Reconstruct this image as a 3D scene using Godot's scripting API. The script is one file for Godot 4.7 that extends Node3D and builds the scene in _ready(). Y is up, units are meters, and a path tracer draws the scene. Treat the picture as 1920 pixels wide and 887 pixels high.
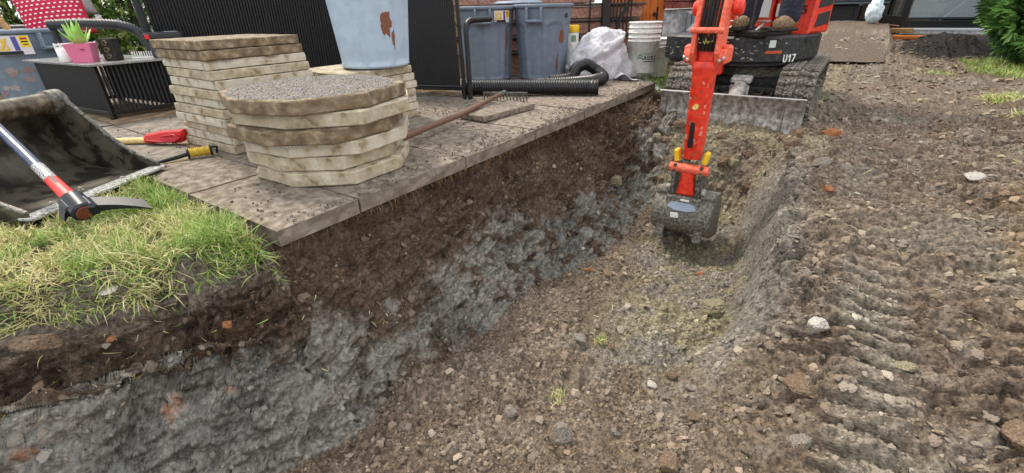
extends Node3D
# World: patio surface is y = 0, camera looks along -Z. TU runs along the trench (away), TV across it.
const TU := Vector3(0.581, 0, -0.814)
const TV := Vector3(0.814, 0, 0.581)
const P0 := Vector3(-0.772, 0, -1.341)
const FLAT := -1
var rng := RandomNumberGenerator.new()
var M := {}
var taken := {}

# ---------------------------------------------------------------- naming
func numbered(called: String) -> String:
	var n: int = taken.get(called, 0)
	taken[called] = n + 1
	return called if n == 0 else "%s_%03d" % [called, n]

func tag(o: Node3D, label: String, category := "", group := "", kind := "") -> Node3D:
	if label: o.set_meta("label", label)
	if category: o.set_meta("category", category)
	if group: o.set_meta("group", group)
	if kind: o.set_meta("kind", kind)
	return o

func thing(called: String, label: String, category: String, pos := Vector3.ZERO, turn := 0.0, group := "") -> Node3D:
	var o := Node3D.new()
	o.name = numbered(called)
	add_child(o, true)
	o.position = pos
	o.rotation.y = turn
	return tag(o, label, category, group)

func obj(called: String, st: SurfaceTool, m: Material, parent: Node = null, pos := Vector3.ZERO) -> MeshInstance3D:
	st.generate_normals()
	return inst(called, st.commit(), m, parent, pos)

func inst(called: String, mesh: Mesh, m: Material, parent: Node = null, pos := Vector3.ZERO) -> MeshInstance3D:
	var o := MeshInstance3D.new()
	o.mesh = mesh
	o.material_override = m
	if parent == null:
		o.name = numbered(called)
		add_child(o, true)
	else:
		o.name = called
		parent.add_child(o, true)
	o.position = pos
	return o

func uv3(u: float, v: float, y := 0.0) -> Vector3:
	return P0 + TU * u + TV * v + Vector3(0, y, 0)

# ---------------------------------------------------------------- shapes
func mb() -> SurfaceTool:
	var st := SurfaceTool.new()
	st.begin(Mesh.PRIMITIVE_TRIANGLES)
	return st

func tri(st: SurfaceTool, a: Vector3, b: Vector3, c: Vector3, sg := FLAT) -> void:
	st.set_smooth_group(sg)
	st.add_vertex(a); st.add_vertex(c); st.add_vertex(b)

func quad(st: SurfaceTool, a: Vector3, b: Vector3, c: Vector3, d: Vector3, sg := FLAT) -> void:
	tri(st, a, b, c, sg); tri(st, a, c, d, sg)

func facet(st: SurfaceTool, pts: Array, inside: Vector3, sg := FLAT) -> void:
	var c := Vector3.ZERO
	for p in pts: c += p
	c /= pts.size()
	var n: Vector3 = (pts[1] - pts[0]).cross(pts[2] - pts[0])
	var flip: bool = n.dot(c - inside) < 0
	for i in range(1, pts.size() - 1):
		if flip: tri(st, pts[0], pts[i + 1], pts[i], sg)
		else: tri(st, pts[0], pts[i], pts[i + 1], sg)

# chamfered box: size s centred on c, turned by b
func bx(st: SurfaceTool, c: Vector3, s: Vector3, bev := 0.004, b := Basis.IDENTITY) -> void:
	var h := s * 0.5
	bev = minf(bev, minf(h.x, minf(h.y, h.z)) * 0.9)
	var P := func(sx: float, sy: float, sz: float, ax: int) -> Vector3:
		var q := Vector3(sx * (h.x - bev), sy * (h.y - bev), sz * (h.z - bev))
		q[ax] += bev * [sx, sy, sz][ax]
		return c + b * q
	for ax in 3:
		for s1 in [-1.0, 1.0]:
			var pts := []
			for k in [[-1.0, -1.0], [1.0, -1.0], [1.0, 1.0], [-1.0, 1.0]]:
				var sg := [0.0, 0.0, 0.0]
				sg[ax] = s1; sg[(ax + 1) % 3] = k[0]; sg[(ax + 2) % 3] = k[1]
				pts.append(P.call(sg[0], sg[1], sg[2], ax))
			facet(st, pts, c)
	for ax in 3:
		var a1 := (ax + 1) % 3
		var a2 := (ax + 2) % 3
		for s1 in [-1.0, 1.0]:
			for s2 in [-1.0, 1.0]:
				var pts := []
				for e in [[-1.0, a1], [-1.0, a2], [1.0, a2], [1.0, a1]]:
					var sg := [0.0, 0.0, 0.0]
					sg[ax] = e[0]; sg[a1] = s1; sg[a2] = s2
					pts.append(P.call(sg[0], sg[1], sg[2], e[1]))
				facet(st, pts, c)
	for sx in [-1.0, 1.0]:
		for sy in [-1.0, 1.0]:
			for sz in [-1.0, 1.0]:
				facet(st, [P.call(sx, sy, sz, 0), P.call(sx, sy, sz, 1), P.call(sx, sy, sz, 2)], c)

func bar(st: SurfaceTool, a: Vector3, b: Vector3, w: float, t: float, bev := 0.003, up := Vector3.UP) -> void:
	var y := (b - a).normalized()
	if absf(y.dot(up)) > 0.98: up = Vector3.FORWARD
	var x := y.cross(up).normalized()
	bx(st, (a + b) * 0.5, Vector3(w, (b - a).length(), t), bev, Basis(x, y, x.cross(y)))

func tube(st: SurfaceTool, path: Array, rad, sides := 10, caps := true) -> void:
	var n := path.size()
	var rings := []
	var side := Vector3.ZERO
	for i in n:
		var d: Vector3 = (path[mini(i + 1, n - 1)] - path[maxi(i - 1, 0)]).normalized()
		if side == Vector3.ZERO:
			side = d.cross(Vector3.UP if absf(d.y) < 0.9 else Vector3.RIGHT).normalized()
		else:
			side = (side - d * side.dot(d)).normalized()
		var up := d.cross(side)
		var r: float = rad[i] if rad is Array else rad
		var ring := []
		for k in sides:
			var t := TAU * k / sides
			ring.append(path[i] + (side * cos(t) + up * sin(t)) * r)
		rings.append(ring)
	for i in n - 1:
		for k in sides:
			var k2 := (k + 1) % sides
			quad(st, rings[i][k], rings[i][k2], rings[i + 1][k2], rings[i + 1][k], 1)
	if caps:
		for e in [0, n - 1]:
			var off: Vector3 = path[0] - path[1] if e == 0 else path[n - 1] - path[n - 2]
			for k in sides:
				facet(st, [path[e], rings[e][k], rings[e][(k + 1) % sides]], path[e] - off)

func cyl(st: SurfaceTool, a: Vector3, b: Vector3, r: float, sides := 14, bev := 0.003) -> void:
	var d := (b - a).normalized()
	bev = minf(bev, r * 0.5)
	var side := d.cross(Vector3.UP if absf(d.y) < 0.9 else Vector3.RIGHT).normalized()
	var up := d.cross(side)
	var pts := [[a, r - bev], [a + d * bev, r], [b - d * bev, r], [b, r - bev]]
	var rings := []
	for p in pts:
		var ring := []
		for k in sides:
			var t := TAU * k / sides
			ring.append(p[0] + (side * cos(t) + up * sin(t)) * p[1])
		rings.append(ring)
	for i in 3:
		for k in sides:
			var k2 := (k + 1) % sides
			quad(st, rings[i][k], rings[i][k2], rings[i + 1][k2], rings[i + 1][k], 2 + i)
	for k in sides:
		facet(st, [a, rings[0][k], rings[0][(k + 1) % sides]], a + d)
		facet(st, [b, rings[3][k], rings[3][(k + 1) % sides]], b - d)

# lathe round Y; prof is [[r, y], ...]; f(r, theta, y) may change r
func lathe(st: SurfaceTool, prof: Array, sides := 32, o := Vector3.ZERO, f = null, sg := 1) -> void:
	var rings := []
	for p in prof:
		var ring := []
		for k in sides:
			var t := TAU * k / sides
			var r: float = p[0]
			if f: r = f.call(r, t, p[1])
			ring.append(o + Vector3(cos(t) * r, p[1], sin(t) * r))
		rings.append(ring)
	for i in prof.size() - 1:
		for k in sides:
			var k2 := (k + 1) % sides
			quad(st, rings[i][k2], rings[i][k], rings[i + 1][k], rings[i + 1][k2], sg)

# polygon in the XY plane of xf, drawn out along its Z from 0 to depth
func prism(st: SurfaceTool, poly: PackedVector2Array, depth: float, xf := Transform3D.IDENTITY, bev := 0.0) -> void:
	poly = poly.duplicate()
	if Geometry2D.is_polygon_clockwise(poly): poly.reverse()
	var n := poly.size()
	var inner := PackedVector2Array()
	for i in n:
		var e1 := (poly[i] - poly[(i + n - 1) % n]).normalized()
		var e2 := (poly[(i + 1) % n] - poly[i]).normalized()
		var m := (Vector2(-e1.y, e1.x) + Vector2(-e2.y, e2.x))
		m = m / maxf(0.3, m.length_squared() * 0.5)
		inner.append(poly[i] + m * bev)
	var layers := [[inner, 0.0], [poly, bev], [poly, depth - bev], [inner, depth]] if bev > 0 else [[poly, 0.0], [poly, depth]]
	for l in layers.size() - 1:
		for i in n:
			var j := (i + 1) % n
			var a: Vector2 = layers[l][0][i]
			var b: Vector2 = layers[l][0][j]
			var c: Vector2 = layers[l + 1][0][j]
			var d: Vector2 = layers[l + 1][0][i]
			quad(st, xf * Vector3(a.x, a.y, layers[l][1]), xf * Vector3(b.x, b.y, layers[l][1]), xf * Vector3(c.x, c.y, layers[l + 1][1]), xf * Vector3(d.x, d.y, layers[l + 1][1]))
	var ix := Geometry2D.triangulate_polygon(inner)
	for i in range(0, ix.size(), 3):
		var p := [inner[ix[i]], inner[ix[i + 1]], inner[ix[i + 2]]]
		if (p[1] - p[0]).cross(p[2] - p[0]) < 0: p.reverse()
		tri(st, xf * Vector3(p[0].x, p[0].y, depth), xf * Vector3(p[1].x, p[1].y, depth), xf * Vector3(p[2].x, p[2].y, depth))
		tri(st, xf * Vector3(p[2].x, p[2].y, 0), xf * Vector3(p[1].x, p[1].y, 0), xf * Vector3(p[0].x, p[0].y, 0))

func surf(st: SurfaceTool, nu: int, nv: int, f: Callable, sg := 1) -> void:
	var g := []
	for i in nu + 1:
		var row := []
		for j in nv + 1: row.append(f.call(float(i) / nu, float(j) / nv))
		g.append(row)
	for i in nu:
		for j in nv:
			quad(st, g[i][j], g[i + 1][j], g[i + 1][j + 1], g[i][j + 1], sg)

func nz(sd: int, freq: float, oct := 3, type := FastNoiseLite.TYPE_SIMPLEX_SMOOTH, fr := FastNoiseLite.FRACTAL_FBM) -> FastNoiseLite:
	var n := FastNoiseLite.new()
	n.noise_type = type
	n.seed = sd
	n.frequency = freq
	n.fractal_type = fr if oct > 1 else FastNoiseLite.FRACTAL_NONE
	n.fractal_octaves = oct
	return n

# angular stone of unit size, cut by random planes
var ico := []
func ico_sphere(sub: int) -> Array:
	var t := (1.0 + sqrt(5.0)) / 2.0
	var v := [Vector3(-1, t, 0), Vector3(1, t, 0), Vector3(-1, -t, 0), Vector3(1, -t, 0), Vector3(0, -1, t), Vector3(0, 1, t), Vector3(0, -1, -t), Vector3(0, 1, -t), Vector3(t, 0, -1), Vector3(t, 0, 1), Vector3(-t, 0, -1), Vector3(-t, 0, 1)]
	var f := [[0, 11, 5], [0, 5, 1], [0, 1, 7], [0, 7, 10], [0, 10, 11], [1, 5, 9], [5, 11, 4], [11, 10, 2], [10, 7, 6], [7, 1, 8], [3, 9, 4], [3, 4, 2], [3, 2, 6], [3, 6, 8], [3, 8, 9], [4, 9, 5], [2, 4, 11], [6, 2, 10], [8, 6, 7], [9, 8, 1]]
	var tr := []
	for k in f: tr.append([v[k[0]].normalized(), v[k[1]].normalized(), v[k[2]].normalized()])
	for s in sub:
		var out := []
		for k in tr:
			var a: Vector3 = (k[0] + k[1]).normalized()
			var b: Vector3 = (k[1] + k[2]).normalized()
			var c: Vector3 = (k[2] + k[0]).normalized()
			out.append_array([[k[0], a, c], [a, k[1], b], [c, b, k[2]], [a, b, c]])
		tr = out
	return tr

func stone_shape(st: SurfaceTool, sd: int, sub := 3, planes := 9, rough := 0.06, scl := Vector3.ONE, sg := 1) -> void:
	var r2 := RandomNumberGenerator.new()
	r2.seed = sd
	var pl := []
	for i in planes:
		var n := Vector3(r2.randfn(), r2.randfn(), r2.randfn()).normalized()
		pl.append([n, r2.randf_range(0.55, 0.9)])
	var nn := nz(sd, 1.6, 4)
	var at := func(d: Vector3) -> Vector3:
		var r := 1.0
		for p in pl:
			var q: float = p[0].dot(d)
			if q > 0.05: r = minf(r, p[1] / q)
		r *= 1.0 + rough * nn.get_noise_3dv(d * 2.0) * 2.0
		return d * r * scl
	for k in ico_sphere(sub):
		tri(st, at.call(k[0]), at.call(k[1]), at.call(k[2]), sg)

# ---------------------------------------------------------------- materials
func ramp(stops: Array) -> Gradient:
	var g := Gradient.new()
	var o := PackedFloat32Array()
	var c := PackedColorArray()
	for s in stops:
		o.append(s[0]); c.append(s[1])
	g.offsets = o
	g.colors = c
	return g

func ntex(sd: int, freq: float, oct: int, stops: Array, size := 256, type := FastNoiseLite.TYPE_SIMPLEX_SMOOTH, fr := FastNoiseLite.FRACTAL_FBM) -> NoiseTexture2D:
	var t := NoiseTexture2D.new()
	t.width = size; t.height = size
	t.seamless = true
	var n := nz(sd, freq, oct, type, fr)
	n.fractal_gain = 0.62
	t.noise = n
	t.color_ramp = ramp(stops)
	return t

func lin(r: float, g: float, b: float) -> Color:
	return Color(r, g, b).linear_to_srgb()

func mat(c: Color, rough := 0.7, metal := 0.0) -> StandardMaterial3D:
	var m := StandardMaterial3D.new()
	m.albedo_color = c
	m.roughness = rough
	m.metallic = metal
	return m

var bump_t: NoiseTexture2D
# mottled surface: stops are [offset, colour]; tile is metres per repeat
func mottled(stops: Array, tile: float, rough := 0.8, bump := 0.0, sd := 1, freq := 0.02, oct := 5, metal := 0.0) -> StandardMaterial3D:
	var m := mat(Color.WHITE, rough, metal)
	m.albedo_texture = ntex(sd, freq * 1.5, oct + 2, stops, 384)
	m.uv1_triplanar = true
	m.uv1_scale = Vector3.ONE / tile
	if bump > 0:
		m.heightmap_enabled = true
		m.heightmap_texture = bump_t
		m.heightmap_scale = bump
	return m

func label_text(parent: Node, words: String, size: float, xf: Transform3D, m: Material, called := "lettering", stretch := 1.0, font := "Droid Sans") -> void:
	var t := TextMesh.new()
	t.text = words
	var f := SystemFont.new()
	f.font_names = PackedStringArray([font])
	f.font_weight = 700
	t.font = f
	t.font_size = 32
	t.pixel_size = size / 32.0
	t.depth = 0.002
	t.curve_step = 2.0
	var o := inst(called, t, m, parent)
	o.transform = xf * Transform3D(Basis.from_scale(Vector3(stretch, 1, 1)), Vector3.ZERO)

# ================================================================ scene
func _ready() -> void:
	rng.seed = 7
	# camera
	var cam := Camera3D.new()
	cam.name = "camera"
	cam.position = Vector3(0, 0.62, 0)
	cam.basis = Basis(Vector3.RIGHT, deg_to_rad(-26.5)) * Basis(Vector3.BACK, deg_to_rad(-1.5))
	cam.fov = 54.55
	cam.near = 0.05
	cam.far = 400.0
	add_child(cam, true)
	# sky, sun, exposure: bright overcast
	var env := Environment.new()
	env.background_mode = Environment.BG_SKY
	var sky := Sky.new()
	var sm := ProceduralSkyMaterial.new()
	sm.sky_top_color = Color(0.92, 0.935, 0.95)
	sm.sky_horizon_color = Color(1.0, 1.0, 1.0)
	sm.sky_curve = 0.12
	sm.ground_bottom_color = Color(0.3, 0.27, 0.24)
	sm.ground_horizon_color = Color(0.5, 0.5, 0.48)
	sm.sun_angle_max = 1.0
	sky.sky_material = sm
	env.sky = sky
	env.background_energy_multiplier = 0.62
	env.tonemap_mode = Environment.TONE_MAPPER_LINEAR
	env.tonemap_exposure = 2.95
	env.sdfgi_enabled = true
	env.ssao_enabled = true
	env.ssil_enabled = true
	var we := WorldEnvironment.new()
	we.name = "environment"
	we.environment = env
	add_child(we, true)
	var sun := DirectionalLight3D.new()
	sun.name = "sun"
	sun.light_energy = 0.42
	sun.light_angular_distance = 14.0
	sun.light_color = Color(1.0, 0.96, 0.9)
	sun.shadow_enabled = true
	add_child(sun, true)
	sun.look_at_from_position(Vector3(-2.0, 4.2, -2.2), Vector3.ZERO)

	make_materials()
	build_terrain()
	build_patio()
	build_house()
	build_backyard()
	build_stacks()
	build_furniture()
	build_bins()
	build_clutter()
	build_excavator()
	build_person()
	build_bucket_and_pick()
	build_hand_tools()
	build_rocks()
	build_crumbs()
	build_grass()
	build_plants()

func make_materials() -> void:
	bump_t = ntex(91, 0.02, 5, [[0.0, Color.BLACK], [1.0, Color.WHITE]], 512)
	# soil: the vertex colour is the soil, the texture only its grain
	var soil := mat(Color.WHITE, 0.92)
	soil.vertex_color_use_as_albedo = true
	soil.albedo_texture = ntex(5, 0.018, 6, [[0.25, Color(0.52, 0.5, 0.48)], [0.45, Color(0.82, 0.81, 0.8)], [0.6, Color(0.93, 0.93, 0.92)], [0.8, Color(1, 1, 1)]], 1024)
	soil.uv1_triplanar = true
	soil.uv1_world_triplanar = true
	soil.uv1_scale = Vector3.ONE * 3.1
	soil.heightmap_enabled = true
	soil.heightmap_texture = ntex(6, 0.022, 6, [[0.2, Color.BLACK], [0.8, Color.WHITE]], 1024)
	soil.heightmap_scale = 0.5
	soil.metallic_specular = 0.35
	M.soil = soil
	M.clay = soil.duplicate()
	M.clay.roughness = 0.5
	M.clay.metallic_specular = 0.5
	M.clay.heightmap_scale = 0.22
	var crumb := mat(Color.WHITE, 0.95)
	crumb.vertex_color_use_as_albedo = true
	crumb.metallic_specular = 0.25
	M.crumb = crumb
	var blade := mat(Color.WHITE, 0.6)
	blade.vertex_color_use_as_albedo = true
	blade.backlight_enabled = true
	blade.backlight = Color(0.25, 0.3, 0.08)
	M.blade = blade
	M.concrete = mottled([[0.2, Color(0.37, 0.325, 0.28)], [0.42, Color(0.45, 0.405, 0.355)], [0.6, Color(0.51, 0.465, 0.415)], [0.8, Color(0.57, 0.535, 0.49)]], 0.7, 0.9, 0.3, 11, 0.02)
	M.slab_tan = mottled([[0.2, Color(0.5, 0.43, 0.33)], [0.32, Color(0.6, 0.54, 0.44)], [0.42, Color(0.65, 0.6, 0.5)], [0.62, Color(0.7, 0.655, 0.565)], [0.82, Color(0.77, 0.74, 0.67)]], 0.33, 0.9, 0.2, 12, 0.006)
	M.slab_pale = mottled([[0.18, Color(0.54, 0.47, 0.37)], [0.3, Color(0.66, 0.605, 0.51)], [0.4, Color(0.72, 0.68, 0.6)], [0.75, Color(0.78, 0.75, 0.69)]], 0.37, 0.9, 0.2, 13, 0.006)
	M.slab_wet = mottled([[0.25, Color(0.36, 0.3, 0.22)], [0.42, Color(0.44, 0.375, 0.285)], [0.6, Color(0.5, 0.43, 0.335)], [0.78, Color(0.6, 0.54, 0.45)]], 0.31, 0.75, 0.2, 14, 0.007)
	M.slab_gray = mottled([[0.2, Color(0.42, 0.38, 0.33)], [0.45, Color(0.62, 0.59, 0.55)], [0.7, Color(0.78, 0.76, 0.73)]], 0.3, 0.9, 0.8, 15, 0.02)
	M.paver_brown = mottled([[0.25, Color(0.4, 0.32, 0.23)], [0.5, Color(0.5, 0.41, 0.31)], [0.75, Color(0.58, 0.5, 0.4)]], 0.7, 0.85, 0.4, 16, 0.01)
	M.paver_gray = mottled([[0.25, Color(0.39, 0.36, 0.325)], [0.5, Color(0.47, 0.435, 0.39)], [0.75, Color(0.54, 0.505, 0.46)]], 0.7, 0.85, 0.4, 17, 0.012)
	M.rope = mat(Color(0.13, 0.135, 0.15), 0.38)
	M.rope_gray = mat(Color(0.19, 0.195, 0.21), 0.45)
	M.black = mat(Color(0.05, 0.05, 0.055), 0.45)
	M.black_rough = mottled([[0.3, Color(0.05, 0.05, 0.05)], [0.6, Color(0.13, 0.12, 0.11)], [0.8, Color(0.25, 0.22, 0.19)]], 0.3, 0.8, 0.2, 18, 0.02)
	M.pipe = mat(Color(0.1, 0.102, 0.11), 0.35)
	M.bin = mottled([[0.3, Color(0.43, 0.48, 0.54)], [0.55, Color(0.455, 0.505, 0.565)], [0.8, Color(0.49, 0.54, 0.6)]], 0.6, 0.5, 0.05, 19, 0.01, 4)
	M.bin_pale = mottled([[0.25, Color(0.635, 0.705, 0.775)], [0.5, Color(0.66, 0.735, 0.805)], [0.75, Color(0.69, 0.765, 0.83)]], 0.7, 0.5, 0.05, 20, 0.01, 5)
	M.rust_mark = mottled([[0.3, Color(0.42, 0.24, 0.16)], [0.55, Color(0.52, 0.33, 0.25)], [0.8, Color(0.62, 0.5, 0.44)]], 0.12, 0.9, 0.3, 21, 0.03)
	M.white = mat(Color(0.9, 0.9, 0.89), 0.5)
	M.bucket_white = mottled([[0.25, Color(0.8, 0.79, 0.76)], [0.5, Color(0.94, 0.94, 0.93)]], 0.3, 0.45, 0.03, 22, 0.014)
	M.bucket_white.backlight_enabled = true
	M.bucket_white.backlight = Color(0.5, 0.5, 0.49)
	M.tarp = mottled([[0.25, Color(0.62, 0.62, 0.63)], [0.45, Color(0.75, 0.75, 0.77)], [0.6, Color(0.83, 0.83, 0.85)], [0.8, Color(0.9, 0.9, 0.91)]], 0.22, 0.75, 0.25, 23, 0.03)
	M.orange = mottled([[0.25, Color(0.78, 0.17, 0.1)], [0.42, Color(0.87, 0.21, 0.12)], [0.7, Color(0.91, 0.26, 0.16)], [0.9, Color(0.93, 0.45, 0.35)]], 0.5, 0.4, 0.04, 24, 0.014)
	M.orange_dusty = mottled([[0.25, Color(0.8, 0.3, 0.2)], [0.5, Color(0.9, 0.38, 0.27)], [0.8, Color(0.93, 0.52, 0.42)]], 0.25, 0.6, 0.06, 25, 0.016)
	M.mach_black = mottled([[0.3, Color(0.07, 0.075, 0.085)], [0.55, Color(0.14, 0.145, 0.155)], [0.72, Color(0.2, 0.2, 0.2)], [0.88, Color(0.45, 0.43, 0.4)]], 0.4, 0.55, 0.1, 26, 0.016, 6)
	M.steel = mottled([[0.2, Color(0.4, 0.37, 0.34)], [0.42, Color(0.54, 0.52, 0.49)], [0.6, Color(0.64, 0.62, 0.6)], [0.8, Color(0.76, 0.75, 0.73)]], 0.45, 0.5, 0.1, 27, 0.014, 6, 0.1)
	M.steel_dark = mottled([[0.2, Color(0.2, 0.19, 0.17)], [0.42, Color(0.31, 0.3, 0.28)], [0.6, Color(0.41, 0.4, 0.37)], [0.8, Color(0.56, 0.54, 0.5)]], 0.3, 0.5, 0.15, 28, 0.015, 6, 0.3)
	M.bucket_in = mottled([[0.3, Color(0.17, 0.155, 0.135)], [0.44, Color(0.24, 0.22, 0.19)], [0.47, Color(0.33, 0.305, 0.265)], [0.7, Color(0.4, 0.375, 0.33)]], 0.9, 0.42, 0.05, 29, 0.008, 4, 0.2)
	M.bright_steel = mat(Color(0.78, 0.78, 0.77), 0.3, 0.8)
	M.track = mottled([[0.25, Color(0.2, 0.18, 0.16)], [0.45, Color(0.36, 0.33, 0.3)], [0.6, Color(0.5, 0.47, 0.43)], [0.8, Color(0.66, 0.63, 0.59)]], 0.25, 0.9, 0.4, 30, 0.016)
	M.wood_handle = mottled([[0.2, Color(0.27, 0.18, 0.13)], [0.5, Color(0.42, 0.3, 0.23)], [0.8, Color(0.58, 0.45, 0.37)]], 0.12, 0.75, 0.15, 31, 0.03)
	M.wood_pale = mottled([[0.3, Color(0.78, 0.65, 0.4)], [0.6, Color(0.88, 0.77, 0.53)]], 0.2, 0.5, 0.05, 32, 0.02)
	M.wood_orange = mottled([[0.25, Color(0.6, 0.28, 0.06)], [0.5, Color(0.75, 0.39, 0.1)], [0.75, Color(0.83, 0.48, 0.16)]], 0.3, 0.6, 0.1, 33, 0.012)
	M.wood_orange.uv1_scale = Vector3(14, 0.8, 14)
	M.timber = mottled([[0.25, Color(0.48, 0.33, 0.18)], [0.5, Color(0.68, 0.52, 0.33)], [0.75, Color(0.78, 0.65, 0.45)]], 0.3, 0.8, 0.2, 34, 0.02)
	M.red = mat(Color(0.8, 0.06, 0.1), 0.35)
	M.red_pick = mat(Color(0.82, 0.22, 0.2), 0.45)
	M.blue_gray = mat(Color(0.16, 0.2, 0.3), 0.4)
	M.yellow = mat(Color(0.9, 0.74, 0.1), 0.5)
	M.twine = mottled([[0.3, Color(0.55, 0.42, 0.08)], [0.5, Color(0.82, 0.68, 0.18)], [0.7, Color(0.9, 0.8, 0.35)]], 0.03, 0.8, 0.05, 35, 0.03)
	M.step_brown = mottled([[0.25, Color(0.52, 0.38, 0.33)], [0.5, Color(0.62, 0.46, 0.4)], [0.75, Color(0.68, 0.53, 0.47)]], 0.4, 0.85, 0.3, 36, 0.014)
	M.step_dark = mottled([[0.25, Color(0.24, 0.2, 0.18)], [0.6, Color(0.38, 0.32, 0.29)]], 0.3, 0.8, 0.2, 37, 0.016)
	M.brick = mottled([[0.25, Color(0.36, 0.16, 0.13)], [0.5, Color(0.5, 0.25, 0.2)], [0.75, Color(0.6, 0.35, 0.29)]], 0.3, 0.85, 0.3, 38, 0.016)
	M.mortar = mottled([[0.3, Color(0.52, 0.5, 0.48)], [0.7, Color(0.62, 0.6, 0.57)]], 0.3, 0.95, 0.2, 39, 0.02)
	M.foundation = mottled([[0.25, Color(0.55, 0.56, 0.57)], [0.5, Color(0.68, 0.69, 0.7)], [0.75, Color(0.78, 0.78, 0.78)]], 0.7, 0.9, 0.4, 40, 0.014)
	M.gray_frame = mat(Color(0.45, 0.48, 0.51), 0.5)
	M.dark_siding = mottled([[0.3, Color(0.15, 0.17, 0.2)], [0.7, Color(0.21, 0.23, 0.26)]], 0.8, 0.5, 0.03, 41, 0.01)
	M.glass = mat(Color(0.75, 0.8, 0.82, 0.35), 0.08)
	M.glass.transparency = BaseMaterial3D.TRANSPARENCY_ALPHA
	M.denim = mottled([[0.3, Color(0.09, 0.1, 0.15)], [0.6, Color(0.14, 0.16, 0.22)], [0.8, Color(0.22, 0.24, 0.3)]], 0.25, 0.9, 0.25, 42, 0.02)
	M.boot = mottled([[0.3, Color(0.3, 0.23, 0.16)], [0.6, Color(0.52, 0.42, 0.32)], [0.8, Color(0.66, 0.57, 0.46)]], 0.2, 0.85, 0.2, 43, 0.02)
	M.shirt = mottled([[0.3, Color(0.16, 0.17, 0.19)], [0.7, Color(0.24, 0.25, 0.28)]], 0.25, 0.9, 0.2, 44, 0.02)
	M.skin = mat(Color(0.72, 0.53, 0.43), 0.55)
	M.cushion = mottled([[0.3, Color(0.33, 0.33, 0.34)], [0.6, Color(0.45, 0.45, 0.46)], [0.8, Color(0.58, 0.58, 0.58)]], 0.35, 0.85, 0.1, 45, 0.014)
	M.pot = mat(Color(0.86, 0.46, 0.6), 0.5)
	M.leafy = mat(Color.WHITE, 0.55)
	M.leafy.vertex_color_use_as_albedo = true
	M.leafy.backlight_enabled = true
	M.leafy.backlight = Color(0.2, 0.28, 0.05)
	M.bark = mottled([[0.3, Color(0.2, 0.14, 0.1)], [0.7, Color(0.36, 0.27, 0.2)]], 0.3, 0.9, 0.4, 46, 0.02)
	M.sticker = mat(Color(0.9, 0.9, 0.88), 0.5)
	M.ink = mat(Color(0.06, 0.06, 0.07), 0.6)
	M.hose = mottled([[0.3, Color(0.05, 0.045, 0.04)], [0.6, Color(0.15, 0.13, 0.12)], [0.8, Color(0.3, 0.25, 0.22)]], 0.12, 0.8, 0.2, 47, 0.03)

# ================================================================ ground
var g_us := PackedFloat32Array()
var g_vs := PackedFloat32Array()
var g_pos := PackedVector3Array()
var g_nrm := PackedVector3Array()
var g_col := PackedColorArray()
var g_zone := PackedFloat32Array()   # how freshly dug (0 lawn or patio, 1 soil)

func smooth(a: float, b: float, x: float) -> float:
	return smoothstep(a, b, x)

# flat plates with steep edges: n in -1..1, k plates
func plates(n: float, k: float) -> float:
	var t := (n + 1.0) * k
	var f := t - floorf(t)
	return (floorf(t) + smoothstep(0.42, 1.0, f)) / k - 1.0

func pw(x: float, xs: PackedFloat32Array, ys: PackedFloat32Array) -> float:
	if x <= xs[0]: return ys[0]
	for i in range(1, xs.size()):
		if x < xs[i]:
			return lerpf(ys[i - 1], ys[i], (x - xs[i - 1]) / (xs[i] - xs[i - 1]))
	return ys[ys.size() - 1]

func axis_lines(lo: float, hi: float, step: float, lo_far: float, hi_far: float) -> PackedFloat32Array:
	var a := PackedFloat32Array()
	var x := lo
	while x < hi:
		a.append(x); x += step
	var d := step
	while x < hi_far:
		a.append(x); d *= 1.07; x += d
	a.append(hi_far)
	var left := PackedFloat32Array()
	x = lo - step; d = step
	while x > lo_far:
		left.append(x); d *= 1.13; x -= d
	left.append(lo_far)
	left.reverse()
	left.append_array(a)
	return left

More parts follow.
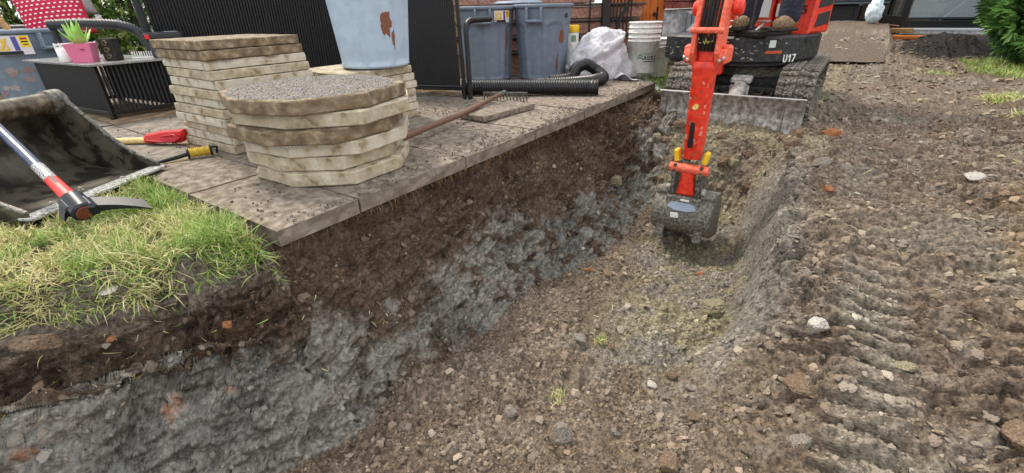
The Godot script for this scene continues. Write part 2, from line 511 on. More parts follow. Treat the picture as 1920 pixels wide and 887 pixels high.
func build_terrain() -> void:
	g_us = axis_lines(-1.05, -1.04, 0.006, -60.0, -1.039)
	g_us.resize(g_us.size() - 1)
	var fine_u := -1.038
	while fine_u < 0.25:
		g_us.append(fine_u); fine_u += 0.0046
	g_us.append_array(axis_lines(0.253, 3.3, 0.0064, 0.2525, 70.0).slice(1))
	g_vs = axis_lines(-0.62, -0.5, 0.006, -60.0, -0.49)
	g_vs.resize(g_vs.size() - 1)
	var fine_v := -0.497
	while fine_v < 0.5:
		g_vs.append(fine_v); fine_v += 0.0026
	var rest := axis_lines(0.503, 2.35, 0.0065, 0.5025, 60.0)
	g_vs.append_array(rest.slice(1))
	var nu := g_us.size()
	var nv := g_vs.size()
	var n := nu * nv
	var Y := PackedFloat32Array(); Y.resize(n)
	var W := PackedFloat32Array(); W.resize(n)      # 0..1 down the left wall, else -1 / 2
	var R := PackedFloat32Array(); R.resize(n)      # right wall
	g_zone.resize(n)
	var X1 := PackedFloat32Array([-1.2, -0.3, 0.3, 1.1, 1.5, 2.0, 3.0, 4.5, 7.0, 10.0])
	var yr_ := PackedFloat32Array([-0.64, -0.57, -0.49, -0.31, -0.24, -0.195, -0.165, -0.13, -0.07, 0.02])
	var X2 := PackedFloat32Array([-1.2, -0.5, 0.0, 1.0, 1.6, 2.0, 2.6])
	var yf_ := PackedFloat32Array([-0.69, -0.67, -0.655, -0.645, -0.665, -0.68, -0.6])
	var X3 := PackedFloat32Array([-1.0, -0.12, 0.3, 1.0, 1.5, 2.0, 2.5])
	var vb_ := PackedFloat32Array([-0.1, 0.33, 0.33, 0.34, 0.46, 0.48, 0.42])
	var X4 := PackedFloat32Array([-0.5, 0.3, 0.75, 1.1, 1.7, 2.2, 2.8])
	var vrb_ := PackedFloat32Array([0.7, 0.85, 1.02, 1.2, 1.13, 1.06, 0.93])
	var vrt_ := PackedFloat32Array([2.3, 2.0, 1.6, 1.4, 1.33, 1.28, 1.2])
	var wob := nz(31, 1.4, 3)
	for i in nu:
		var u := g_us[i]
		var yr0 := pw(u, X1, yr_)
		var yf0 := lerpf(pw(u, X2, yf_), yr0, smooth(2.38, 2.85, u))
		var vb0 := pw(u, X3, vb_)
		var vrb0 := pw(u, X4, vrb_)
		var vrt0 := pw(u, X4, vrt_)
		var vt := -0.02 + (0.5 * minf(u, 0.0) + 0.02) * smooth(0.05, -0.16, u)
		if u < -1.0: vt = 0.02 - 0.5 + (u + 1.0) * 0.15
		for j in nv:
			var v := g_vs[j]
			var k := i * nv + j
			var wb := wob.get_noise_2d(u, v)
			var patio := u > 0.0 and v < 0.02 and u < 3.56
			var yt := lerpf(-0.015, -0.062, smooth(-0.04, 0.0, u)) if patio or u <= 0.0 else (-0.062 if u < 0.02 else lerpf(-0.062, -0.02, smooth(3.5, 4.4, u)))
			if u > 3.5 and v > -0.7:
				yt = lerpf(yt, yr0 + 0.06, smooth(-0.7, 0.3, v))
			var yr := yr0
			if v > 1.5:
				yr += 0.05 * smooth(1.5, 2.1, v) * smooth(0.0, 2.0, u)
				yr = lerpf(yr, maxf(yr, -0.01), smooth(2.15, 2.9, v) * smooth(1.2, 4.0, u))
			var vb := vb0 + wb * 0.09
			var s := (v - vt) / maxf(0.12, vb - vt)
			var yf := yf0 + 0.03 * wb
			var vrb := vrb0 + wb * 0.06
			var vrt := vrt0 + wob.get_noise_2d(u + 9.0, v) * 0.06
			var q := clampf((v - vrb) / maxf(0.1, vrt - vrb), 0.0, 1.0)
			q = lerpf(q * q * (3.0 - 2.0 * q), clampf((q - 0.08) / 0.8, 0.0, 1.0), smooth(0.75, 1.05, u))
			var y := lerpf(yf, yr, q)
			# low spoil rim along the right lip of the cut
			y += 0.05 * exp(-pow((v - vrt - 0.12) / 0.12, 2.0)) * smooth(0.8, 1.3, u) * (1.0 - smooth(2.6, 3.0, u))
			# where the bucket is digging
			y -= 0.05 * exp(-(pow((u - 1.95) / 0.25, 2.0) + pow((v - 0.9) / 0.22, 2.0)))
			if s < 1.0 and u < 3.6:
				var p: float
				if u < -0.05:
					var a: float
					if s <= 0: a = 0.0
					elif s < 0.22: a = 0.24 * pow(s / 0.22, 0.8)
					elif s < 0.36: a = 0.24 + 0.14 * smooth(0.22, 0.34, s)
					elif s < 0.5: a = 0.38 - 0.03 * smooth(0.36, 0.46, s)
					else: a = 0.35 + 0.65 * pow((s - 0.5) / 0.5, 0.9)
					var st := clampf(s, 0.0, 1.0)
					var b := 0.35 * st + 0.65 * smooth(0.0, 1.0, st) if s > 0 else 0.0
					p = lerpf(b, a, smooth(0.0, 0.25, -u - 0.05))
				else:
					var st2 := clampf(s, 0.0, 1.0)
					p = (0.16 * smooth(0.0, 0.05, st2) + 0.34 * st2 + 0.5 * smooth(0.05, 1.0, st2)) if s > 0 else 0.0
				y = lerpf(yt, y, p)
			elif u >= 3.6 and v < 0.5:
				y = lerpf(yt, yr, smooth(-0.3, 0.5, v))
			# earth ramp up to the back of the yard, black soil heap
			if u > 5.0:
				y += 0.24 * smooth(6.0, 9.4, u) * (1.0 - smooth(1.72, 1.85, v)) * smooth(0.3, 0.9, v)
				y += 0.2 * exp(-(pow((u - 7.7) / 0.75, 2.0) + pow((v - 2.35) / 0.5, 2.0)))
			Y[k] = y
			W[k] = s if (s < 1.0 and u < 3.6) else 2.0
			R[k] = q
			var z := 1.0
			if patio and v < -0.04: z = 0.0
			elif u <= 0.0: z = smooth(-0.12, 0.1, s)
			elif u > 3.55 and v < 0.3: z = smooth(-0.35, 0.1, v)
			if v > 2.2 and u > 3.0: z *= 1.0 - smooth(2.4, 2.8, v) * smooth(3.6, 4.4, u) * (1.0 - smooth(6.6, 6.9, u))
			if u > 12.0 or v > 6.0 or u < -4.0: z = 0.3
			g_zone[k] = z
	# displacement along the normal
	g_pos.resize(n)
	var col := PackedColorArray(); col.resize(n)
	var clayw := PackedFloat32Array(); clayw.resize(n)
	var nA := nz(1, 2.2, 4)
	var nR := nz(2, 1.0, 4, FastNoiseLite.TYPE_SIMPLEX_SMOOTH, FastNoiseLite.FRACTAL_RIDGED)
	var nL := nz(12, 1.0, 3)
	var nC := nz(3, 30.0, 2, FastNoiseLite.TYPE_CELLULAR)
	nC.cellular_return_type = FastNoiseLite.RETURN_DISTANCE
	var nC2 := nz(33, 11.0, 2, FastNoiseLite.TYPE_CELLULAR)
	nC2.cellular_return_type = FastNoiseLite.RETURN_DISTANCE2_SUB
	var nF := nz(4, 24.0, 2)
	var nM := nz(8, 1.3, 4)
	var nM2 := nz(9, 4.5, 4)
	var brown := Color(0.14, 0.097, 0.068)
	var wetbrown := Color(0.094, 0.060, 0.040)
	var dry := Color(0.27, 0.213, 0.163)
	var gray := Color(0.235, 0.217, 0.187)
	var blue := Color(0.17, 0.164, 0.146)
	var pale := Color(0.37, 0.345, 0.305)
	var olive := Color(0.310, 0.278, 0.181)
	var ochre := Color(0.419, 0.267, 0.130)
	var rust := Color(0.361, 0.144, 0.065)
	for i in nu:
		var u := g_us[i]
		var i0 := maxi(i - 1, 0)
		var i1 := mini(i + 1, nu - 1)
		for j in nv:
			var k := i * nv + j
			var v := g_vs[j]
			var j0 := maxi(j - 1, 0)
			var j1 := mini(j + 1, nv - 1)
			var du := (Y[i1 * nv + j] - Y[i0 * nv + j]) / (g_us[i1] - g_us[i0])
			var dv := (Y[i * nv + j1] - Y[i * nv + j0]) / (g_vs[j1] - g_vs[j0])
			var nrm := (Vector3.UP - TU * du - TV * dv).normalized()
			var p := P0 + TU * u + TV * v + Vector3(0, Y[k], 0)
			var z := g_zone[k]
			var s := W[k]
			var far := smooth(3.5, 9.0, absf(u)) if u > 0 else smooth(1.5, 4.0, -u)
			var a := nA.get_noise_3dv(p)
			var m := nM.get_noise_3dv(p)
			var m2 := nM2.get_noise_3dv(p)
			var d := 0.0
			var c := dry
			if z > 0.02 and far < 0.99:
				var wall := 1.0 - smooth(0.85, 1.05, s) if s >= 0 else 0.0
				var right := R[k]
				var va := v - 0.5 * minf(u, 0.0)
				var lay := nL.get_noise_3d(u * 6.0 + m * 2.0, va * 12.0, Y[k] * 14.0 - u * 3.0)
				d = a * 0.05
				var rg := lerpf(0.3, 1.0, smooth(-0.15, 0.2, nM.get_noise_3d(p.x * 2.0, p.y * 2.0 + 5.0, p.z * 2.0)))
				if wall > 0.0:
					var shale := nR.get_noise_3d(u * 4.0, va * 15.0, Y[k] * 17.0 - u * 4.0)
					d += wall * (rg * (plates(lay, 4.0) * 0.065 + plates(shale, 3.0) * 0.02) - 0.015)
					# long scrape marks of the bucket where the clay is smooth
					d += wall * (1.1 - rg) * 0.011 * nR.get_noise_3d(u * 1.6 + 3.0, va * 22.0 + u * 7.0, Y[k] * 22.0)
					p += nrm * d
				# the finer grain is taken where the ledges have ended up
				var fine := nF.get_noise_3dv(p)
				var crumb := nC.get_noise_3dv(p)
				var clod := nC2.get_noise_3dv(p)
				var d2 := fine * (0.011 - 0.009 * wall) + wall * rg * (clod * 0.02 + fine * 0.007)
				m2 = lerpf(m2, nM2.get_noise_3dv(p), wall)
				if wall > 0.0: p -= nrm * d
				d += d2
				var fl := (1.0 - wall) * (1.0 - right)
				d += fl * (-crumb * 0.022 - 0.012 + clod * 0.016 + plates(lay, 3.0) * 0.022)
				# bumpy trampled ground on the right, with tread prints
				if right > 0.02:
					var wv := v - 0.05 * sin(u * 2.1) + m2 * 0.03
					var b1 := exp(-pow((wv - 1.62) / 0.11, 8.0)) * smooth(-0.2, 0.5, u)
					var b2 := exp(-pow((wv - 2.16 - (u - 1.5) * 0.08) / 0.11, 8.0)) * 0.8
					var b3 := exp(-pow((wv - 1.95 + (u - 1.5) * 0.1) / 0.09, 4.0)) * 0.45 * smooth(0.6, 1.2, u)
					var band := clampf(b1 + b2 + b3, 0.0, 1.0) * (0.8 + 0.7 * m)
					var ph := u / 0.07 + m2 * 0.25 + v * 0.8 - 5.0 * (v - 1.62) * (v - 1.62)
					var fp := ph - floorf(ph)
					var rid := smooth(0.05, 0.3, fp) * (1.0 - smooth(0.72, 0.9, fp))
					var fl2 := nL.get_noise_3d(u * 15.0 + m2 * 1.5, v * 5.0 + m, 3.0)
					var fl3 := nR.get_noise_3d(u * 9.0 + m, v * 4.0, 9.0)
					d += right * band * (rid * 0.038 - 0.028)
					d += right * (1.0 - 0.8 * minf(band, 1.0)) * (plates(fl2, 4.0) * 0.046 + plates(fl3, 3.0) * 0.02)
					d += right * (1.0 - minf(band, 1.0)) * 0.012 * cos(TAU * (u / 0.09 + 2.5 * m2 + v * 1.5)) * smooth(-0.3, 0.3, m)
					d += right * clod * 0.014 * (1.0 - 0.6 * minf(band, 1.0))
				var face := 4.0 * right * (1.0 - right) * smooth(0.8, 1.1, u) * (1.0 - smooth(2.3, 2.6, u))
				d = lerpf(d, a * 0.03 + 0.009 * nR.get_noise_3d(u * 22.0, v * 3.0, Y[k] * 3.0), 0.85 * face)
				d *= z * (1.0 - 0.6 * smooth(3.2, 4.5, u))
				# --- colour: what the soil is, patch by patch
				var t := smooth(-0.25, 0.35, m2)
				if s < 1.0:
					var topsoil := wetbrown.lerp(brown, t)
					var clay := gray.lerp(blue, smooth(-0.2, 0.3, m)).lerp(pale, smooth(0.25, 0.6, m2) * 0.7)
					var lim := 0.52 - 0.16 * smooth(0.5, -0.3, u) + m * 0.25 + m2 * 0.12 + 0.16 * smooth(1.7, 2.6, u)
					if u < -0.05: lim = 0.5 + m * 0.22 + m2 * 0.1
					lim += 0.16 * nM2.get_noise_3d(u * 3.0, va * 3.0, 4.0) + 0.08 * nM2.get_noise_3d(u * 9.0, va * 9.0, 8.0)
					var g := smooth(lim - 0.1, lim + 0.12, s)
					# brown seam running down through the clay
					var seam := smooth(0.26, 0.08, absf(u - 0.28 - (s - 0.5) * 0.12 + m2 * 0.12)) * smooth(-0.5, -0.1, m + 0.6 * m2)
					var smear := smooth(0.0, 0.3, nM2.get_noise_3d(u * 1.6 + 20.0, v * 2.0, Y[k] * 2.0))
					g *= 1.0 - maxf(seam, smear * smooth(-0.4, 0.4, u) * 0.9)
					c = topsoil.lerp(clay, g)
					clayw[k] = g
					c = c.lerp(rust, 0.75 * smooth(0.5, 0.58, m2) * smooth(0.12, 0.03, absf(s - lim)))
					if u < -0.02 and s < 0.35:
						c = c.lerp(pale.lerp(brown, 0.4), 0.6 * smooth(0.35, 0.1, s))
				else:
					var fc := brown.lerp(dry, 0.35 + 0.5 * t)
					var oz := smooth(0.55, 0.85, v + m * 0.25) * smooth(0.55, 1.0, u + m2 * 0.3) * (1.0 - smooth(2.3, 2.8, u))
					fc = fc.lerp(olive.lerp(gray, smooth(-0.1, 0.3, m2)).lerp(pale, smooth(0.2, 0.5, a) * 0.5), oz * 0.8)
					fc = fc.lerp(gray, 0.55 * smooth(0.28, 0.5, m))
					var rc := dry.lerp(brown, 0.25 + 0.5 * smooth(-0.1, 0.5, m + 0.2 * m2)).lerp(pale, 0.3 * smooth(0.0, 0.5, m2))
					rc = rc.lerp(gray.lerp(olive, 0.3), 0.6 * smooth(0.12, 0.4, nM.get_noise_3d(p.x + 7.0, p.y, p.z)))
					rc = rc.lerp(ochre, 0.7 * smooth(1.98, 2.15, v + m2 * 0.08) * (1.0 - smooth(1.6, 2.4, u)))
					c = fc.lerp(rc, right)
					var pr := exp(-pow((v - 0.05 * sin(u * 2.1) + m2 * 0.03 - 1.62) / 0.11, 4.0)) * smooth(-0.2, 0.5, u)
					rc = rc.lerp(pale.lerp(olive, 0.35), 0.5 * pr * smooth(-0.2, 0.2, m))
					c = c.lerp(rc, right * pr)
					var rw := right * (1.0 - right) * 4.0 * smooth(0.8, 1.1, u)
					rw = maxf(rw, 0.6 * exp(-pow((v - 1.34 + 0.1 * (u - 1.3)) / 0.07, 2.0)) * smooth(0.85, 1.15, u))
					c = c.lerp(blue.lerp(pale, 0.3 + 0.4 * t).lerp(olive, 0.5 * smooth(0.4, 0.0, right)), 0.92 * minf(1.0, 1.5 * rw) * (1.0 - smooth(2.2, 2.6, u)))
					if u > 2.3 and v < 1.4:
						c = c.lerp(dry.lerp(olive, t), smooth(2.3, 2.7, u) * 0.7)
				# crumbs differ a little from one another
				var pd := p + nrm * d
				var spk := nF.get_noise_3d(pd.x * 1.6, pd.y * 1.6, pd.z * 1.6)
				c = c * (1.0 + 0.55 * spk + 0.25 * fine)
			elif z > 0.02:
				d = a * 0.03
				c = dry.lerp(brown, 0.5 + 0.5 * m2)
			if u > 5.0 and v > 1.4 and v < 6.0:
				var hp := exp(-(pow((u - 7.5) / 0.9, 2.0) + pow((v - 2.45) / 0.6, 2.0)))
				c = c.lerp(Color(0.022, 0.017, 0.016), smooth(0.2, 0.45, maxf(hp, smooth(6.9, 7.4, u) * (1.0 - smooth(9.8, 10.2, u)) * smooth(1.85, 2.1, v) * (1.0 - smooth(3.6, 4.0, v))) + m2 * 0.15))
				d += hp * 0.05 * nF.get_noise_3d(p.x * 0.4, p.y * 0.4, p.z * 0.4)
			if z < 0.35 and not (u > 0.0 and v < 0.05 and u < 3.56):
				c = c.lerp(Color(0.13, 0.14, 0.05).lerp(brown, 0.5 + 0.5 * m2), 1.0 - z / 0.35 if u < 12.0 else 0.0)
			g_pos[k] = p + nrm * d
			c.a = 1.0
			col[k] = c.clamp()
	g_nrm.resize(n)
	for i in nu:
		var i0 := maxi(i - 1, 0) * nv
		var i1 := mini(i + 1, nu - 1) * nv
		for j in nv:
			var k := i * nv + j
			g_nrm[k] = (g_pos[i * nv + mini(j + 1, nv - 1)] - g_pos[i * nv + maxi(j - 1, 0)]).cross(g_pos[i1 + j] - g_pos[i0 + j]).normalized()
	# damp clay shines a little: its faces get a smoother material than the soil's
	var mesh := ArrayMesh.new()
	for pass_ in 2:
		var idx := PackedInt32Array()
		idx.resize((nu - 1) * (nv - 1) * 6)
		var w := 0
		for i in nu - 1:
			for j in nv - 1:
				var a := i * nv + j
				if (clayw[a] > 0.5) != (pass_ == 1): continue
				idx[w] = a; idx[w + 1] = a + nv; idx[w + 2] = a + 1
				idx[w + 3] = a + 1; idx[w + 4] = a + nv; idx[w + 5] = a + nv + 1
				w += 6
		idx.resize(w)
		var arr := []
		arr.resize(Mesh.ARRAY_MAX)
		arr[Mesh.ARRAY_VERTEX] = g_pos
		arr[Mesh.ARRAY_NORMAL] = g_nrm
		arr[Mesh.ARRAY_COLOR] = col
		arr[Mesh.ARRAY_INDEX] = idx
		mesh.add_surface_from_arrays(Mesh.PRIMITIVE_TRIANGLES, arr)
		mesh.surface_set_material(pass_, [M.soil, M.clay][pass_])
	tag(inst("ground", mesh, null), "dug brown and grey clay soil of the trench and trampled yard", "ground", "", "structure")
	g_col = col
	print("terrain ", nu, "x", nv, "=", nu * nv, " up ", g_nrm[n / 2].y)

func cell(lines: PackedFloat32Array, x: float) -> int:
	return clampi(lines.bsearch(x) - 1, 0, lines.size() - 2)

# the point of the ground at (u, v)
func gp(u: float, v: float) -> Vector3:
	var i := cell(g_us, u)
	var j := cell(g_vs, v)
	var nv := g_vs.size()
	var a := (u - g_us[i]) / (g_us[i + 1] - g_us[i])
	var b := (v - g_vs[j]) / (g_vs[j + 1] - g_vs[j])
	return g_pos[i * nv + j].lerp(g_pos[(i + 1) * nv + j], a).lerp(g_pos[i * nv + j + 1].lerp(g_pos[(i + 1) * nv + j + 1], a), b)

func gn(u: float, v: float) -> Vector3:
	return g_nrm[cell(g_us, u) * g_vs.size() + cell(g_vs, v)]

func uv_of(p: Vector3) -> Vector2:
	var d := p - P0
	return Vector2(d.dot(TU), d.dot(TV))

func on_ground(p: Vector3) -> Vector3:
	var q := uv_of(p)
	return gp(q.x, q.y)

# ================================================================ patio paving
func build_patio() -> void:
	var patio := Node3D.new()
	patio.name = "patio"
	add_child(patio, true)
	tag(patio, "square concrete paving slabs of the patio along the trench", "paving", "", "structure")
	var us := [0.0, 0.33, 0.95, 1.57, 2.19, 2.81, 3.43, 3.58]
	var top := nz(50, 3.0, 3)
	for i in 7:
		for j in 10:
			var u0: float = us[i] + 0.005
			var u1: float = us[i + 1] - 0.005
			var v1 := 0.016 - j * 0.62 - 0.004
			var v0 := v1 - 0.612
			if j == 0 and i == 0: v1 += 0.004
			var st := mb()
			var tilt := rng.randf_range(-0.004, 0.003)
			var f := func(a: float, b: float) -> Vector3:
				var uu := lerpf(u0, u1, a)
				var vv := lerpf(v0, v1, b)
				var e: float = minf(minf(a, 1 - a), minf(b, 1 - b))
				var y: float = tilt + 0.0025 * top.get_noise_2d(uu * 4.0, vv * 4.0) - (0.004 if e < 0.001 else 0.0)
				return uv3(uu, vv, y)
			surf(st, 6, 6, f, 1)
			# chipped, uneven edges down to the soil
			var ring := []
			for k in 24:
				var q: Vector2 = [Vector2(k % 6 / 6.0, 0), Vector2(1, k % 6 / 6.0), Vector2(1 - k % 6 / 6.0, 1), Vector2(0, 1 - k % 6 / 6.0)][k / 6]
				ring.append(q)
			for k in 24:
				var a: Vector2 = ring[k]
				var b: Vector2 = ring[(k + 1) % 24]
				var pa: Vector3 = f.call(a.x, a.y)
				var pb: Vector3 = f.call(b.x, b.y)
				var ca := uv3((u0 + u1) / 2, (v0 + v1) / 2, -0.03)
				var wa := 0.014 * top.get_noise_2d(pa.x * 12, pa.z * 12)
				var wb := 0.014 * top.get_noise_2d(pb.x * 12, pb.z * 12)
				var oa := (pa - ca); oa.y = 0; oa = oa.normalized() * wa
				var ob := (pb - ca); ob.y = 0; ob = ob.normalized() * wb
				var ma := Vector3(pa.x, -0.03, pa.z) + oa
				var mb2 := Vector3(pb.x, -0.03, pb.z) + ob
				facet(st, [pa, pb, mb2, ma], ca)
				facet(st, [ma, mb2, Vector3(pb.x, -0.061, pb.z), Vector3(pa.x, -0.061, pa.z)], ca)
			var m: Material = M.concrete
			var r := rng.randf()
			if j >= 2: m = M.paver_gray if r < 0.8 else M.paver_brown
			elif r < 0.25: m = M.paver_gray
			if (i == 2 and j == 3) or (i == 1 and j == 4): m = M.paver_brown
			obj("paver", st, m, patio)
	# dirt spilt on the slabs
	var xf := []
	var cols := []
	for n in 15000:
		var u := rng.randf_range(0.02, 3.55)
		var v := -2.4 * pow(rng.randf(), 2.2) + 0.01
		if clods.get_noise_2d(u * 2.5, v * 2.5 + 40.0) + rng.randf() * 0.5 < 0.22: continue
		var s := 0.0012 + 0.007 * pow(rng.randf(), 4.0)
		var b := Basis(Vector3(rng.randfn(), rng.randfn(), rng.randfn()).normalized(), rng.randf() * TAU)
		xf.append(Transform3D(b.scaled_local(Vector3.ONE * s), uv3(u, v, s * 0.3)))
		cols.append([Color(0.1, 0.075, 0.055), Color(0.19, 0.15, 0.115), Color(0.26, 0.23, 0.2), Color(0.14, 0.13, 0.12)][rng.randi() % 4] * rng.randf_range(0.7, 1.2))
	scatter(clod_mesh(61, 1, 0.6), M.crumb, xf, cols, "spilt_grit", "grit and soil crumbs spilt over the concrete patio slabs", "grit")
	# grass roots hanging under the slab edge
	var rt := mb()
	for n in 170:
		var u := rng.randf_range(0.05, 1.6) if rng.randf() < 0.75 else rng.randf_range(1.6, 3.4)
		var p := uv3(u, rng.randf_range(-0.012, 0.012), -0.055)
		var q := p + Vector3(rng.randf_range(-0.015, 0.015), -rng.randf_range(0.012, 0.05), rng.randf_range(-0.005, 0.02)) + TV * rng.randf_range(0.0, 0.022)
		tube(rt, [p, p.lerp(q, 0.5) + TV * 0.006, q], [0.0012, 0.0011, 0.0005], 3, false)
	tag(obj("hanging_roots", rt, mat(Color(0.5, 0.4, 0.27), 0.9)), "thin pale roots hanging from under the patio edge", "roots", "", "stuff")

# ================================================================ house, steps and what leans on them
func box_part(parent: Node, called: String, c: Vector3, s: Vector3, m: Material, bev := 0.006, b := Basis.IDENTITY) -> MeshInstance3D:
	var st := mb()
	bx(st, Vector3.ZERO, s, bev, b)
	return obj(called, st, m, parent, c)

func build_house() -> void:
	# side of the steps: courses of brown block under dark treads, stepping down to the right
	var o := thing("block_staircase", "brown block staircase with dark nosings behind the black railing", "staircase", Vector3(0.3, 0, -5.3))
	var tops := [0.2, 0.35, 0.5, 0.645, 0.8, 0.96]
	var ends := [1.235, 1.31, 1.37, 1.42, 1.3, 1.1]
	for i in 6:
		var y0: float = -0.06 if i == 0 else tops[i - 1]
		var y1: float = tops[i]
		var e: float = ends[i] - 0.3
		if i > 3: e = 0.62 - (i - 4) * 0.3
		var x := -1.6
		var xs := []
		while x < e:
			xs.append(x); x += rng.randf_range(0.42, 0.62)
		xs.append(e)
		for k in xs.size() - 1:
			if xs[k + 1] - xs[k] < 0.03: continue
			box_part(o, "block", Vector3((xs[k] + xs[k + 1]) / 2, (y0 + y1 - 0.03) / 2, -0.6), Vector3(xs[k + 1] - xs[k] - 0.003, y1 - y0 - 0.034, 1.2), M.step_brown, 0.008)
		box_part(o, "nosing", Vector3((e - 1.6) / 2 + 0.015, y1 - 0.0155, -0.59), Vector3(e + 1.6 + 0.03, 0.028, 1.24), M.step_dark, 0.008)
	o = thing("stair_railing", "black metal railing with square post and slanting handrail on the steps", "railing", Vector3(1.02, 0.2, -5.2))
	box_part(o, "post", Vector3(0, 0.55, 0), Vector3(0.085, 1.3, 0.085), M.black)
	for k in 6:
		var x := 0.075 + k * 0.036
		box_part(o, "baluster", Vector3(x, 0.75 - k * 0.02, 0), Vector3(0.014, 1.0, 0.014), M.black, 0.002)
	var st := mb()
	bar(st, Vector3(0.06, 0.08, 0.02), Vector3(0.36, 0.78, 0.02), 0.028, 0.03)
	obj("handrail", st, M.black, o)
	o = thing("metal_rod", "thin dark upright rod against the brown block steps left of the black post", "rod", Vector3(0.86, 0, -5.24))
	st = mb(); cyl(st, Vector3(0, 0, 0), Vector3(0, 1.2, 0), 0.009, 8)
	obj("rod", st, M.black, o)
	# orange wooden gate
	o = thing("wooden_gate", "orange stained gate of upright boards with a black latch", "gate", Vector3(1.12, 0, -5.74))
	for k in 8:
		box_part(o, "board", Vector3(0.04 + k * 0.083, 0.56 + rng.randf_range(-0.003, 0.003), rng.randf_range(-0.003, 0.003)), Vector3(0.0805, 1.3, 0.022), M.wood_orange, 0.004)
	for y in [0.2, 0.95]:
		box_part(o, "ledge", Vector3(0.33, y, -0.03), Vector3(0.66, 0.09, 0.03), M.wood_orange)
	st = mb()
	bx(st, Vector3(0.58, 0.53, 0.022), Vector3(0.016, 0.13, 0.016))
	bx(st, Vector3(0.56, 0.52, 0.026), Vector3(0.05, 0.035, 0.024))
	obj("latch", st, M.black, o)
	box_part(o, "cap", Vector3(0.33, 1.225, 0), Vector3(0.72, 0.04, 0.06), M.step_dark)
	o = thing("wood_offcut", "short orange timber post at the foot of the lowest step", "post", Vector3(1.19, 0, -5.22))
	box_part(o, "timber", Vector3(0, 0.08, 0), Vector3(0.1, 0.17, 0.05), M.wood_orange)
	# the house corner behind
	o = thing("brick_house", "red brick house corner on a grey rendered foundation", "house", Vector3(1.94, -0.1, -5.72))
	var yaw := Basis(Vector3.UP, atan2(0.814, 0.581))
	# foundation: one face towards us, one going away along the trench
	st = mb()
	prism(st, PackedVector2Array([Vector2(0, 0), Vector2(-0.16, 0), Vector2(-0.16, 4.5), Vector2(4.4, 6.2)]), 0.66, Transform3D(Basis(Vector3.RIGHT, -PI / 2), Vector3.ZERO), 0.008)
	obj("foundation", st, M.foundation, o)
	# brick courses, proud of the foundation
	for side in 2:
		var d := Vector3(-1, 0, 0) if side == 0 else Vector3(0.581, 0, -0.814)
		var nrm := Vector3(0, 0, 1) if side == 0 else Vector3(0.814, 0, 0.581)
		var b := Basis(d, Vector3.UP, d.cross(Vector3.UP))
		for r in 7:
			for k in (1 if side == 0 else 12):
				var off := 0.105 if r % 2 == 0 else 0.0
				box_part(o, "brick", d * (k * 0.215 + 0.105 - off * side - 0.03 * (1 - side)) + Vector3(0, 0.7 + r * 0.072, 0) + nrm * 0.005, Vector3(0.205, 0.062, 0.09), M.brick, 0.004, b)
		box_part(o, "mortar", d * (0.08 if side == 0 else 1.3) + Vector3(0, 0.94, 0) - nrm * 0.06, Vector3(0.16 if side == 0 else 2.6, 0.54, 0.11), M.mortar, 0.004, b)
	# low window beside the corner
	var w := uv3(0, 0) - P0
	for part in [["window_frame", Vector3(0.34, 0.8, -0.3), Vector3(0.52, 0.05, 0.09)], ["window_frame", Vector3(0.34, 1.12, -0.3), Vector3(0.52, 0.05, 0.09)], ["window_frame", Vector3(0.22, 0.96, -0.14), Vector3(0.05, 0.28, 0.09)], ["window_frame", Vector3(0.47, 0.96, -0.47), Vector3(0.05, 0.28, 0.09)]]:
		box_part(o, part[0], part[1] + TV * 0.04, part[2], M.white, 0.006, Basis(TU, Vector3.UP, TU.cross(Vector3.UP)))
	box_part(o, "pane", Vector3(0.34, 0.96, -0.3) + TV * 0.052, Vector3(0.42, 0.28, 0.006), mat(Color(0.5, 0.12, 0.12), 0.1), 0.002, Basis(TU, Vector3.UP, TU.cross(Vector3.UP)))
	# grey stairwell frame beside the foundation
	o = thing("stairwell_guard", "grey painted frame with slanting braces beside the house foundation", "frame", Vector3(2.06, 0, -5.74))
	for b in [[Vector3(0.0, 0.52, -0.04), Vector3(0.36, 0.54, -0.36)], [Vector3(0.34, 0.53, -0.34), Vector3(0.0, 0.33, 0.04)], [Vector3(0.4, 0.42, -0.4), Vector3(0.08, 0.26, 0.02)]]:
		st = mb(); bar(st, b[0], b[1], 0.035, 0.03)
		obj("brace", st, mat(Color(0.7, 0.72, 0.74), 0.5), o)
	for x in [0.0, 0.09, 0.2, 0.34]:
		st = mb(); bar(st, Vector3(x, 0.0 if x > 0.05 else 0.2, -x), Vector3(x, 0.52, -x), 0.032, 0.032)
		obj("upright", st, M.gray_frame, o)
	# pile of split stone bricks by the gate
	var n := 0
	var rows := [[0.0, 3], [0.036, 3], [0.072, 3], [0.108, 3], [0.144, 2], [0.18, 2]]
	var told := ["bottom row", "second row up", "third row up", "fourth row up", "fifth row up", "top row"]
	var where := ["left end", "middle", "right end"]
	for ri in rows.size():
		for k in int(rows[ri][1]):
			st = mb()
			var s := Vector3(rng.randf_range(0.07, 0.085), 0.034, 0.09)
			bx(st, Vector3.ZERO, s, 0.007, Basis(Vector3.UP, rng.randf_range(-0.12, 0.12)))
			var spot: String = ("left" if k == 0 else "right") if int(rows[ri][1]) == 2 else where[k].split(" ")[0]
			tag(obj("stone_brick", st, [M.slab_wet, M.step_dark, M.slab_tan][rng.randi() % 3], null, Vector3(1.545 + k * 0.078 + 0.012 * ri * 0.4 + rng.randf_range(-0.008, 0.008), 0.025 + rows[ri][0] + 0.0, -5.1)), "rough stone brick, %s one in the %s of the gate pile" % [spot, told[ri]], "brick", "stone bricks piled by the gate")

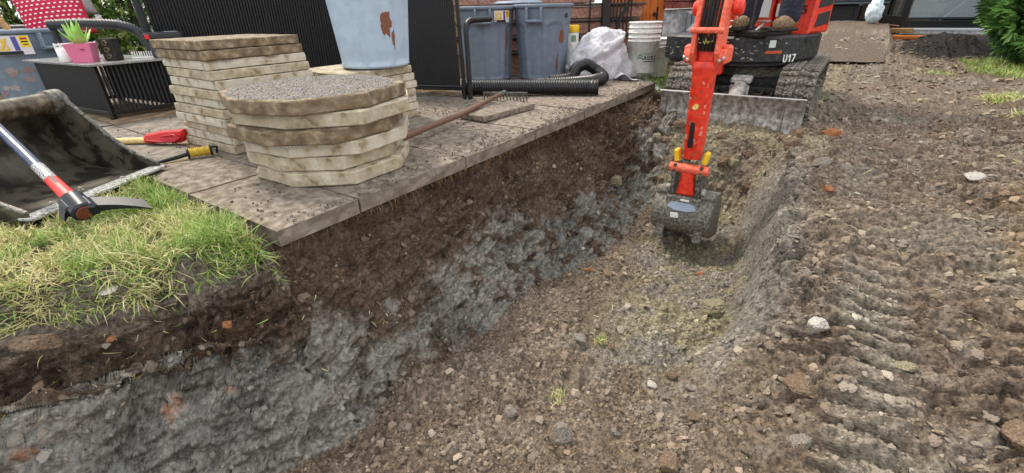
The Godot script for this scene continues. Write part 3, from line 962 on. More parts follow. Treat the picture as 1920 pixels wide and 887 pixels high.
# ================================================================ far right of the yard
func build_backyard() -> void:
	var b := Basis(TV, Vector3.UP, TV.cross(Vector3.UP))   # x across, z away from the camera is -
	var o := thing("hot_tub", "black square hot tub under a slate coloured lid at the yard end", "hot tub", uv3(10.4, 0.9, 0.2))
	o.basis = b
	box_part(o, "cabinet", Vector3(-0.25, 0.17, -0.5), Vector3(1.3, 0.34, 1.0), M.black, 0.02)
	box_part(o, "skirt", Vector3(-0.25, 0.19, 0.02), Vector3(1.1, 0.26, 0.02), mat(Color(0.07, 0.07, 0.078), 0.6), 0.006)
	box_part(o, "lid", Vector3(-0.1, 0.48, -0.45), Vector3(1.75, 0.24, 1.2), M.dark_siding, 0.02)
	box_part(o, "lid_edge", Vector3(-0.1, 0.352, 0.15), Vector3(1.75, 0.03, 0.02), mat(Color(0.3, 0.33, 0.36), 0.4), 0.004)
	for k in 3:
		box_part(o, "clip", Vector3(0.38 + k * 0.14, 0.32, 0.04), Vector3(0.05, 0.012, 0.01), M.bright_steel, 0.002)
	for k in 2:
		tag(box_part(self, "small_box", gp(9.5, 0.78 + k * 0.1) + Vector3(0, 0.025, 0), Vector3(0.07, 0.05, 0.06), [mat(Color(0.75, 0.8, 0.88), 0.5), mat(Color(0.6, 0.6, 0.62), 0.6)][k], 0.004, b), ["small pale blue box", "small grey box"][k] + " lying in front of the black hot tub", "box")
	# wall of pale block beyond the gap
	o = thing("block_wall", "cream painted block wall showing between hot tub and glass door", "wall", uv3(11.6, 1.9, 0.0))
	o.basis = b
	for r in 6:
		for k in 4:
			box_part(o, "block", Vector3(-0.5 + k * 0.33 - (0.16 if r % 2 else 0.0), 0.1 + r * 0.165, 0), Vector3(0.322, 0.158, 0.15), mat(Color(0.78, 0.73, 0.66), 0.9), 0.006)
	box_part(o, "mortar", Vector3(-0.06, 0.5, -0.02), Vector3(1.3, 1.0, 0.13), M.mortar)
	# white bag and a dark crate leaning
	var st := mb()
	var nn := nz(71, 2.2, 3)
	for k in ico_sphere(3):
		var q := []
		for d in k:
			var r: float = 1.0 + 0.2 * nn.get_noise_3dv(d * 0.8)
			q.append(Vector3(d.x * 0.12, d.y * (0.2 if d.y > 0 else 0.16) + 0.15, d.z * 0.11) * r)
		tri(st, q[0], q[1], q[2], 1)
	tag(obj("plastic_bag", st, mat(Color(0.8, 0.86, 0.88), 0.4), null, gp(9.55, 1.5)), "white plastic bag slumped in front of the pale block wall", "bag")
	o = thing("cardboard_tray", "dark open tray tipped up beside the white bag", "tray", uv3(9.6, 1.74, 0.23))
	o.basis = b * Basis(Vector3.BACK, -0.12)
	box_part(o, "panel", Vector3(0, 0.07, 0), Vector3(0.3, 0.13, 0.02), mat(Color(0.08, 0.065, 0.055), 0.8), 0.003)
	box_part(o, "flap", Vector3(-0.02, 0.0, 0.09), Vector3(0.3, 0.012, 0.17), mat(Color(0.5, 0.36, 0.27), 0.8), 0.003)
	# leaning poles by the door
	for k in 2:
		st = mb()
		bar(st, uv3(9.9, 1.46 + k * 0.34, 0.2), uv3(10.1, 1.5 + k * 0.36, 1.0), 0.045, 0.03)
		tag(obj("metal_upright", st, [M.gray_frame, M.black][k]), ["grey upright strut behind the white bag", "black upright strut beside the glass door frame"][k], "strut")
	# glass door on its footing
	o = thing("glass_door", "wide black framed glass door standing on a pale sill", "door", uv3(10.2, 1.9, 0.16))
	o.basis = b
	for q in [[Vector3(0.03, 0.6, 0), Vector3(0.1, 1.2, 0.08)], [Vector3(1.2, 0.6, 0), Vector3(0.12, 1.2, 0.08)], [Vector3(0.615, 0.055, 0), Vector3(1.05, 0.11, 0.08)], [Vector3(0.615, 1.14, 0), Vector3(1.05, 0.11, 0.08)]]:
		box_part(o, "frame", q[0], q[1], M.black, 0.006)
	box_part(o, "inner_frame", Vector3(0.62, 0.14, -0.01), Vector3(1.05, 0.035, 0.05), mat(Color(0.14, 0.15, 0.16), 0.5), 0.004)
	box_part(o, "pane", Vector3(0.615, 0.63, -0.012), Vector3(1.05, 1.0, 0.008), M.glass, 0.002)
	box_part(o, "sill", Vector3(0.72, -0.02, 0.03), Vector3(1.35, 0.036, 0.16), mat(Color(0.8, 0.81, 0.82), 0.5), 0.004)
	box_part(o, "footing", Vector3(0.72, -0.14, 0.0), Vector3(1.35, 0.2, 0.2), M.foundation, 0.01)
	o = thing("sunroom", "dark room behind the black framed glass door", "room", uv3(10.35, 1.9, 0.1))
	o.basis = b
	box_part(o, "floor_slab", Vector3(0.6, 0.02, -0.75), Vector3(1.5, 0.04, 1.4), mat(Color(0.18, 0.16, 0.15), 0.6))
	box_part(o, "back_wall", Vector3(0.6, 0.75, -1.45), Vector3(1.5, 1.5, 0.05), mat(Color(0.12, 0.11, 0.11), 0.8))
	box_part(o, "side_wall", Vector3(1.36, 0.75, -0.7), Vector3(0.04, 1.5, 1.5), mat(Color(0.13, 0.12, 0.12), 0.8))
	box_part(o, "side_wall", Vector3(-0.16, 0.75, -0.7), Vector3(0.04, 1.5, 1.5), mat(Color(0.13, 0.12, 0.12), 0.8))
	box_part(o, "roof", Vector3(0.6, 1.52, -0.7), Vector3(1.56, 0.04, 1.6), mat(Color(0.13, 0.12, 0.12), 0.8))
	o = thing("pale_stick", "pale stick leaning at a slant behind the glass of the door", "stick", uv3(10.5, 2.45, 0.16))
	o.basis = b
	st = mb(); bar(st, Vector3(-0.1, 0, 0), Vector3(0.42, 0.62, 0), 0.02, 0.02)
	obj("stick", st, mat(Color(0.8, 0.82, 0.8), 0.5), o)
	# boards left on the ground by the ramp
	st = mb(); bx(st, Vector3.ZERO, Vector3(0.62, 0.05, 0.12), 0.006, b)
	tag(obj("timber_board", st, M.wood_orange, null, gp(8.9, 2.02) + Vector3(0, 0.03, 0)), "orange brown timber board lying at the side of the dirt ramp", "board")
	st = mb(); bx(st, Vector3.ZERO, Vector3(0.34, 0.07, 0.15), 0.006, b)
	tag(obj("cut_beam", st, M.timber, null, uv3(9.9, 1.92, 0.13)), "pale cut beam end beside the sill of the glass door", "beam")
	# dirt covered plywood on the ramp
	st = mb()
	var f := func(a: float, c: float) -> Vector3:
		var u := lerpf(6.4, 9.35, a)
		var v := lerpf(0.95, 1.7, c)
		return gp(u, v).lerp(uv3(u, v, -0.07 + 0.24 * smoothstep(6.0, 9.4, u)), 0.55) + Vector3(0, 0.022, 0)
	surf(st, 60, 24, f, 1)
	var edge := mb()
	for k in 60:
		var a: Vector3 = f.call(k / 60.0, 1.0)
		var c: Vector3 = f.call((k + 1) / 60.0, 1.0)
		quad(st, a, c, c + Vector3(0, -0.06, 0), a + Vector3(0, -0.06, 0))
	tag(obj("ramp_board", st, mottled([[0.25, Color(0.25, 0.205, 0.165)], [0.5, Color(0.34, 0.285, 0.235)], [0.75, Color(0.44, 0.385, 0.33)]], 0.5, 0.95, 0.4, 60, 0.02)), "wide board buried under trodden dirt forming a ramp up the yard", "ramp board")

# ================================================================ stacked paving slabs
func slab(w: float, d: float, t: float, sd: int, chip := 0.006, poly := PackedVector2Array()) -> SurfaceTool:
	var n2 := nz(sd, 9.0, 3)
	var st := mb()
	if poly.is_empty():
		for c in [Vector2(-w, -d), Vector2(w, -d), Vector2(w, d), Vector2(-w, d)]:
			poly.append(c * 0.5)
	# subdivide the outline and roughen it
	var out := PackedVector2Array()
	for i in poly.size():
		var a := poly[i]
		var b := poly[(i + 1) % poly.size()]
		var parts := maxi(2, int((b - a).length() / 0.03))
		for k in parts:
			out.append(a.lerp(b, float(k) / parts))
	var rings := []
	for l in [[0.0, 0.004], [0.08, 0.0005], [0.5, 0.0], [0.92, 0.0005], [1.0, 0.004]]:
		var ring := []
		for q in out:
			var dir := q.normalized()
			var y: float = l[0] * t
			var inset: float = l[1] + chip * (0.2 + n2.get_noise_3d(q.x * 0.6, y * 3.0, q.y * 0.6)) * 0.4
			var big := n2.get_noise_3d(q.x * 0.5 + 5, y, q.y * 0.5)
			if big > 0.34 and l[0] > 0.7: inset += (big - 0.34) * 0.08
			ring.append(Vector3(q.x - dir.x * inset, y + 0.0015 * n2.get_noise_2d(q.x * 3, q.y * 3), q.y - dir.y * inset))
		rings.append(ring)
	var n := out.size()
	for l in 4:
		for k in n:
			facet(st, [rings[l][k], rings[l][(k + 1) % n], rings[l + 1][(k + 1) % n], rings[l + 1][k]], Vector3(0, t / 2, 0))
	for e in [[0, 0.0], [4, t]]:
		# top and bottom in two rings so that the faces are not perfectly flat
		var c := Vector3(0, e[1], 0)
		for k in n:
			var a: Vector3 = rings[e[0]][k]
			var b: Vector3 = rings[e[0]][(k + 1) % n]
			var a2 := a.lerp(c, 0.5) + Vector3(0, 0.002 * n2.get_noise_2d(a.x * 2, a.z * 2), 0)
			var b2 := b.lerp(c, 0.5) + Vector3(0, 0.002 * n2.get_noise_2d(b.x * 2, b.z * 2), 0)
			facet(st, [a, b, b2, a2], Vector3(0, t / 2, 0))
			facet(st, [a2, b2, c], Vector3(0, t / 2, 0))
	return st

const NTH := ["topmost", "second from top", "third from top", "fourth from top", "fifth from top", "sixth from top", "seventh from top", "eighth from top", "ninth from top", "tenth from top", "eleventh from top", "bottom"]

func build_stacks() -> void:
	var yaw := atan2(0.814, 0.581)      # local X along the trench
	# tall square stack
	var n := 12
	for i in n:
		var t := 0.0435
		var k := n - 1 - i
		var lean := 0.004 * sin(i * 1.7) + (0.02 if i > 8 else 0.0)
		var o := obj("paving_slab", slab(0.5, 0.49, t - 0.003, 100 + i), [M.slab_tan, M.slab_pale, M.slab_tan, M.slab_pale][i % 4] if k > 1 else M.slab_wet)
		o.name = numbered("stacked_slab")
		o.position = uv3(0.62 + rng.randf_range(-0.012, 0.012) + (0.02 if i == 7 else 0.0), -1.23 + rng.randf_range(-0.012, 0.012) - lean, i * t + 0.002)
		o.rotation.y = yaw + rng.randf_range(-0.035, 0.035)
		tag(o, "%s square slab of the tall paving stack beside the table" % NTH[k if k < 11 else 11], "slab", "slabs in the tall square stack")
	# stack of eight-sided slabs
	n = 6
	for i in n:
		var r := 0.355 if i > 3 else (0.335 if i > 1 else 0.31)
		var poly := PackedVector2Array()
		var sides := 8
		for q in sides:
			var a := TAU * (q + 0.5) / sides
			var rr := r * (1.08 if q % 2 else 1.02)
			poly.append(Vector2(cos(a), sin(a)) * rr)
		var k := n - 1 - i
		var o := obj("round_slab", slab(0, 0, 0.054, 200 + i, 0.008, poly), [M.slab_tan, M.slab_tan, M.slab_pale, M.slab_wet, M.slab_tan, M.slab_wet][i])
		o.name = numbered("octagonal_slab")
		o.position = Vector3(-0.81 + [0.03, 0.0, 0.02, -0.01, 0.02, -0.02][i], i * 0.057 + 0.002, -2.05 + [0.02, 0.0, -0.02, 0.02, -0.03, 0.0][i])
		o.rotation.y = rng.randf_range(-0.3, 0.3)
		tag(o, "%s eight sided slab of the low round stack on the patio" % (NTH[k] if k < 5 else "bottom"), "slab", "slabs in the round stack")
	# grit on top of the round stack, and on the ledge of a lower slab
	var xf := []
	var cols := []
	for i in 24000:
		var a := rng.randf() * TAU
		var rr := 0.335 * sqrt(rng.randf())
		var p := Vector3(-0.83 + cos(a) * rr, 0.343, -2.05 + sin(a) * rr)
		if i > 22800:
			a = rng.randf_range(1.2, 2.6); rr = rng.randf_range(0.29, 0.335)
			p = Vector3(-0.82 + cos(a) * rr, 0.1715, -2.03 + sin(a) * rr)
		var s := 0.0008 + 0.003 * pow(rng.randf(), 6.0)
		xf.append(Transform3D(Basis(Vector3(rng.randfn(), rng.randfn(), rng.randfn()).normalized(), rng.randf() * TAU).scaled_local(Vector3.ONE * s), p + Vector3(0, s * 0.3, 0)))
		cols.append([Color(0.36, 0.35, 0.345), Color(0.4, 0.395, 0.385), Color(0.43, 0.425, 0.42), Color(0.38, 0.37, 0.36), Color(0.15, 0.135, 0.125)][rng.randi() % 5] * rng.randf_range(0.9, 1.1))
	scatter(clod_mesh(62, 1, 0.6), M.crumb, xf, cols, "loose_chippings", "loose grey stone chippings lying on top of the round slab stack", "chippings")
	# low square stack carrying the bin
	n = 7
	for i in n:
		var k := n - 1 - i
		var o := obj("low_slab", slab(0.5, 0.5, 0.042, 300 + i), [M.slab_tan, M.slab_pale, M.slab_pale][i % 3])
		o.name = numbered("square_slab")
		o.position = uv3(1.25 + rng.randf_range(-0.01, 0.012), -1.1 + rng.randf_range(-0.012, 0.012), i * 0.045 + 0.002)
		o.rotation.y = yaw + rng.randf_range(-0.03, 0.03)
		tag(o, "%s square slab of the stack that carries the grey bin" % (NTH[k] if k < 6 else "bottom"), "slab", "slabs under the grey bin")

# ================================================================ rope furniture
# upright ropes between two rails, as one part
func ropes(parent: Node, a: Vector3, b: Vector3, h: Vector3, n: int, r: float, m: Material) -> void:
	var st := mb()
	for k in n:
		var p := a.lerp(b, (k + 0.5) / n) + Vector3(0, 0, rng.randf_range(-0.001, 0.001))
		tube(st, [p, p + h * 0.5, p + h], r, 7, false)
	tag(obj("rope_webbing", st, m, parent), "", "", "", "stuff")

# a rail wound with rope: a tube with ridges
func wound(parent: Node, called: String, path: Array, r: float, m: Material, pitch := 0.011) -> void:
	var c := Curve3D.new()
	for p in path: c.add_point(p)
	if path.size() > 2:
		for i in range(1, path.size() - 1):
			var t: Vector3 = (path[i + 1] - path[i - 1]) * 0.22
			c.set_point_in(i, -t); c.set_point_out(i, t)
	var n := int(c.get_baked_length() / pitch) * 2
	var pts := []
	var rad := []
	for i in n + 1:
		pts.append(c.sample_baked(c.get_baked_length() * i / n, true))
		rad.append(r * 1.04 if i % 2 else r * 0.74)
	var st := mb()
	tube(st, pts, rad, 10)
	obj(called, st, m, parent)

func build_furniture() -> void:
	# long rope sofa seen from behind
	var a := Vector3(-2.62, 0, -3.7)
	var b := Vector3(-1.16, 0, -4.53)
	var x := (b - a).normalized()
	var back := Vector3(-x.z, 0, x.x)              # towards us
	var w := (b - a).length()
	var o := thing("rope_sofa", "long black rope sofa seen from behind the slab stacks", "sofa", a)
	var L := func(s: float, y: float, d: float) -> Vector3: return x * s + Vector3(0, y, 0) - back * d
	var lean := Vector3(0, 1, 0) + back * 0.16
	ropes(o, L.call(0.04, 0.13, 0.0), L.call(w - 0.04, 0.13, 0.0), lean * 0.86, int(w / 0.0205), 0.0106, M.rope)
	wound(o, "side_rail", [L.call(0, 0.02, 0.0), L.call(0, 0.13, 0.0) , L.call(0, 0.5, 0.0) + back * 0.06, L.call(0, 1.0, 0.0) + back * 0.14], 0.03, M.rope_gray)
	wound(o, "side_rail", [L.call(w, 0.02, 0.0), L.call(w, 0.13, 0.0), L.call(w, 0.5, 0.0) + back * 0.06, L.call(w, 1.0, 0.0) + back * 0.14], 0.03, M.rope)
	wound(o, "bottom_rail", [L.call(0, 0.13, 0.0), L.call(w, 0.13, 0.0)], 0.02, M.rope)
	wound(o, "middle_rail", [L.call(0.02, 0.4, -0.035), L.call(w - 0.02, 0.4, -0.035)], 0.012, M.rope)
	wound(o, "top_rail", [L.call(0, 1.0, 0.0) + back * 0.14, L.call(w, 1.0, 0.0) + back * 0.14], 0.03, M.rope)
	wound(o, "armrest", [L.call(0.0, 0.36, 0.0) + back * 0.03, L.call(-0.06, 0.52, 0.02), L.call(-0.16, 0.575, 0.04), L.call(-0.35, 0.59, 0.08), L.call(-0.56, 0.59, 0.1)], 0.034, M.rope_gray, 0.016)
	wound(o, "arm_post", [L.call(-0.54, 0.58, 0.12), L.call(-0.56, 0.02, 0.14)], 0.024, M.rope)
	wound(o, "armrest", [L.call(w, 0.58, 0.0) + back * 0.08, L.call(w, 0.58, 0.5)], 0.03, M.rope)
	var st := mb(); bx(st, L.call(w / 2, 0.28, 0.36), Vector3(w - 0.06, 0.12, 0.62), 0.03, Basis(x, Vector3.UP, x.cross(Vector3.UP)))
	obj("seat_cushion", st, M.cushion, o)
	for s in [0.05, w - 0.05]:
		st = mb(); cyl(st, L.call(s, 0.0, 0.62), L.call(s, 0.3, 0.62), 0.022)
		obj("leg", st, M.black, o)
	# rope armchair to the right of it
	a = Vector3(-0.93, 0, -3.86)
	b = Vector3(-0.335, 0, -3.655)
	x = (b - a).normalized()
	back = Vector3(-x.z, 0, x.x)
	w = (b - a).length()
	L = func(s: float, y: float, d: float) -> Vector3: return x * s + Vector3(0, y, 0) - back * d
	o = thing("rope_armchair", "black rope armchair seen from behind, right of the grey bin", "armchair", a)
	ropes(o, L.call(0.03, 0.07, 0.0), L.call(w - 0.03, 0.07, 0.0), (Vector3(0, 1, 0) + back * 0.05) * 0.9, int(w / 0.0175), 0.0096, M.rope)
	for s in [0.0, w]:
		wound(o, "side_rail", [L.call(s, 0.0, 0.0), L.call(s, 0.5, 0.0) + back * 0.02, L.call(s, 0.98, 0.0) + back * 0.05], 0.016, M.rope)
	wound(o, "bottom_rail", [L.call(0, 0.07, 0.0), L.call(w, 0.07, 0.0)], 0.014, M.rope)
	wound(o, "middle_rail", [L.call(0.02, 0.09, -0.02), L.call(w, 0.09, -0.02)], 0.01, M.rope)
	wound(o, "top_rail", [L.call(0, 0.98, 0.0) + back * 0.05, L.call(w, 0.98, 0.0) + back * 0.05], 0.018, M.rope)
	wound(o, "armrest", [L.call(w + 0.045, 0.0, 0.0), L.call(w + 0.045, 0.3, 0.0), L.call(w + 0.045, 0.49, 0.0), L.call(w + 0.055, 0.54, 0.05), L.call(w + 0.07, 0.545, 0.16), L.call(w + 0.08, 0.545, 0.4)], 0.021, M.rope)
	wound(o, "armrest", [L.call(-0.045, 0.0, 0.0), L.call(-0.045, 0.49, 0.0), L.call(-0.06, 0.545, 0.16), L.call(-0.06, 0.545, 0.4), L.call(-0.06, 0.0, 0.5)], 0.021, M.rope)
	st = mb(); bx(st, L.call(w / 2 - 0.08, 0.3, 0.22), Vector3(w - 0.22, 0.1, 0.34), 0.03, Basis(x, Vector3.UP, x.cross(Vector3.UP)))
	obj("seat_cushion", st, M.cushion, o)
	# low rope table
	var p1 := Vector3(-2.70, 0, -3.2)
	var p2 := Vector3(-3.476, 0, -3.65)
	var p3 := p1 + Vector3(0.25, 0, -0.335)
	var p4 := p2 + Vector3(0.25, 0, -0.335)
	o = thing("rope_table", "low black rope sided table with a thin grey top", "table", p1)
	var H := 0.345
	var tapers := Vector3(0.0, 0, 0.0)
	for p in [p1, p2, p3, p4]:
		st = mb(); bar(st, p - p1, p - p1 + Vector3(0, H, 0), 0.03, 0.03)
		obj("leg", st, M.black, o)
	for e in [[p1, p3], [p1, p2], [p2, p4], [p3, p4]]:
		var len: float = (e[1] - e[0]).length()
		ropes(o, e[0] - p1 + Vector3(0, 0.04, 0), e[1] - p1 + Vector3(0, 0.04, 0), Vector3(0, H - 0.05, 0), int(len / 0.025), 0.0078, M.rope)
		st = mb(); bar(st, e[0] - p1 + Vector3(0, 0.04, 0), e[1] - p1 + Vector3(0, 0.04, 0), 0.024, 0.024)
		obj("lower_rail", st, M.black, o)
	st = mb()
	var d1 := (p2 - p1).normalized() * 0.07
	var d2 := (p3 - p1).normalized() * 0.05
	var poly := PackedVector2Array()
	for p in [p1 - d1 - d2, p3 - d1 + d2, p4 + d1 * 1.6 + d2, p2 + d1 * 1.6 - d2]:
		poly.append(Vector2(p.x - p1.x, -(p.z - p1.z)))
	prism(st, poly, 0.014, Transform3D(Basis(Vector3.RIGHT, -PI / 2), Vector3(0, H, 0)), 0.002)
	obj("table_top", st, mottled([[0.3, Color(0.46, 0.46, 0.46)], [0.6, Color(0.58, 0.58, 0.57)]], 0.4, 0.25, 0.0, 61), o)
	# pink pot with a succulent on the table
	var tp := Vector3(-2.86, 0.36, -3.36)
	o = thing("potted_succulent", "green succulent in a square pink pot on the black table", "plant", tp, 0.35)
	st = mb()
	var pot := []
	for y in [[0.0, 0.055], [0.115, 0.072], [0.115, 0.064], [0.09, 0.062]]:
		var r: float = y[1]
		pot.append([Vector3(-r, y[0], -r), Vector3(r, y[0], -r), Vector3(r, y[0], r), Vector3(-r, y[0], r)])
	for l in 3:
		for k in 4:
			var q := [pot[l][k], pot[l][(k + 1) % 4], pot[l + 1][(k + 1) % 4], pot[l + 1][k]]
			facet(st, q, Vector3(0, 0.05, 0) if l < 2 else Vector3(0, 0.1, 0) + (q[0] + q[1]) * 2.0)
	facet(st, pot[3], Vector3.ZERO)
	facet(st, pot[0], Vector3(0, 1, 0))
	obj("pot", st, M.pot, o)
	st = mb(); bx(st, Vector3(0.025, 0.08, 0.0695), Vector3(0.025, 0.009, 0.01), 0.002)
	obj("pot_tab", st, mat(Color(0.62, 0.2, 0.36), 0.5), o)
	for k in 14:
		st = mb()
		var ang := TAU * k / 14.0 * 3.0 + 0.3
		var tilt := 0.2 + 0.9 * (k / 14.0)
		var ln := rng.randf_range(0.13, 0.18)
		var d := Vector3(cos(ang) * sin(tilt), cos(tilt), sin(ang) * sin(tilt))
		var sd := d.cross(Vector3.UP).normalized()
		var up := sd.cross(d)
		surf(st, 6, 6, func(s: float, t: float) -> Vector3:
			var wd := 0.029 * sin(PI * pow(s, 0.7) * 0.93 + 0.15) * (1.0 - s * s * 0.6) if s < 0.999 else 0.0
			var th := TAU * t
			return Vector3(0, 0.1, 0) + d * ln * s + up * 0.03 * s * s + sd * cos(th) * wd + up * sin(th) * wd * 0.3, 1)
		obj("leaf", st, mat(Color(0.55, 0.75, 0.3).lerp(Color(0.78, 0.88, 0.6), rng.randf() * 0.6), 0.45), o)
	# white mug with a lattice basket behind
	o = thing("white_mug", "white mug standing left of the pink pot", "mug", tp + Vector3(-0.13, 0, 0.0))
	st = mb(); lathe(st, [[0.0, 0.002], [0.034, 0.0], [0.036, 0.004], [0.037, 0.085], [0.034, 0.085], [0.033, 0.01], [0.0, 0.01]], 24)
	obj("cup", st, M.white, o)
	st = mb()
	var hp := []
	for k in 9: hp.append(Vector3(0.034 + 0.024 * sin(PI * k / 8.0), 0.02 + 0.05 * k / 8.0, 0.006))
	tube(st, hp, 0.005, 6)
	obj("handle", st, M.white, o)
	o = thing("white_basket", "white openwork basket on the table behind the mug", "basket", tp + Vector3(-0.17, 0, -0.16), 0.5)
	for k in 6:
		box_part(o, "slat", Vector3(0, 0.01 + k * 0.019, 0.06), Vector3(0.2, 0.012, 0.008), M.white, 0.002)
		box_part(o, "slat", Vector3(0, 0.01 + k * 0.019, -0.06), Vector3(0.2, 0.012, 0.008), M.white, 0.002)
	for k in 4:
		box_part(o, "upright", Vector3(-0.1 + (k % 2) * 0.2, 0.058, -0.06 + (k / 2) * 0.12), Vector3(0.01, 0.115, 0.012), M.white, 0.002)
	box_part(o, "base", Vector3(0, 0.004, 0), Vector3(0.2, 0.006, 0.12), M.white, 0.002)
	# dark carved candle holder right of the pot
	o = thing("scroll_lantern", "dark scrolled metal lantern right of the pink pot", "lantern", tp + Vector3(0.145, 0, -0.06))
	box_part(o, "frame", Vector3(0, 0.07, 0), Vector3(0.09, 0.14, 0.07), M.black_rough)
	for k in 3:
		st = mb()
		var sp := []
		for q in 15:
			var t := q / 14.0 * TAU * 1.3
			sp.append(Vector3(cos(t) * 0.02 * (1.0 - q / 22.0), 0.025 + k * 0.042 + sin(t) * 0.02 * (1.0 - q / 22.0), 0.039))
		tube(st, sp, 0.004, 5)
		obj("scroll", st, mat(Color(0.42, 0.37, 0.3), 0.5, 0.4), o)
	# power tool case and red-handled tool at the right end of the table
	o = thing("tool_case", "dark grey plastic tool case with a red catch on the table end", "case", tp + Vector3(0.4, 0, -0.26), 0.4)
	box_part(o, "body", Vector3(0, 0.055, 0), Vector3(0.2, 0.11, 0.1), mat(Color(0.2, 0.215, 0.24), 0.5), 0.012)
	box_part(o, "lid", Vector3(0, 0.14, 0), Vector3(0.24, 0.05, 0.11), mat(Color(0.13, 0.135, 0.15), 0.5), 0.014)
	box_part(o, "catch", Vector3(-0.09, 0.135, 0.058), Vector3(0.03, 0.03, 0.012), M.red, 0.004)
	box_part(o, "painted_shine", Vector3(0.05, 0.166, 0.02), Vector3(0.08, 0.004, 0.03), mat(Color(0.6, 0.61, 0.63), 0.4), 0.001)  # highlight on the lid, painted as a thin pale plate
	o = thing("white_rack", "small white wire rack on the table between lantern and case", "rack", tp + Vector3(0.21, 0, -0.15), 0.4)
	for k in 9:
		box_part(o, "wire", Vector3(k * 0.014, 0.022, 0), Vector3(0.006, 0.044, 0.006), M.white, 0.001)
	box_part(o, "rail", Vector3(0.056, 0.004, 0), Vector3(0.13, 0.007, 0.012), M.white, 0.001)
	# second sofa at the far left with its cushions
	o = thing("cushioned_sofa", "black rope sofa with grey back cushions behind the left bin", "sofa", Vector3(-5.05, 0, -4.35), 0.6)
	wound(o, "front_rail", [Vector3(-1.2, 0.555, 0), Vector3(1.02, 0.555, 0)], 0.035, M.rope_gray)
	ropes(o, Vector3(-1.2, 0.1, 0), Vector3(1.0, 0.1, 0), Vector3(0, 0.44, 0), 80, 0.009, M.rope)
	for s in [-1.2, 1.02]:
		wound(o, "post", [Vector3(s, 0, 0), Vector3(s, 0.55, 0)], 0.028, M.rope)
		wound(o, "armrest", [Vector3(s, 0.55, 0), Vector3(s, 0.55, -0.7)], 0.03, M.rope)
	wound(o, "front_rail", [Vector3(-1.2, 0.36, -0.7), Vector3(1.02, 0.36, -0.7)], 0.03, M.rope)
	box_part(o, "seat", Vector3(-0.1, 0.36, -0.34), Vector3(2.1, 0.14, 0.6), M.cushion, 0.04)
	for k in 2:
		st = mb()
		pillow(st, Vector3(0.72, 0.5, 0.2))
		var c := obj("back_cushion", st, M.cushion, o, Vector3(-0.72 + k * 0.84, 0.63, -0.12))
		c.rotation = Vector3(-0.18, 0, 0.03)
	st = mb()
	pillow(st, Vector3(0.5, 0.38, 0.16))
	var pk := obj("pink_cushion", st, mat(Color(0.74, 0.12, 0.26), 0.85))
	pk.name = numbered("pink_cushion")
	pk.position = Vector3(-3.95, 0.66, -4.5)
	pk.rotation = Vector3(-0.25, 0.45, 0.1)
	tag(pk, "pink cushion with white spots leaning in the corner of the sofa", "cushion")
	var dots := mb()
	for i in 12:
		for j in 11:
			var fx := (i + 0.5 * (j % 2) + 0.25) / 12.5 - 0.5
			var fy := (j + 0.5) / 11.0 - 0.5
			var c := pillow_at(fx * 2, fy * 2, 1.0, Vector3(0.5, 0.38, 0.16))
			var ring := []
			for k in 8:
				var q := pillow_at(fx * 2 + cos(TAU * k / 8) * 0.045, fy * 2 + sin(TAU * k / 8) * 0.036, 1.0, Vector3(0.5, 0.38, 0.16))
				ring.append(q + Vector3(0, 0, 0.0025))
			for k in 8: facet(dots, [c + Vector3(0, 0, 0.003), ring[k], ring[(k + 1) % 8]], c - Vector3(0, 0, 1))
	tag(obj("white_spots", dots, mat(Color(0.93, 0.86, 0.86), 0.9), pk), "", "", "", "stuff")
	st = mb()
	pillow(st, Vector3(0.5, 0.44, 0.16))
	var gk := obj("gray_cushion", st, mottled([[0.3, Color(0.52, 0.5, 0.5)], [0.7, Color(0.64, 0.62, 0.61)]], 0.3, 0.9, 0.1, 62))
	gk.name = numbered("gray_cushion")
	gk.position = Vector3(-4.15, 0.84, -4.85)
	gk.rotation = Vector3(-0.3, 0.4, 0.1)
	tag(gk, "pale grey cushion behind the pink spotted one", "cushion")

func pillow_at(x: float, y: float, side: float, s: Vector3) -> Vector3:
	var e := (1.0 - pow(absf(x), 2.6)) * (1.0 - pow(absf(y), 2.6))
	var pin := 1.0 - 0.09 * (1.0 - x * x) * y * y
	var pin2 := 1.0 - 0.09 * (1.0 - y * y) * x * x
	return Vector3(x * s.x * 0.5 * pin2, y * s.y * 0.5 * pin, side * s.z * 0.5 * pow(maxf(e, 0.0), 0.55))

func pillow(st: SurfaceTool, s: Vector3) -> void:
	for side in [1.0, -1.0]:
		surf(st, 16, 16, func(a: float, b: float) -> Vector3: return pillow_at((a * 2 - 1) * side, b * 2 - 1, side, s), 1)

# ================================================================ grey bins
const BIN_PANELS := 8
func bin_r(y: float, H: float, r0: float, r1: float) -> float:
	return lerpf(r0, r1, y / H)

func bin_radius(r: float, t: float, y: float, H: float, flute: float) -> float:
	var f := fposmod(t / TAU * BIN_PANELS, 1.0) * 2.0 - 1.0
	var top := 0.76 - 0.07 * f * f
	var inn := smoothstep(0.86, 0.68, absf(f)) * smoothstep(0.03, 0.06, y / H) * smoothstep(top + 0.012, top - 0.012, y / H)
	return r - flute * inn

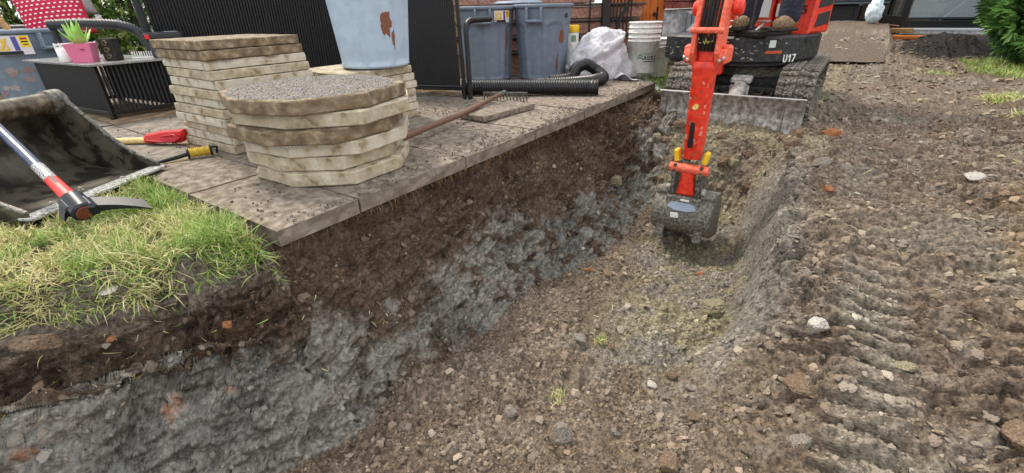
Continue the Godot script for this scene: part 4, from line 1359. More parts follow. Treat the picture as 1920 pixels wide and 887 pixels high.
func make_bin(o: Node3D, H: float, r0: float, r1: float, m: Material, flute := 0.012, handle_at := [0.0, PI]) -> void:
	var st := mb()
	var prof := [[0.0, 0.006], [r0 - 0.02, 0.003], [r0 - 0.006, 0.006], [bin_r(0.014, H, r0, r1), 0.014]]
	var n := 40
	for i in n + 1:
		var y := lerpf(0.02, H - 0.03, float(i) / n)
		prof.append([bin_r(y, H, r0, r1), y])
	lathe(st, prof, 128, Vector3.ZERO, func(r: float, t: float, y: float) -> float: return bin_radius(r, t, y, H, flute))
	obj("body", st, m, o)
	st = mb()
	lathe(st, [[bin_r(H * 0.3, H, r0, r1) - 0.02, H * 0.3], [r1 - 0.014, H - 0.004], [r1 + 0.002, H], [r1 + 0.016, H - 0.002], [r1 + 0.018, H - 0.008], [r1 + 0.018, H - 0.026], [r1 + 0.013, H - 0.03], [r1 - 0.004, H - 0.03]], 72)
	obj("rim", st, m, o)
	for a in handle_at:
		var b := Basis(Vector3.UP, PI / 2 - a)      # local z outwards at angle a
		var at := b * Vector3(0, 0, r1 - 0.006)
		var h := mb()
		bx(h, at + b * Vector3(-0.065, H - 0.085, 0.02), Vector3(0.02, 0.115, 0.05), 0.006, b)
		bx(h, at + b * Vector3(0.065, H - 0.085, 0.02), Vector3(0.02, 0.115, 0.05), 0.006, b)
		cyl(h, at + b * Vector3(-0.075, H - 0.135, 0.032), at + b * Vector3(0.075, H - 0.135, 0.032), 0.014)
		bx(h, at + b * Vector3(0, H - 0.14, 0.008), Vector3(0.15, 0.012, 0.04), 0.004, b)
		obj("handle", h, m, o)

# an irregular stain lying on the bin wall
func bin_stain(o: Node3D, t: float, y: float, w: float, h: float, H: float, r0: float, r1: float, m: Material, sd: int, called := "rust_stain", flute := 0.012) -> void:
	var n := nz(sd, 1.1, 3)
	var st := mb()
	var P := func(k: int, s: float) -> Vector3:
		var a := TAU * k / 40.0
		var rr := s * (0.85 + 0.5 * n.get_noise_2d(cos(a) * 0.9, sin(a) * 0.9))
		var tt := t + cos(a) * rr * w / r1
		var yy := clampf(y + sin(a) * rr * h, 0.02, H - 0.035)
		var r := bin_radius(bin_r(yy, H, r0, r1), tt, yy, H, flute) + 0.0018
		return Vector3(cos(tt) * r, yy, sin(tt) * r)
	for k in 40:
		for l in 4:
			quad(st, P.call(k + 1, l / 4.0), P.call(k, l / 4.0), P.call(k, (l + 1) / 4.0), P.call(k + 1, (l + 1) / 4.0), 1)
	obj(called, st, m, o)

func bin_patch(o: Node3D, t0: float, t1: float, y0: float, y1: float, rr: float, m: Material, called := "sticker", taper := 0.0) -> void:
	var st := mb()
	surf(st, 10, 2, func(a: float, b: float) -> Vector3:
		var t := lerpf(t0, t1, a)
		var r := rr + taper * b
		return Vector3(cos(t) * r, lerpf(y0, y1, b), sin(t) * r), 1)
	obj(called, st, m, o)

# the yellow, white and violet sticker with its lettering
func bin_label(o: Node3D, t: float, H: float, r1: float, s := 1.0) -> void:
	var lab := Node3D.new()
	lab.name = "label_sticker"
	o.add_child(lab, true)
	var R := r1 + 0.001
	var w := 0.085 * s / r1
	var y1 := H - 0.04
	var h := 0.1 * s
	bin_patch(lab, t + w, t - w, y1 - h, y1, R, mat(Color(0.86, 0.82, 0.84), 0.5), "white_ground")
	bin_patch(lab, t - w * 0.12, t - w * 0.38, y1 - h * 0.78, y1 - h * 0.05, R + 0.001, mat(Color(0.3, 0.3, 0.55), 0.5), "violet_figure")
	bin_patch(lab, t - w * 0.48, t - w * 0.95, y1 - h * 0.62, y1 - h * 0.02, R + 0.001, mat(Color(0.92, 0.78, 0.15), 0.5), "yellow_panel")
	bin_patch(lab, t - w * 0.55, t - w * 0.88, y1 - h * 0.22, y1 - h * 0.12, R + 0.002, mat(Color(0.7, 0.15, 0.1), 0.5), "red_bar")
	bin_patch(lab, t - w * 0.55, t - w * 0.88, y1 - h * 0.36, y1 - h * 0.29, R + 0.002, M.ink, "dark_bar")
	bin_patch(lab, t - w * 0.6, t - w * 0.85, y1 - h * 0.5, y1 - h * 0.45, R + 0.002, M.ink, "dark_bar")
	bin_patch(lab, t + w * 0.97, t - w * 0.45, y1 - h * 0.99, y1 - h * 0.8, R + 0.001, M.ink, "dark_band")
	bin_patch(lab, t + w * 0.9, t + w * 0.78, y1 - h * 0.95, y1 - h * 0.84, R + 0.002, M.white, "white_mark")
	var q := t + w * 0.52
	var nrm := Vector3(cos(q), 0, sin(q))
	var b := Basis(Vector3(sin(q), 0, -cos(q)), Vector3.UP, nrm)
	label_text(lab, "3X", 0.078 * s, Transform3D(b, nrm * (R + 0.004) + Vector3(0, y1 - h * 0.4, 0)), M.yellow, "lettering", 0.8)
	bin_patch(lab, t + w * 0.9, t + w * 0.15, y1 - h * 0.76, y1 - h * 0.68, R + 0.002, M.yellow, "yellow_line")

func build_bins() -> void:
	# angle of the side that faces the camera, on a lathe round Y: pi/2 is +z
	var o := thing("waste_bin", "grey blue round bin with a 3X sticker standing beside the armchair", "bin", Vector3(-0.19, 0.0, -4.74), 0, "grey blue bins by the steps")
	make_bin(o, 0.64, 0.215, 0.262, M.bin, 0.012, [PI * 0.52, PI * 1.52])
	bin_label(o, PI * 0.5 - 0.62, 0.64, 0.268, 0.95)
	bin_stain(o, PI * 0.5 - 0.95, 0.36, 0.028, 0.1, 0.64, 0.215, 0.262, M.rust_mark, 5)
	bin_stain(o, PI * 0.5 - 0.9, 0.18, 0.022, 0.06, 0.64, 0.215, 0.262, M.rust_mark, 6)
	o = thing("waste_bin", "grey blue round bin with rusty stains standing beside the crumpled tarp", "bin", Vector3(0.34, 0, -4.72), 0, "grey blue bins by the steps")
	make_bin(o, 0.645, 0.215, 0.265, M.bin, 0.012, [PI * 0.5 + 0.35, PI * 1.5])
	bin_stain(o, PI * 0.5 - 0.72, 0.38, 0.035, 0.07, 0.645, 0.215, 0.265, M.rust_mark, 7)
	bin_stain(o, PI * 0.5 - 0.6, 0.16, 0.02, 0.09, 0.645, 0.215, 0.265, M.rust_mark, 8)
	bin_patch(o, PI * 0.5 - 0.78, PI * 0.5 - 0.9, 0.53, 0.565, 0.268, M.ink, "black_mark")
	o = thing("bin_lid", "grey blue bin lid lying across the tops of the two bins by the steps", "lid", Vector3(0.12, 0.652, -4.9))
	var st := mb()
	lathe(st, [[0.0, 0.03], [0.2, 0.026], [0.235, 0.012], [0.245, 0.0], [0.23, 0.0]], 48)
	obj("dome", st, M.bin, o)
	# pale bin on the slab stack
	var p := uv3(1.33, -0.99, 0.317)
	o = thing("tall_bin", "pale grey blue bin standing on the low slab stack", "bin", p)
	make_bin(o, 0.64, 0.2, 0.262, M.bin_pale, 0.011, [0.0, PI])
	bin_stain(o, PI * 0.5 - 0.66, 0.235, 0.04, 0.08, 0.64, 0.2, 0.262, M.rust_mark, 9, "rust_stain", 0.011)
	bin_stain(o, PI * 0.5 - 0.85, 0.16, 0.02, 0.055, 0.64, 0.2, 0.262, M.rust_mark, 10, "rust_stain", 0.011)
	# bin at the left edge, stick leaning out of it
	p = Vector3(-3.93, 0, -4.08)
	o = thing("left_bin", "scuffed grey blue bin with a yellow 3X sticker behind the table", "bin", p)
	make_bin(o, 0.56, 0.25, 0.315, M.bin, 0.008, [0.28, PI + 0.3])
	bin_label(o, PI * 0.5 - 0.55, 0.56, 0.321, 1.35)
	for k in 9:
		bin_stain(o, PI * 0.5 - 0.9 + rng.randf() * 1.3, rng.randf_range(0.08, 0.36), 0.05, 0.025, 0.56, 0.25, 0.315, mat(Color(0.62, 0.6, 0.6).lerp(Color(0.5, 0.3, 0.25), rng.randf() * 0.7), 0.9), 20 + k, "scuff", 0.008)
	st = mb()
	bar(st, Vector3(-3.84, 0.03, -4.1), Vector3(-4.25, 0.95, -4.2), 0.045, 0.026)
	tag(obj("wooden_stake", st, M.timber), "light wooden stake leaning out of the bin behind the table", "stake")

# ================================================================ things on the patio
func corrugated(called: String, path: Array, r: float, pitch: float, m: Material, label: String, cat: String) -> void:
	var o := thing(called, label, cat, Vector3.ZERO)
	var c := Curve3D.new()
	for p in path: c.add_point(p)
	for i in range(1, path.size() - 1):
		var t: Vector3 = (path[i + 1] - path[i - 1]) * 0.2
		c.set_point_in(i, -t); c.set_point_out(i, t)
	var n := int(c.get_baked_length() / pitch) * 4
	var pts := []
	var rad := []
	for i in n + 1:
		pts.append(c.sample_baked(c.get_baked_length() * i / n, true))
		rad.append(r * [1.0, 1.0, 0.86, 0.86][i % 4])
	var st := mb()
	tube(st, pts, rad, 20, false)
	obj("pipe_wall", st, m, o)
	st = mb()
	var q: Vector3 = pts[n]
	var d: Vector3 = (pts[n] - pts[n - 3]).normalized()
	tube(st, [q, q - d * 0.12], r * 0.8, 20, false)
	obj("pipe_bore", st, m, o)

func build_clutter() -> void:
	corrugated("drain_pipe", [Vector3(-0.36, 0.062, -3.82), Vector3(0.1, 0.062, -3.74), Vector3(0.69, 0.062, -3.63)], 0.06, 0.0185, M.pipe, "black corrugated drain pipe lying straight along the patio", "pipe")
	corrugated("hose_coil", [Vector3(0.2, 0.05, -3.98), Vector3(0.5, 0.052, -3.98), Vector3(0.74, 0.055, -4.06), Vector3(0.83, 0.06, -4.18), Vector3(0.78, 0.11, -4.3), Vector3(0.69, 0.16, -4.28), Vector3(0.6, 0.14, -4.2), Vector3(0.54, 0.07, -4.14), Vector3(0.36, 0.052, -4.14)], 0.05, 0.014, M.pipe, "looped black corrugated hose beside the grey tarp", "hose")
	# the crumpled geotextile heap
	var st := mb()
	var n1 := nz(81, 0.8, 2, FastNoiseLite.TYPE_SIMPLEX_SMOOTH, FastNoiseLite.FRACTAL_RIDGED)
	var n2 := nz(82, 1.3, 3)
	surf(st, 110, 60, func(a: float, b: float) -> Vector3:
		var th := a * TAU
		var ph := b * PI * 0.5
		var d := Vector3(cos(th) * cos(ph), sin(ph), sin(th) * cos(ph))
		var big: float = n2.get_noise_3d(d.x * 1.1 + 3.0, d.y * 1.1, d.z * 1.1)
		# long pleats fanning down from the top, and one deep tuck where the top layer folds over the rest
		var pl: float = sin(th * 7.0 + 5.0 * big + d.y * 2.0) * (0.4 + n1.get_noise_3d(d.x * 2.0, d.y, d.z * 2.0))
		var r: float = 1.0 + 0.25 * big + 0.035 * pl * cos(ph) + 0.02 * n1.get_noise_3d(d.x * 5.0, d.y * 5.0, d.z * 5.0)
		var tuck: float = d.y - 0.5 - 0.3 * d.x
		r += 0.1 * smoothstep(-0.01, 0.05, tuck) - 0.12 * exp(-pow((tuck + 0.02) / 0.05, 2.0))
		return Vector3(d.x * 0.31, d.y * 0.37 + 0.09 * d.x * d.y, d.z * 0.23) * r, 1)
	tag(obj("crumpled_tarp", st, M.tarp, null, Vector3(0.88, 0.005, -4.66)), "crumpled pale grey fabric heap between bins and white buckets", "tarp")
	st = mb()
	surf(st, 40, 30, func(a: float, b: float) -> Vector3:
		var x := lerpf(0.98, 1.47, a) - 0.1 * b * a
		var z := lerpf(-4.36, -5.0, b) + 0.06 * sin(a * 5.0)
		var e: float = minf(minf(a, 1 - a), minf(b, 1 - b))
		var y := 0.012 + 0.028 * maxf(0.0, n1.get_noise_2d(x * 4.0, z * 4.0)) * smoothstep(0.0, 0.25, e) + 0.05 * exp(-pow((a - 0.12) / 0.1, 2.0))
		var q := uv_of(Vector3(x, 0, z))
		if q.y > 0.03 or q.x > 3.57: y += maxf(gp(q.x, q.y).y, -0.12)
		return Vector3(x, y, z), 1)
	tag(obj("fabric_sheet", st, M.tarp), "flat end of grey fabric spread under the white buckets", "fabric")
	# white buckets
	var spots := [[Vector3(1.31, 0.03, -4.74), "white bucket with green chevrons and dark lettering on the fabric"], [Vector3(1.31, 0.115, -4.74), "empty white bucket nested in the lettered one"], [Vector3(1.5, 0.0, -4.98), "white bucket standing behind the lettered bucket"]]
	var H := 0.36
	for k in 3:
		var p: Vector3 = spots[k][0]
		if k == 2: p.y = on_ground(p).y + 0.002
		var o := thing("white_bucket", spots[k][1], "bucket", p, 0.0, "white buckets by the tarp")
		st = mb()
		lathe(st, [[0.0, 0.004], [0.126, 0.0], [0.13, 0.004], [0.143, H * 0.76], [0.152, H * 0.765], [0.152, H * 0.79], [0.145, H * 0.8], [0.1455, H * 0.85], [0.153, H * 0.855], [0.153, H * 0.875], [0.1465, H * 0.88], [0.147, H * 0.96], [0.154, H * 0.965], [0.154, H], [0.142, H], [0.125, 0.012], [0.0, 0.012]], 48)
		obj("body", st, M.bucket_white, o)
		if k != 1:
			st = mb()
			var path := []
			for q in 17:
				var a := PI * q / 16.0
				path.append(Vector3(cos(a) * 0.152, H * 0.79 - sin(a) * 0.105, sin(a) * 0.152 * (1.0 if q % 16 else 0.0) + 0.004))
			tube(st, path, 0.0022, 5)
			obj("bail_handle", st, mat(Color(0.6, 0.6, 0.6), 0.4, 0.6), o)
		if k == 0:
			var t := PI / 2 - 0.18
			for c in 2:
				var ch := mb()
				for s in [-1.0, 1.0]:
					bar(ch, Vector3(s * 0.024, 0, 0), Vector3(0, 0.02, 0), 0.012, 0.002, 0.0005, Vector3.BACK)
				var g := obj("green_chevron", ch, mat(Color(0.3, 0.52, 0.38), 0.6), o)
				var q := PI / 2 + 0.42
				var nr := Vector3(cos(q), 0, sin(q))
				g.transform = Transform3D(Basis(Vector3(sin(q), 0, -cos(q)), Vector3.UP, nr), nr * 0.1385 + Vector3(0, 0.125 + c * 0.023, 0))
			var letters := "AUDZ"
			for c in 4:
				var q := PI / 2 + 0.1 - c * 0.26
				var nr := Vector3(cos(q), 0, sin(q))
				label_text(o, letters[c], 0.05, Transform3D(Basis(Vector3(sin(q), 0, -cos(q)), Vector3.UP, nr), nr * 0.138 + Vector3(0, 0.135, 0)), M.ink, "lettering")
			bin_patch(o, PI / 2 + 0.2, PI / 2 - 0.8, 0.1, 0.108, 0.1378, M.ink, "small_print")
			bin_patch(o, PI / 2 + 0.2, PI / 2 - 0.5, 0.163, 0.167, 0.1395, mat(Color(0.5, 0.5, 0.5), 0.6), "small_print")
	var o := thing("yellow_lid_jug", "tall white jug with a yellow lid between bin and steps", "jug", Vector3(0.665, 0, -5.05))
	st = mb(); lathe(st, [[0.0, 0.0], [0.06, 0.0], [0.062, 0.01], [0.062, 0.38], [0.05, 0.4], [0.0, 0.4]], 24)
	obj("body", st, M.bucket_white, o)
	st = mb(); lathe(st, [[0.064, 0.385], [0.066, 0.39], [0.066, 0.445], [0.06, 0.452], [0.0, 0.452]], 24)
	obj("lid", st, M.yellow, o)
	bin_patch(o, PI / 2 + 0.3, PI / 2 - 0.5, 0.3, 0.36, 0.063, mat(Color(0.5, 0.6, 0.5), 0.6), "label_sticker")
	# rake
	o = thing("garden_rake", "rake with a long weathered wooden handle lying across the patio", "rake", Vector3(-0.03, 0, -3.45))
	st = mb(); bar(st, Vector3(-0.155, 0.062, -0.05), Vector3(0.17, 0.062, 0.02), 0.012, 0.02, 0.003)
	obj("head_bar", st, M.steel_dark, o)
	for k in 14:
		st = mb()
		var a := Vector3(-0.155, 0.06, -0.05).lerp(Vector3(0.17, 0.06, 0.02), (k + 0.3) / 13.6)
		tube(st, [a, a + Vector3(0.0, -0.03, 0.008), a + Vector3(0.004, -0.058, 0.0)], [0.006, 0.0055, 0.0025], 6)
		obj("tooth", st, M.steel_dark, o)
	st = mb()
	var hn := Vector3(-0.54, 0.05, 1.26)
	tube(st, [Vector3(0.0, 0.068, -0.01), Vector3(-0.05, 0.066, 0.11), hn * 0.5 + Vector3(0.004, 0.022, 0), hn * 0.8 + Vector3(0, 0.012, 0), hn], [0.011, 0.016, 0.0165, 0.0165, 0.017], 12)
	obj("handle", st, M.wood_handle, o)
	st = mb(); cyl(st, Vector3(0.005, 0.068, -0.02), Vector3(-0.035, 0.067, 0.075), 0.0175)
	obj("ferrule", st, M.steel_dark, o)
	# loose slab under the rake
	var s2 := obj("loose_slab", slab(0.5, 0.22, 0.034, 401), M.concrete, null, Vector3(-0.07, 0.002, -3.06))
	s2.rotation.y = 0.86
	tag(s2, "narrow loose slab lying on the patio under the rake handle", "slab")
	# flat stones at the trench side of the round stack
	for k in 3:
		var st3 := obj("slab_piece", slab(0.09 + 0.02 * k, 0.07, 0.035, 410 + k), M.slab_gray, null, uv3(0.46 + k * 0.11, -0.28 - k * 0.04, 0.002))
		st3.rotation.y = k * 0.7
		tag(st3, ["smallest broken slab piece by the round stack", "middle sized broken slab piece by the round stack", "largest broken slab piece by the round stack"][k], "slab piece")

# ================================================================ mini excavator
# local frame: +z forwards (towards the camera), +x the picture's right, origin on the ground under the blade
const EXC_POS := Vector3(1.575, -0.165, -3.365)
const EXC_TURN := -0.62

func exc_slew() -> Transform3D:
	var c := Vector3(0, 0, -0.85)
	var b := Basis(Vector3.UP, -0.34)
	return Transform3D(b, c - b * c + Vector3(-0.12, 0, 0.02))

func build_excavator() -> void:
	var o := thing("mini_excavator", "small orange and black crawler excavator digging in the trench", "excavator", EXC_POS, EXC_TURN)
	var st: SurfaceTool
	# tracks
	for s in [-1.0, 1.0]:
		var tr := Node3D.new()
		tr.name = "track"
		o.add_child(tr, true)
		tr.position = Vector3(s * 0.385, 0, -0.85)
		var loop := []
		var R := 0.165
		var L := 0.54
		var N := 44
		var per := 4 * L + TAU * R
		for k in N:
			var d := per * k / N
			var p: Vector2
			var t: Vector2
			if d < 2 * L: p = Vector2(-L + d, 2 * R + 0.015); t = Vector2(1, 0)
			elif d < 2 * L + PI * R:
				var a := (d - 2 * L) / R
				p = Vector2(L + sin(a) * R, R + 0.015 + cos(a) * R); t = Vector2(cos(a), -sin(a))
			elif d < 4 * L + PI * R: p = Vector2(L - (d - 2 * L - PI * R), 0.015); t = Vector2(-1, 0)
			else:
				var a := (d - 4 * L - PI * R) / R
				p = Vector2(-L - sin(a) * R, R + 0.015 - cos(a) * R); t = Vector2(-cos(a), sin(a))
			loop.append([p, t])
		st = mb()
		for k in N:
			var A: Array = loop[k]
			var B: Array = loop[(k + 1) % N]
			var w := 0.115
			var f := func(P: Array, x: float, dn: float) -> Vector3:
				var nr := Vector2(-P[1].y, P[1].x)
				var q: Vector2 = P[0] + nr * dn
				return Vector3(x, q.y, q.x)
			quad(st, f.call(A, -w, 0.0), f.call(B, -w, 0.0), f.call(B, w, 0.0), f.call(A, w, 0.0), 1)
			quad(st, f.call(A, w, -0.03), f.call(B, w, -0.03), f.call(B, -w, -0.03), f.call(A, -w, -0.03), 1)
			quad(st, f.call(A, w, 0.0), f.call(B, w, 0.0), f.call(B, w, -0.03), f.call(A, w, -0.03), 2)
			quad(st, f.call(B, -w, 0.0), f.call(A, -w, 0.0), f.call(A, -w, -0.03), f.call(B, -w, -0.03), 3)
		obj("track_belt", st, M.track, tr)
		for k in N:
			var P: Array = loop[k]
			var fw := Vector3(0, P[1].y, P[1].x)
			var nr := Vector3(0, P[1].x, -P[1].y)
			var b := Basis(Vector3.RIGHT, nr, Vector3.RIGHT.cross(nr))
			var c := Vector3(0, P[0].y, P[0].x) + nr * 0.007
			st = mb()
			bx(st, Vector3(-0.058 if k % 2 else 0.058, 0, 0), Vector3(0.11, 0.02, 0.042), 0.006, Basis(Vector3.UP, 0.25 if k % 2 else -0.25))
			bx(st, Vector3(0.06 if k % 2 else -0.06, 0, 0.01), Vector3(0.105, 0.02, 0.03), 0.006)
			var pad := obj("track_pad", st, M.track, tr, c)
			pad.basis = b
		for z in [-0.54, 0.54]:
			st = mb(); cyl(st, Vector3(-0.05, 0.18, z), Vector3(0.05, 0.18, z), 0.13, 24, 0.01)
			cyl(st, Vector3(-0.065, 0.18, z), Vector3(0.065, 0.18, z), 0.05, 16)
			obj("idler_wheel", st, M.steel_dark, tr)
		for z in [-0.27, 0.0, 0.27]:
			st = mb(); cyl(st, Vector3(-0.06, 0.085, z), Vector3(0.06, 0.085, z), 0.05, 16)
			obj("roller", st, M.steel_dark, tr)
		st = mb(); bx(st, Vector3(-s * 0.02, 0.18, 0), Vector3(0.09, 0.11, 0.85), 0.012)
		obj("track_frame", st, M.mach_black, tr)
	# undercarriage
	st = mb(); bx(st, Vector3(0, 0.2, -0.72), Vector3(0.56, 0.12, 0.42), 0.012); bx(st, Vector3(0, 0.18, -0.45), Vector3(0.56, 0.04, 0.16), 0.008)
	obj("cross_frame", st, M.mach_black, o)
	st = mb(); cyl(st, Vector3(0, 0.25, -0.8), Vector3(0, 0.36, -0.8), 0.3, 32, 0.01)
	obj("slew_ring", st, M.steel_dark, o)
	for x in [-0.2, 0.2]:
		st = mb()
		bar(st, Vector3(x - 0.035, 0.17, -0.55), Vector3(x - 0.035, 0.1, -0.03), 0.014, 0.075)
		bar(st, Vector3(x + 0.035, 0.17, -0.55), Vector3(x + 0.035, 0.1, -0.03), 0.014, 0.075)
		bar(st, Vector3(x, 0.13, -0.42), Vector3(x, 0.1, -0.05), 0.05, 0.045)
		obj("blade_arm", st, M.steel_dark, o)
	st = mb(); cyl(st, Vector3(0.03, 0.225, -0.2), Vector3(0.03, 0.15, -0.02), 0.05, 18); cyl(st, Vector3(0.03, 0.27, -0.5), Vector3(0.03, 0.2, -0.2), 0.025, 14)
	obj("blade_cylinder", st, M.steel, o)
	st = mb(); bx(st, Vector3(0.03, 0.275, -0.21), Vector3(0.14, 0.04, 0.08), 0.01, Basis(Vector3.RIGHT, 0.25))
	bx(st, Vector3(0.085, 0.19, -0.17), Vector3(0.02, 0.1, 0.02), 0.006); bx(st, Vector3(-0.025, 0.19, -0.17), Vector3(0.02, 0.1, 0.02), 0.006)
	obj("cylinder_guard", st, M.steel, o)
	# dozer blade
	var bl := []
	for k in 9:
		var t := k / 8.0
		bl.append(Vector2(0.05 * pow(2 * t - 0.9, 2.0) - 0.02, lerpf(-0.05, 0.195, t)))
	var poly := PackedVector2Array()
	for p in bl: poly.append(p)
	for k in 9: poly.append(bl[8 - k] + Vector2(-0.014, 0))
	st = mb(); prism(st, poly, 0.97, Transform3D(Basis(Vector3(0, 0, 1), Vector3.UP, Vector3(-1, 0, 0)), Vector3(0.485, 0, 0)), 0.002)
	var blade := obj("dozer_blade", st, M.steel, o)
	for x in [-0.43, 0.37]:
		st = mb(); bx(st, Vector3(x, 0.06, 0.022), Vector3(0.006, 0.2, 0.006), 0.002)
		obj("weld_seam", st, M.steel_dark, blade)
	st = mb(); bx(st, Vector3(0, 0.197, 0.02), Vector3(0.972, 0.008, 0.02), 0.003)
	obj("blade_lip", st, M.bright_steel, blade)
	# body: black ring with a rounded nose
	var foot := PackedVector2Array([Vector2(-0.42, -0.40), Vector2(-0.3, -0.36), Vector2(0.2, -0.36), Vector2(0.30, -0.40), Vector2(0.39, -0.48), Vector2(0.455, -0.6), Vector2(0.49, -0.76), Vector2(0.495, -1.05), Vector2(0.44, -1.22), Vector2(0.33, -1.34), Vector2(0.0, -1.42), Vector2(-0.33, -1.34), Vector2(-0.45, -1.22), Vector2(-0.5, -1.0), Vector2(-0.49, -0.6), Vector2(-0.46, -0.46)])
	var up := Transform3D(Basis(Vector3.RIGHT, PI / 2), Vector3(0, 0.555, 0))
	st = mb(); prism(st, foot, 0.185, up, 0.014)
	var body := obj("body_skirt", st, M.mach_black, o)
	var inner := PackedVector2Array()
	for p in foot: inner.append((p - Vector2(0, -0.9)) * Vector2(0.93, 0.93) + Vector2(0, -0.9))
	st = mb(); prism(st, inner, 0.06, Transform3D(Basis(Vector3.RIGHT, PI / 2), Vector3(0, 0.4, 0)), 0.008)
	obj("underside", st, M.black, o)
	# chipped paint along the skirt
	for k in 30:
		var e := rng.randf() * 5.0 + 0.5
		var i := int(e)
		var p := foot[i].lerp(foot[i + 1], e - i)
		var tg := (foot[i + 1] - foot[i]).normalized()
		var nr := Vector2(-tg.y, tg.x)
		if nr.y < 0: nr = -nr
		st = mb()
		var c := Vector3(p.x + nr.x * 0.0008, rng.randf_range(0.4, 0.54), p.y + nr.y * 0.0008)
		bx(st, Vector3.ZERO, Vector3(rng.randf_range(0.005, 0.03), rng.randf_range(0.004, 0.012), 0.002), 0.0008, Basis(Vector3.BACK, rng.randf_range(-0.5, 0.5)))
		var ch := obj("paint_chip", st, mat(Color(0.55, 0.53, 0.5), 0.8), body, c)
		ch.basis = Basis(Vector3(tg.x, 0, tg.y), Vector3.UP, Vector3(tg.x, 0, tg.y).cross(Vector3.UP))
	# what sits on the skirt's right corner
	var corner := func(a: Vector2, b: Vector2, y: float) -> Transform3D:
		var tg := Vector3(b.x - a.x, 0, b.y - a.y).normalized()
		var nr := tg.cross(Vector3.UP)
		if nr.x < 0: nr = -nr; tg = -tg
		var x := Vector3.UP.cross(nr)
		var c := (a + b) / 2
		return Transform3D(Basis(x, Vector3.UP, nr), Vector3(c.x, y, c.y) + nr * 0.003)
	var T: Transform3D = corner.call(foot[4], foot[5], 0.5)
	st = mb(); bx(st, Vector3(-0.02, 0.005, 0), Vector3(0.05, 0.05, 0.004), 0.001)
	var q := obj("white_reflector", st, mat(Color(0.85, 0.9, 0.88), 0.4), body); q.transform = T
	T = corner.call(foot[4], foot[5], 0.448)
	st = mb(); bx(st, Vector3(0.0, 0, 0.001), Vector3(0.13, 0.02, 0.005), 0.001)
	q = obj("orange_reflector", st, mat(Color(0.75, 0.3, 0.1), 0.4), body); q.transform = T
	T = corner.call(foot[5], foot[6], 0.4)
	label_text(body, "U17", 0.075, T * Transform3D(Basis.IDENTITY, Vector3(0.0, 0, 0.002)), M.white)
	T = corner.call(foot[6], foot[7], 0.51)
	st = mb(); bx(st, Vector3(-0.02, 0, 0.0), Vector3(0.09, 0.03, 0.004), 0.001)
	q = obj("slot", st, M.black, body); q.transform = T
	st = mb(); bx(st, Vector3(-0.07, 0.51, -0.357), Vector3(0.075, 0.035, 0.006), 0.001); bx(st, Vector3(-0.085, 0.45, -0.357), Vector3(0.06, 0.07, 0.006), 0.001)
	obj("data_plate", st, M.steel, body)
	for k in 3:
		st = mb(); bx(st, Vector3(-0.405, 0.42 + k * 0.018, -0.39), Vector3(0.05, 0.007, 0.02), 0.001)
		obj("vent", st, M.black, body)
	# floor, pedals, levers
	st = mb(); bx(st, Vector3(0.1, 0.575, -0.62), Vector3(0.56, 0.05, 0.46), 0.012)
	obj("floor_mat", st, M.black_rough, o)
	st = mb()
	for k in 8: bx(st, Vector3(0.1, 0.603, -0.44 - k * 0.045), Vector3(0.52, 0.008, 0.016), 0.002)
	obj("mat_ribs", st, M.black_rough, o)
	for x in [0.19, 0.255]:
		st = mb(); lathe(st, [[0.028, 0.6], [0.03, 0.62], [0.022, 0.63], [0.026, 0.645], [0.018, 0.655], [0.022, 0.67], [0.014, 0.68], [0.016, 0.695], [0.008, 0.7]], 14, Vector3(x, 0, -0.47))
		obj("lever_boot", st, M.black, o)
		st = mb(); tube(st, [Vector3(x, 0.69, -0.47), Vector3(x + 0.012, 0.85, -0.46), Vector3(x + 0.03, 1.08, -0.5)], 0.011, 8)
		obj("lever", st, mat(Color(0.22, 0.22, 0.23), 0.5), o)
	for x in [-0.02, 0.1, 0.32]:
		st = mb(); bar(st, Vector3(x, 0.59, -0.42), Vector3(x + 0.02, 0.65, -0.5), 0.02, 0.012); bx(st, Vector3(x + 0.02, 0.655, -0.49), Vector3(0.09, 0.012, 0.03), 0.004)
		obj("pedal", st, M.steel, o)
	# orange hood: right console, seat stand and rear cover
	poly = PackedVector2Array([Vector2(-0.88, 0.556), Vector2(-0.92, 0.95), Vector2(-0.98, 1.06), Vector2(-1.12, 1.06), Vector2(-1.17, 0.9), Vector2(-1.18, 0.556)])
	st = mb(); prism(st, poly, 0.17, Transform3D(Basis(Vector3(0, 0, 1), Vector3.UP, Vector3(-1, 0, 0)), Vector3(0.49, 0, 0)), 0.018)
	var hood := obj("right_hood", st, M.orange, o)
	label_text(hood, "5", 0.085, Transform3D(Basis(Vector3.RIGHT, -0.14), Vector3(0.41, 0.72, -0.893)), M.ink)
	for k in 2:
		st = mb()
		prism(st, PackedVector2Array([Vector2(-0.93, 0.6 + k * 0.13), Vector2(-0.95, 0.69 + k * 0.13), Vector2(-1.13, 0.71 + k * 0.13), Vector2(-1.14, 0.62 + k * 0.13)]), 0.008, Transform3D(Basis(Vector3(0, 0, 1), Vector3.UP, Vector3(-1, 0, 0)), Vector3(0.496, 0, 0)), 0.002)
		obj("grille", st, mat(Color(0.16, 0.15, 0.15), 0.7), hood)
	st = mb(); bx(st, Vector3(0.26, 0.78, -1.0), Vector3(0.115, 0.45, 0.26), 0.018)
	var con := obj("console", st, M.orange, o)
	st = mb(); bx(st, Vector3(0.255, 0.72, -0.868), Vector3(0.08, 0.09, 0.003), 0.001)
	obj("white_sticker", st, M.sticker, con)
	st = mb(); bx(st, Vector3(0.255, 0.83, -0.868), Vector3(0.09, 0.08, 0.003), 0.001)
	obj("black_sticker", st, M.ink, con)
	st = mb(); bx(st, Vector3(-0.03, 0.73, -1.02), Vector3(0.44, 0.35, 0.36), 0.02)
	var stand := obj("seat_stand", st, M.orange, o)
	st = mb(); bx(st, Vector3(0.05, 0.74, -0.837), Vector3(0.26, 0.14, 0.004), 0.001)
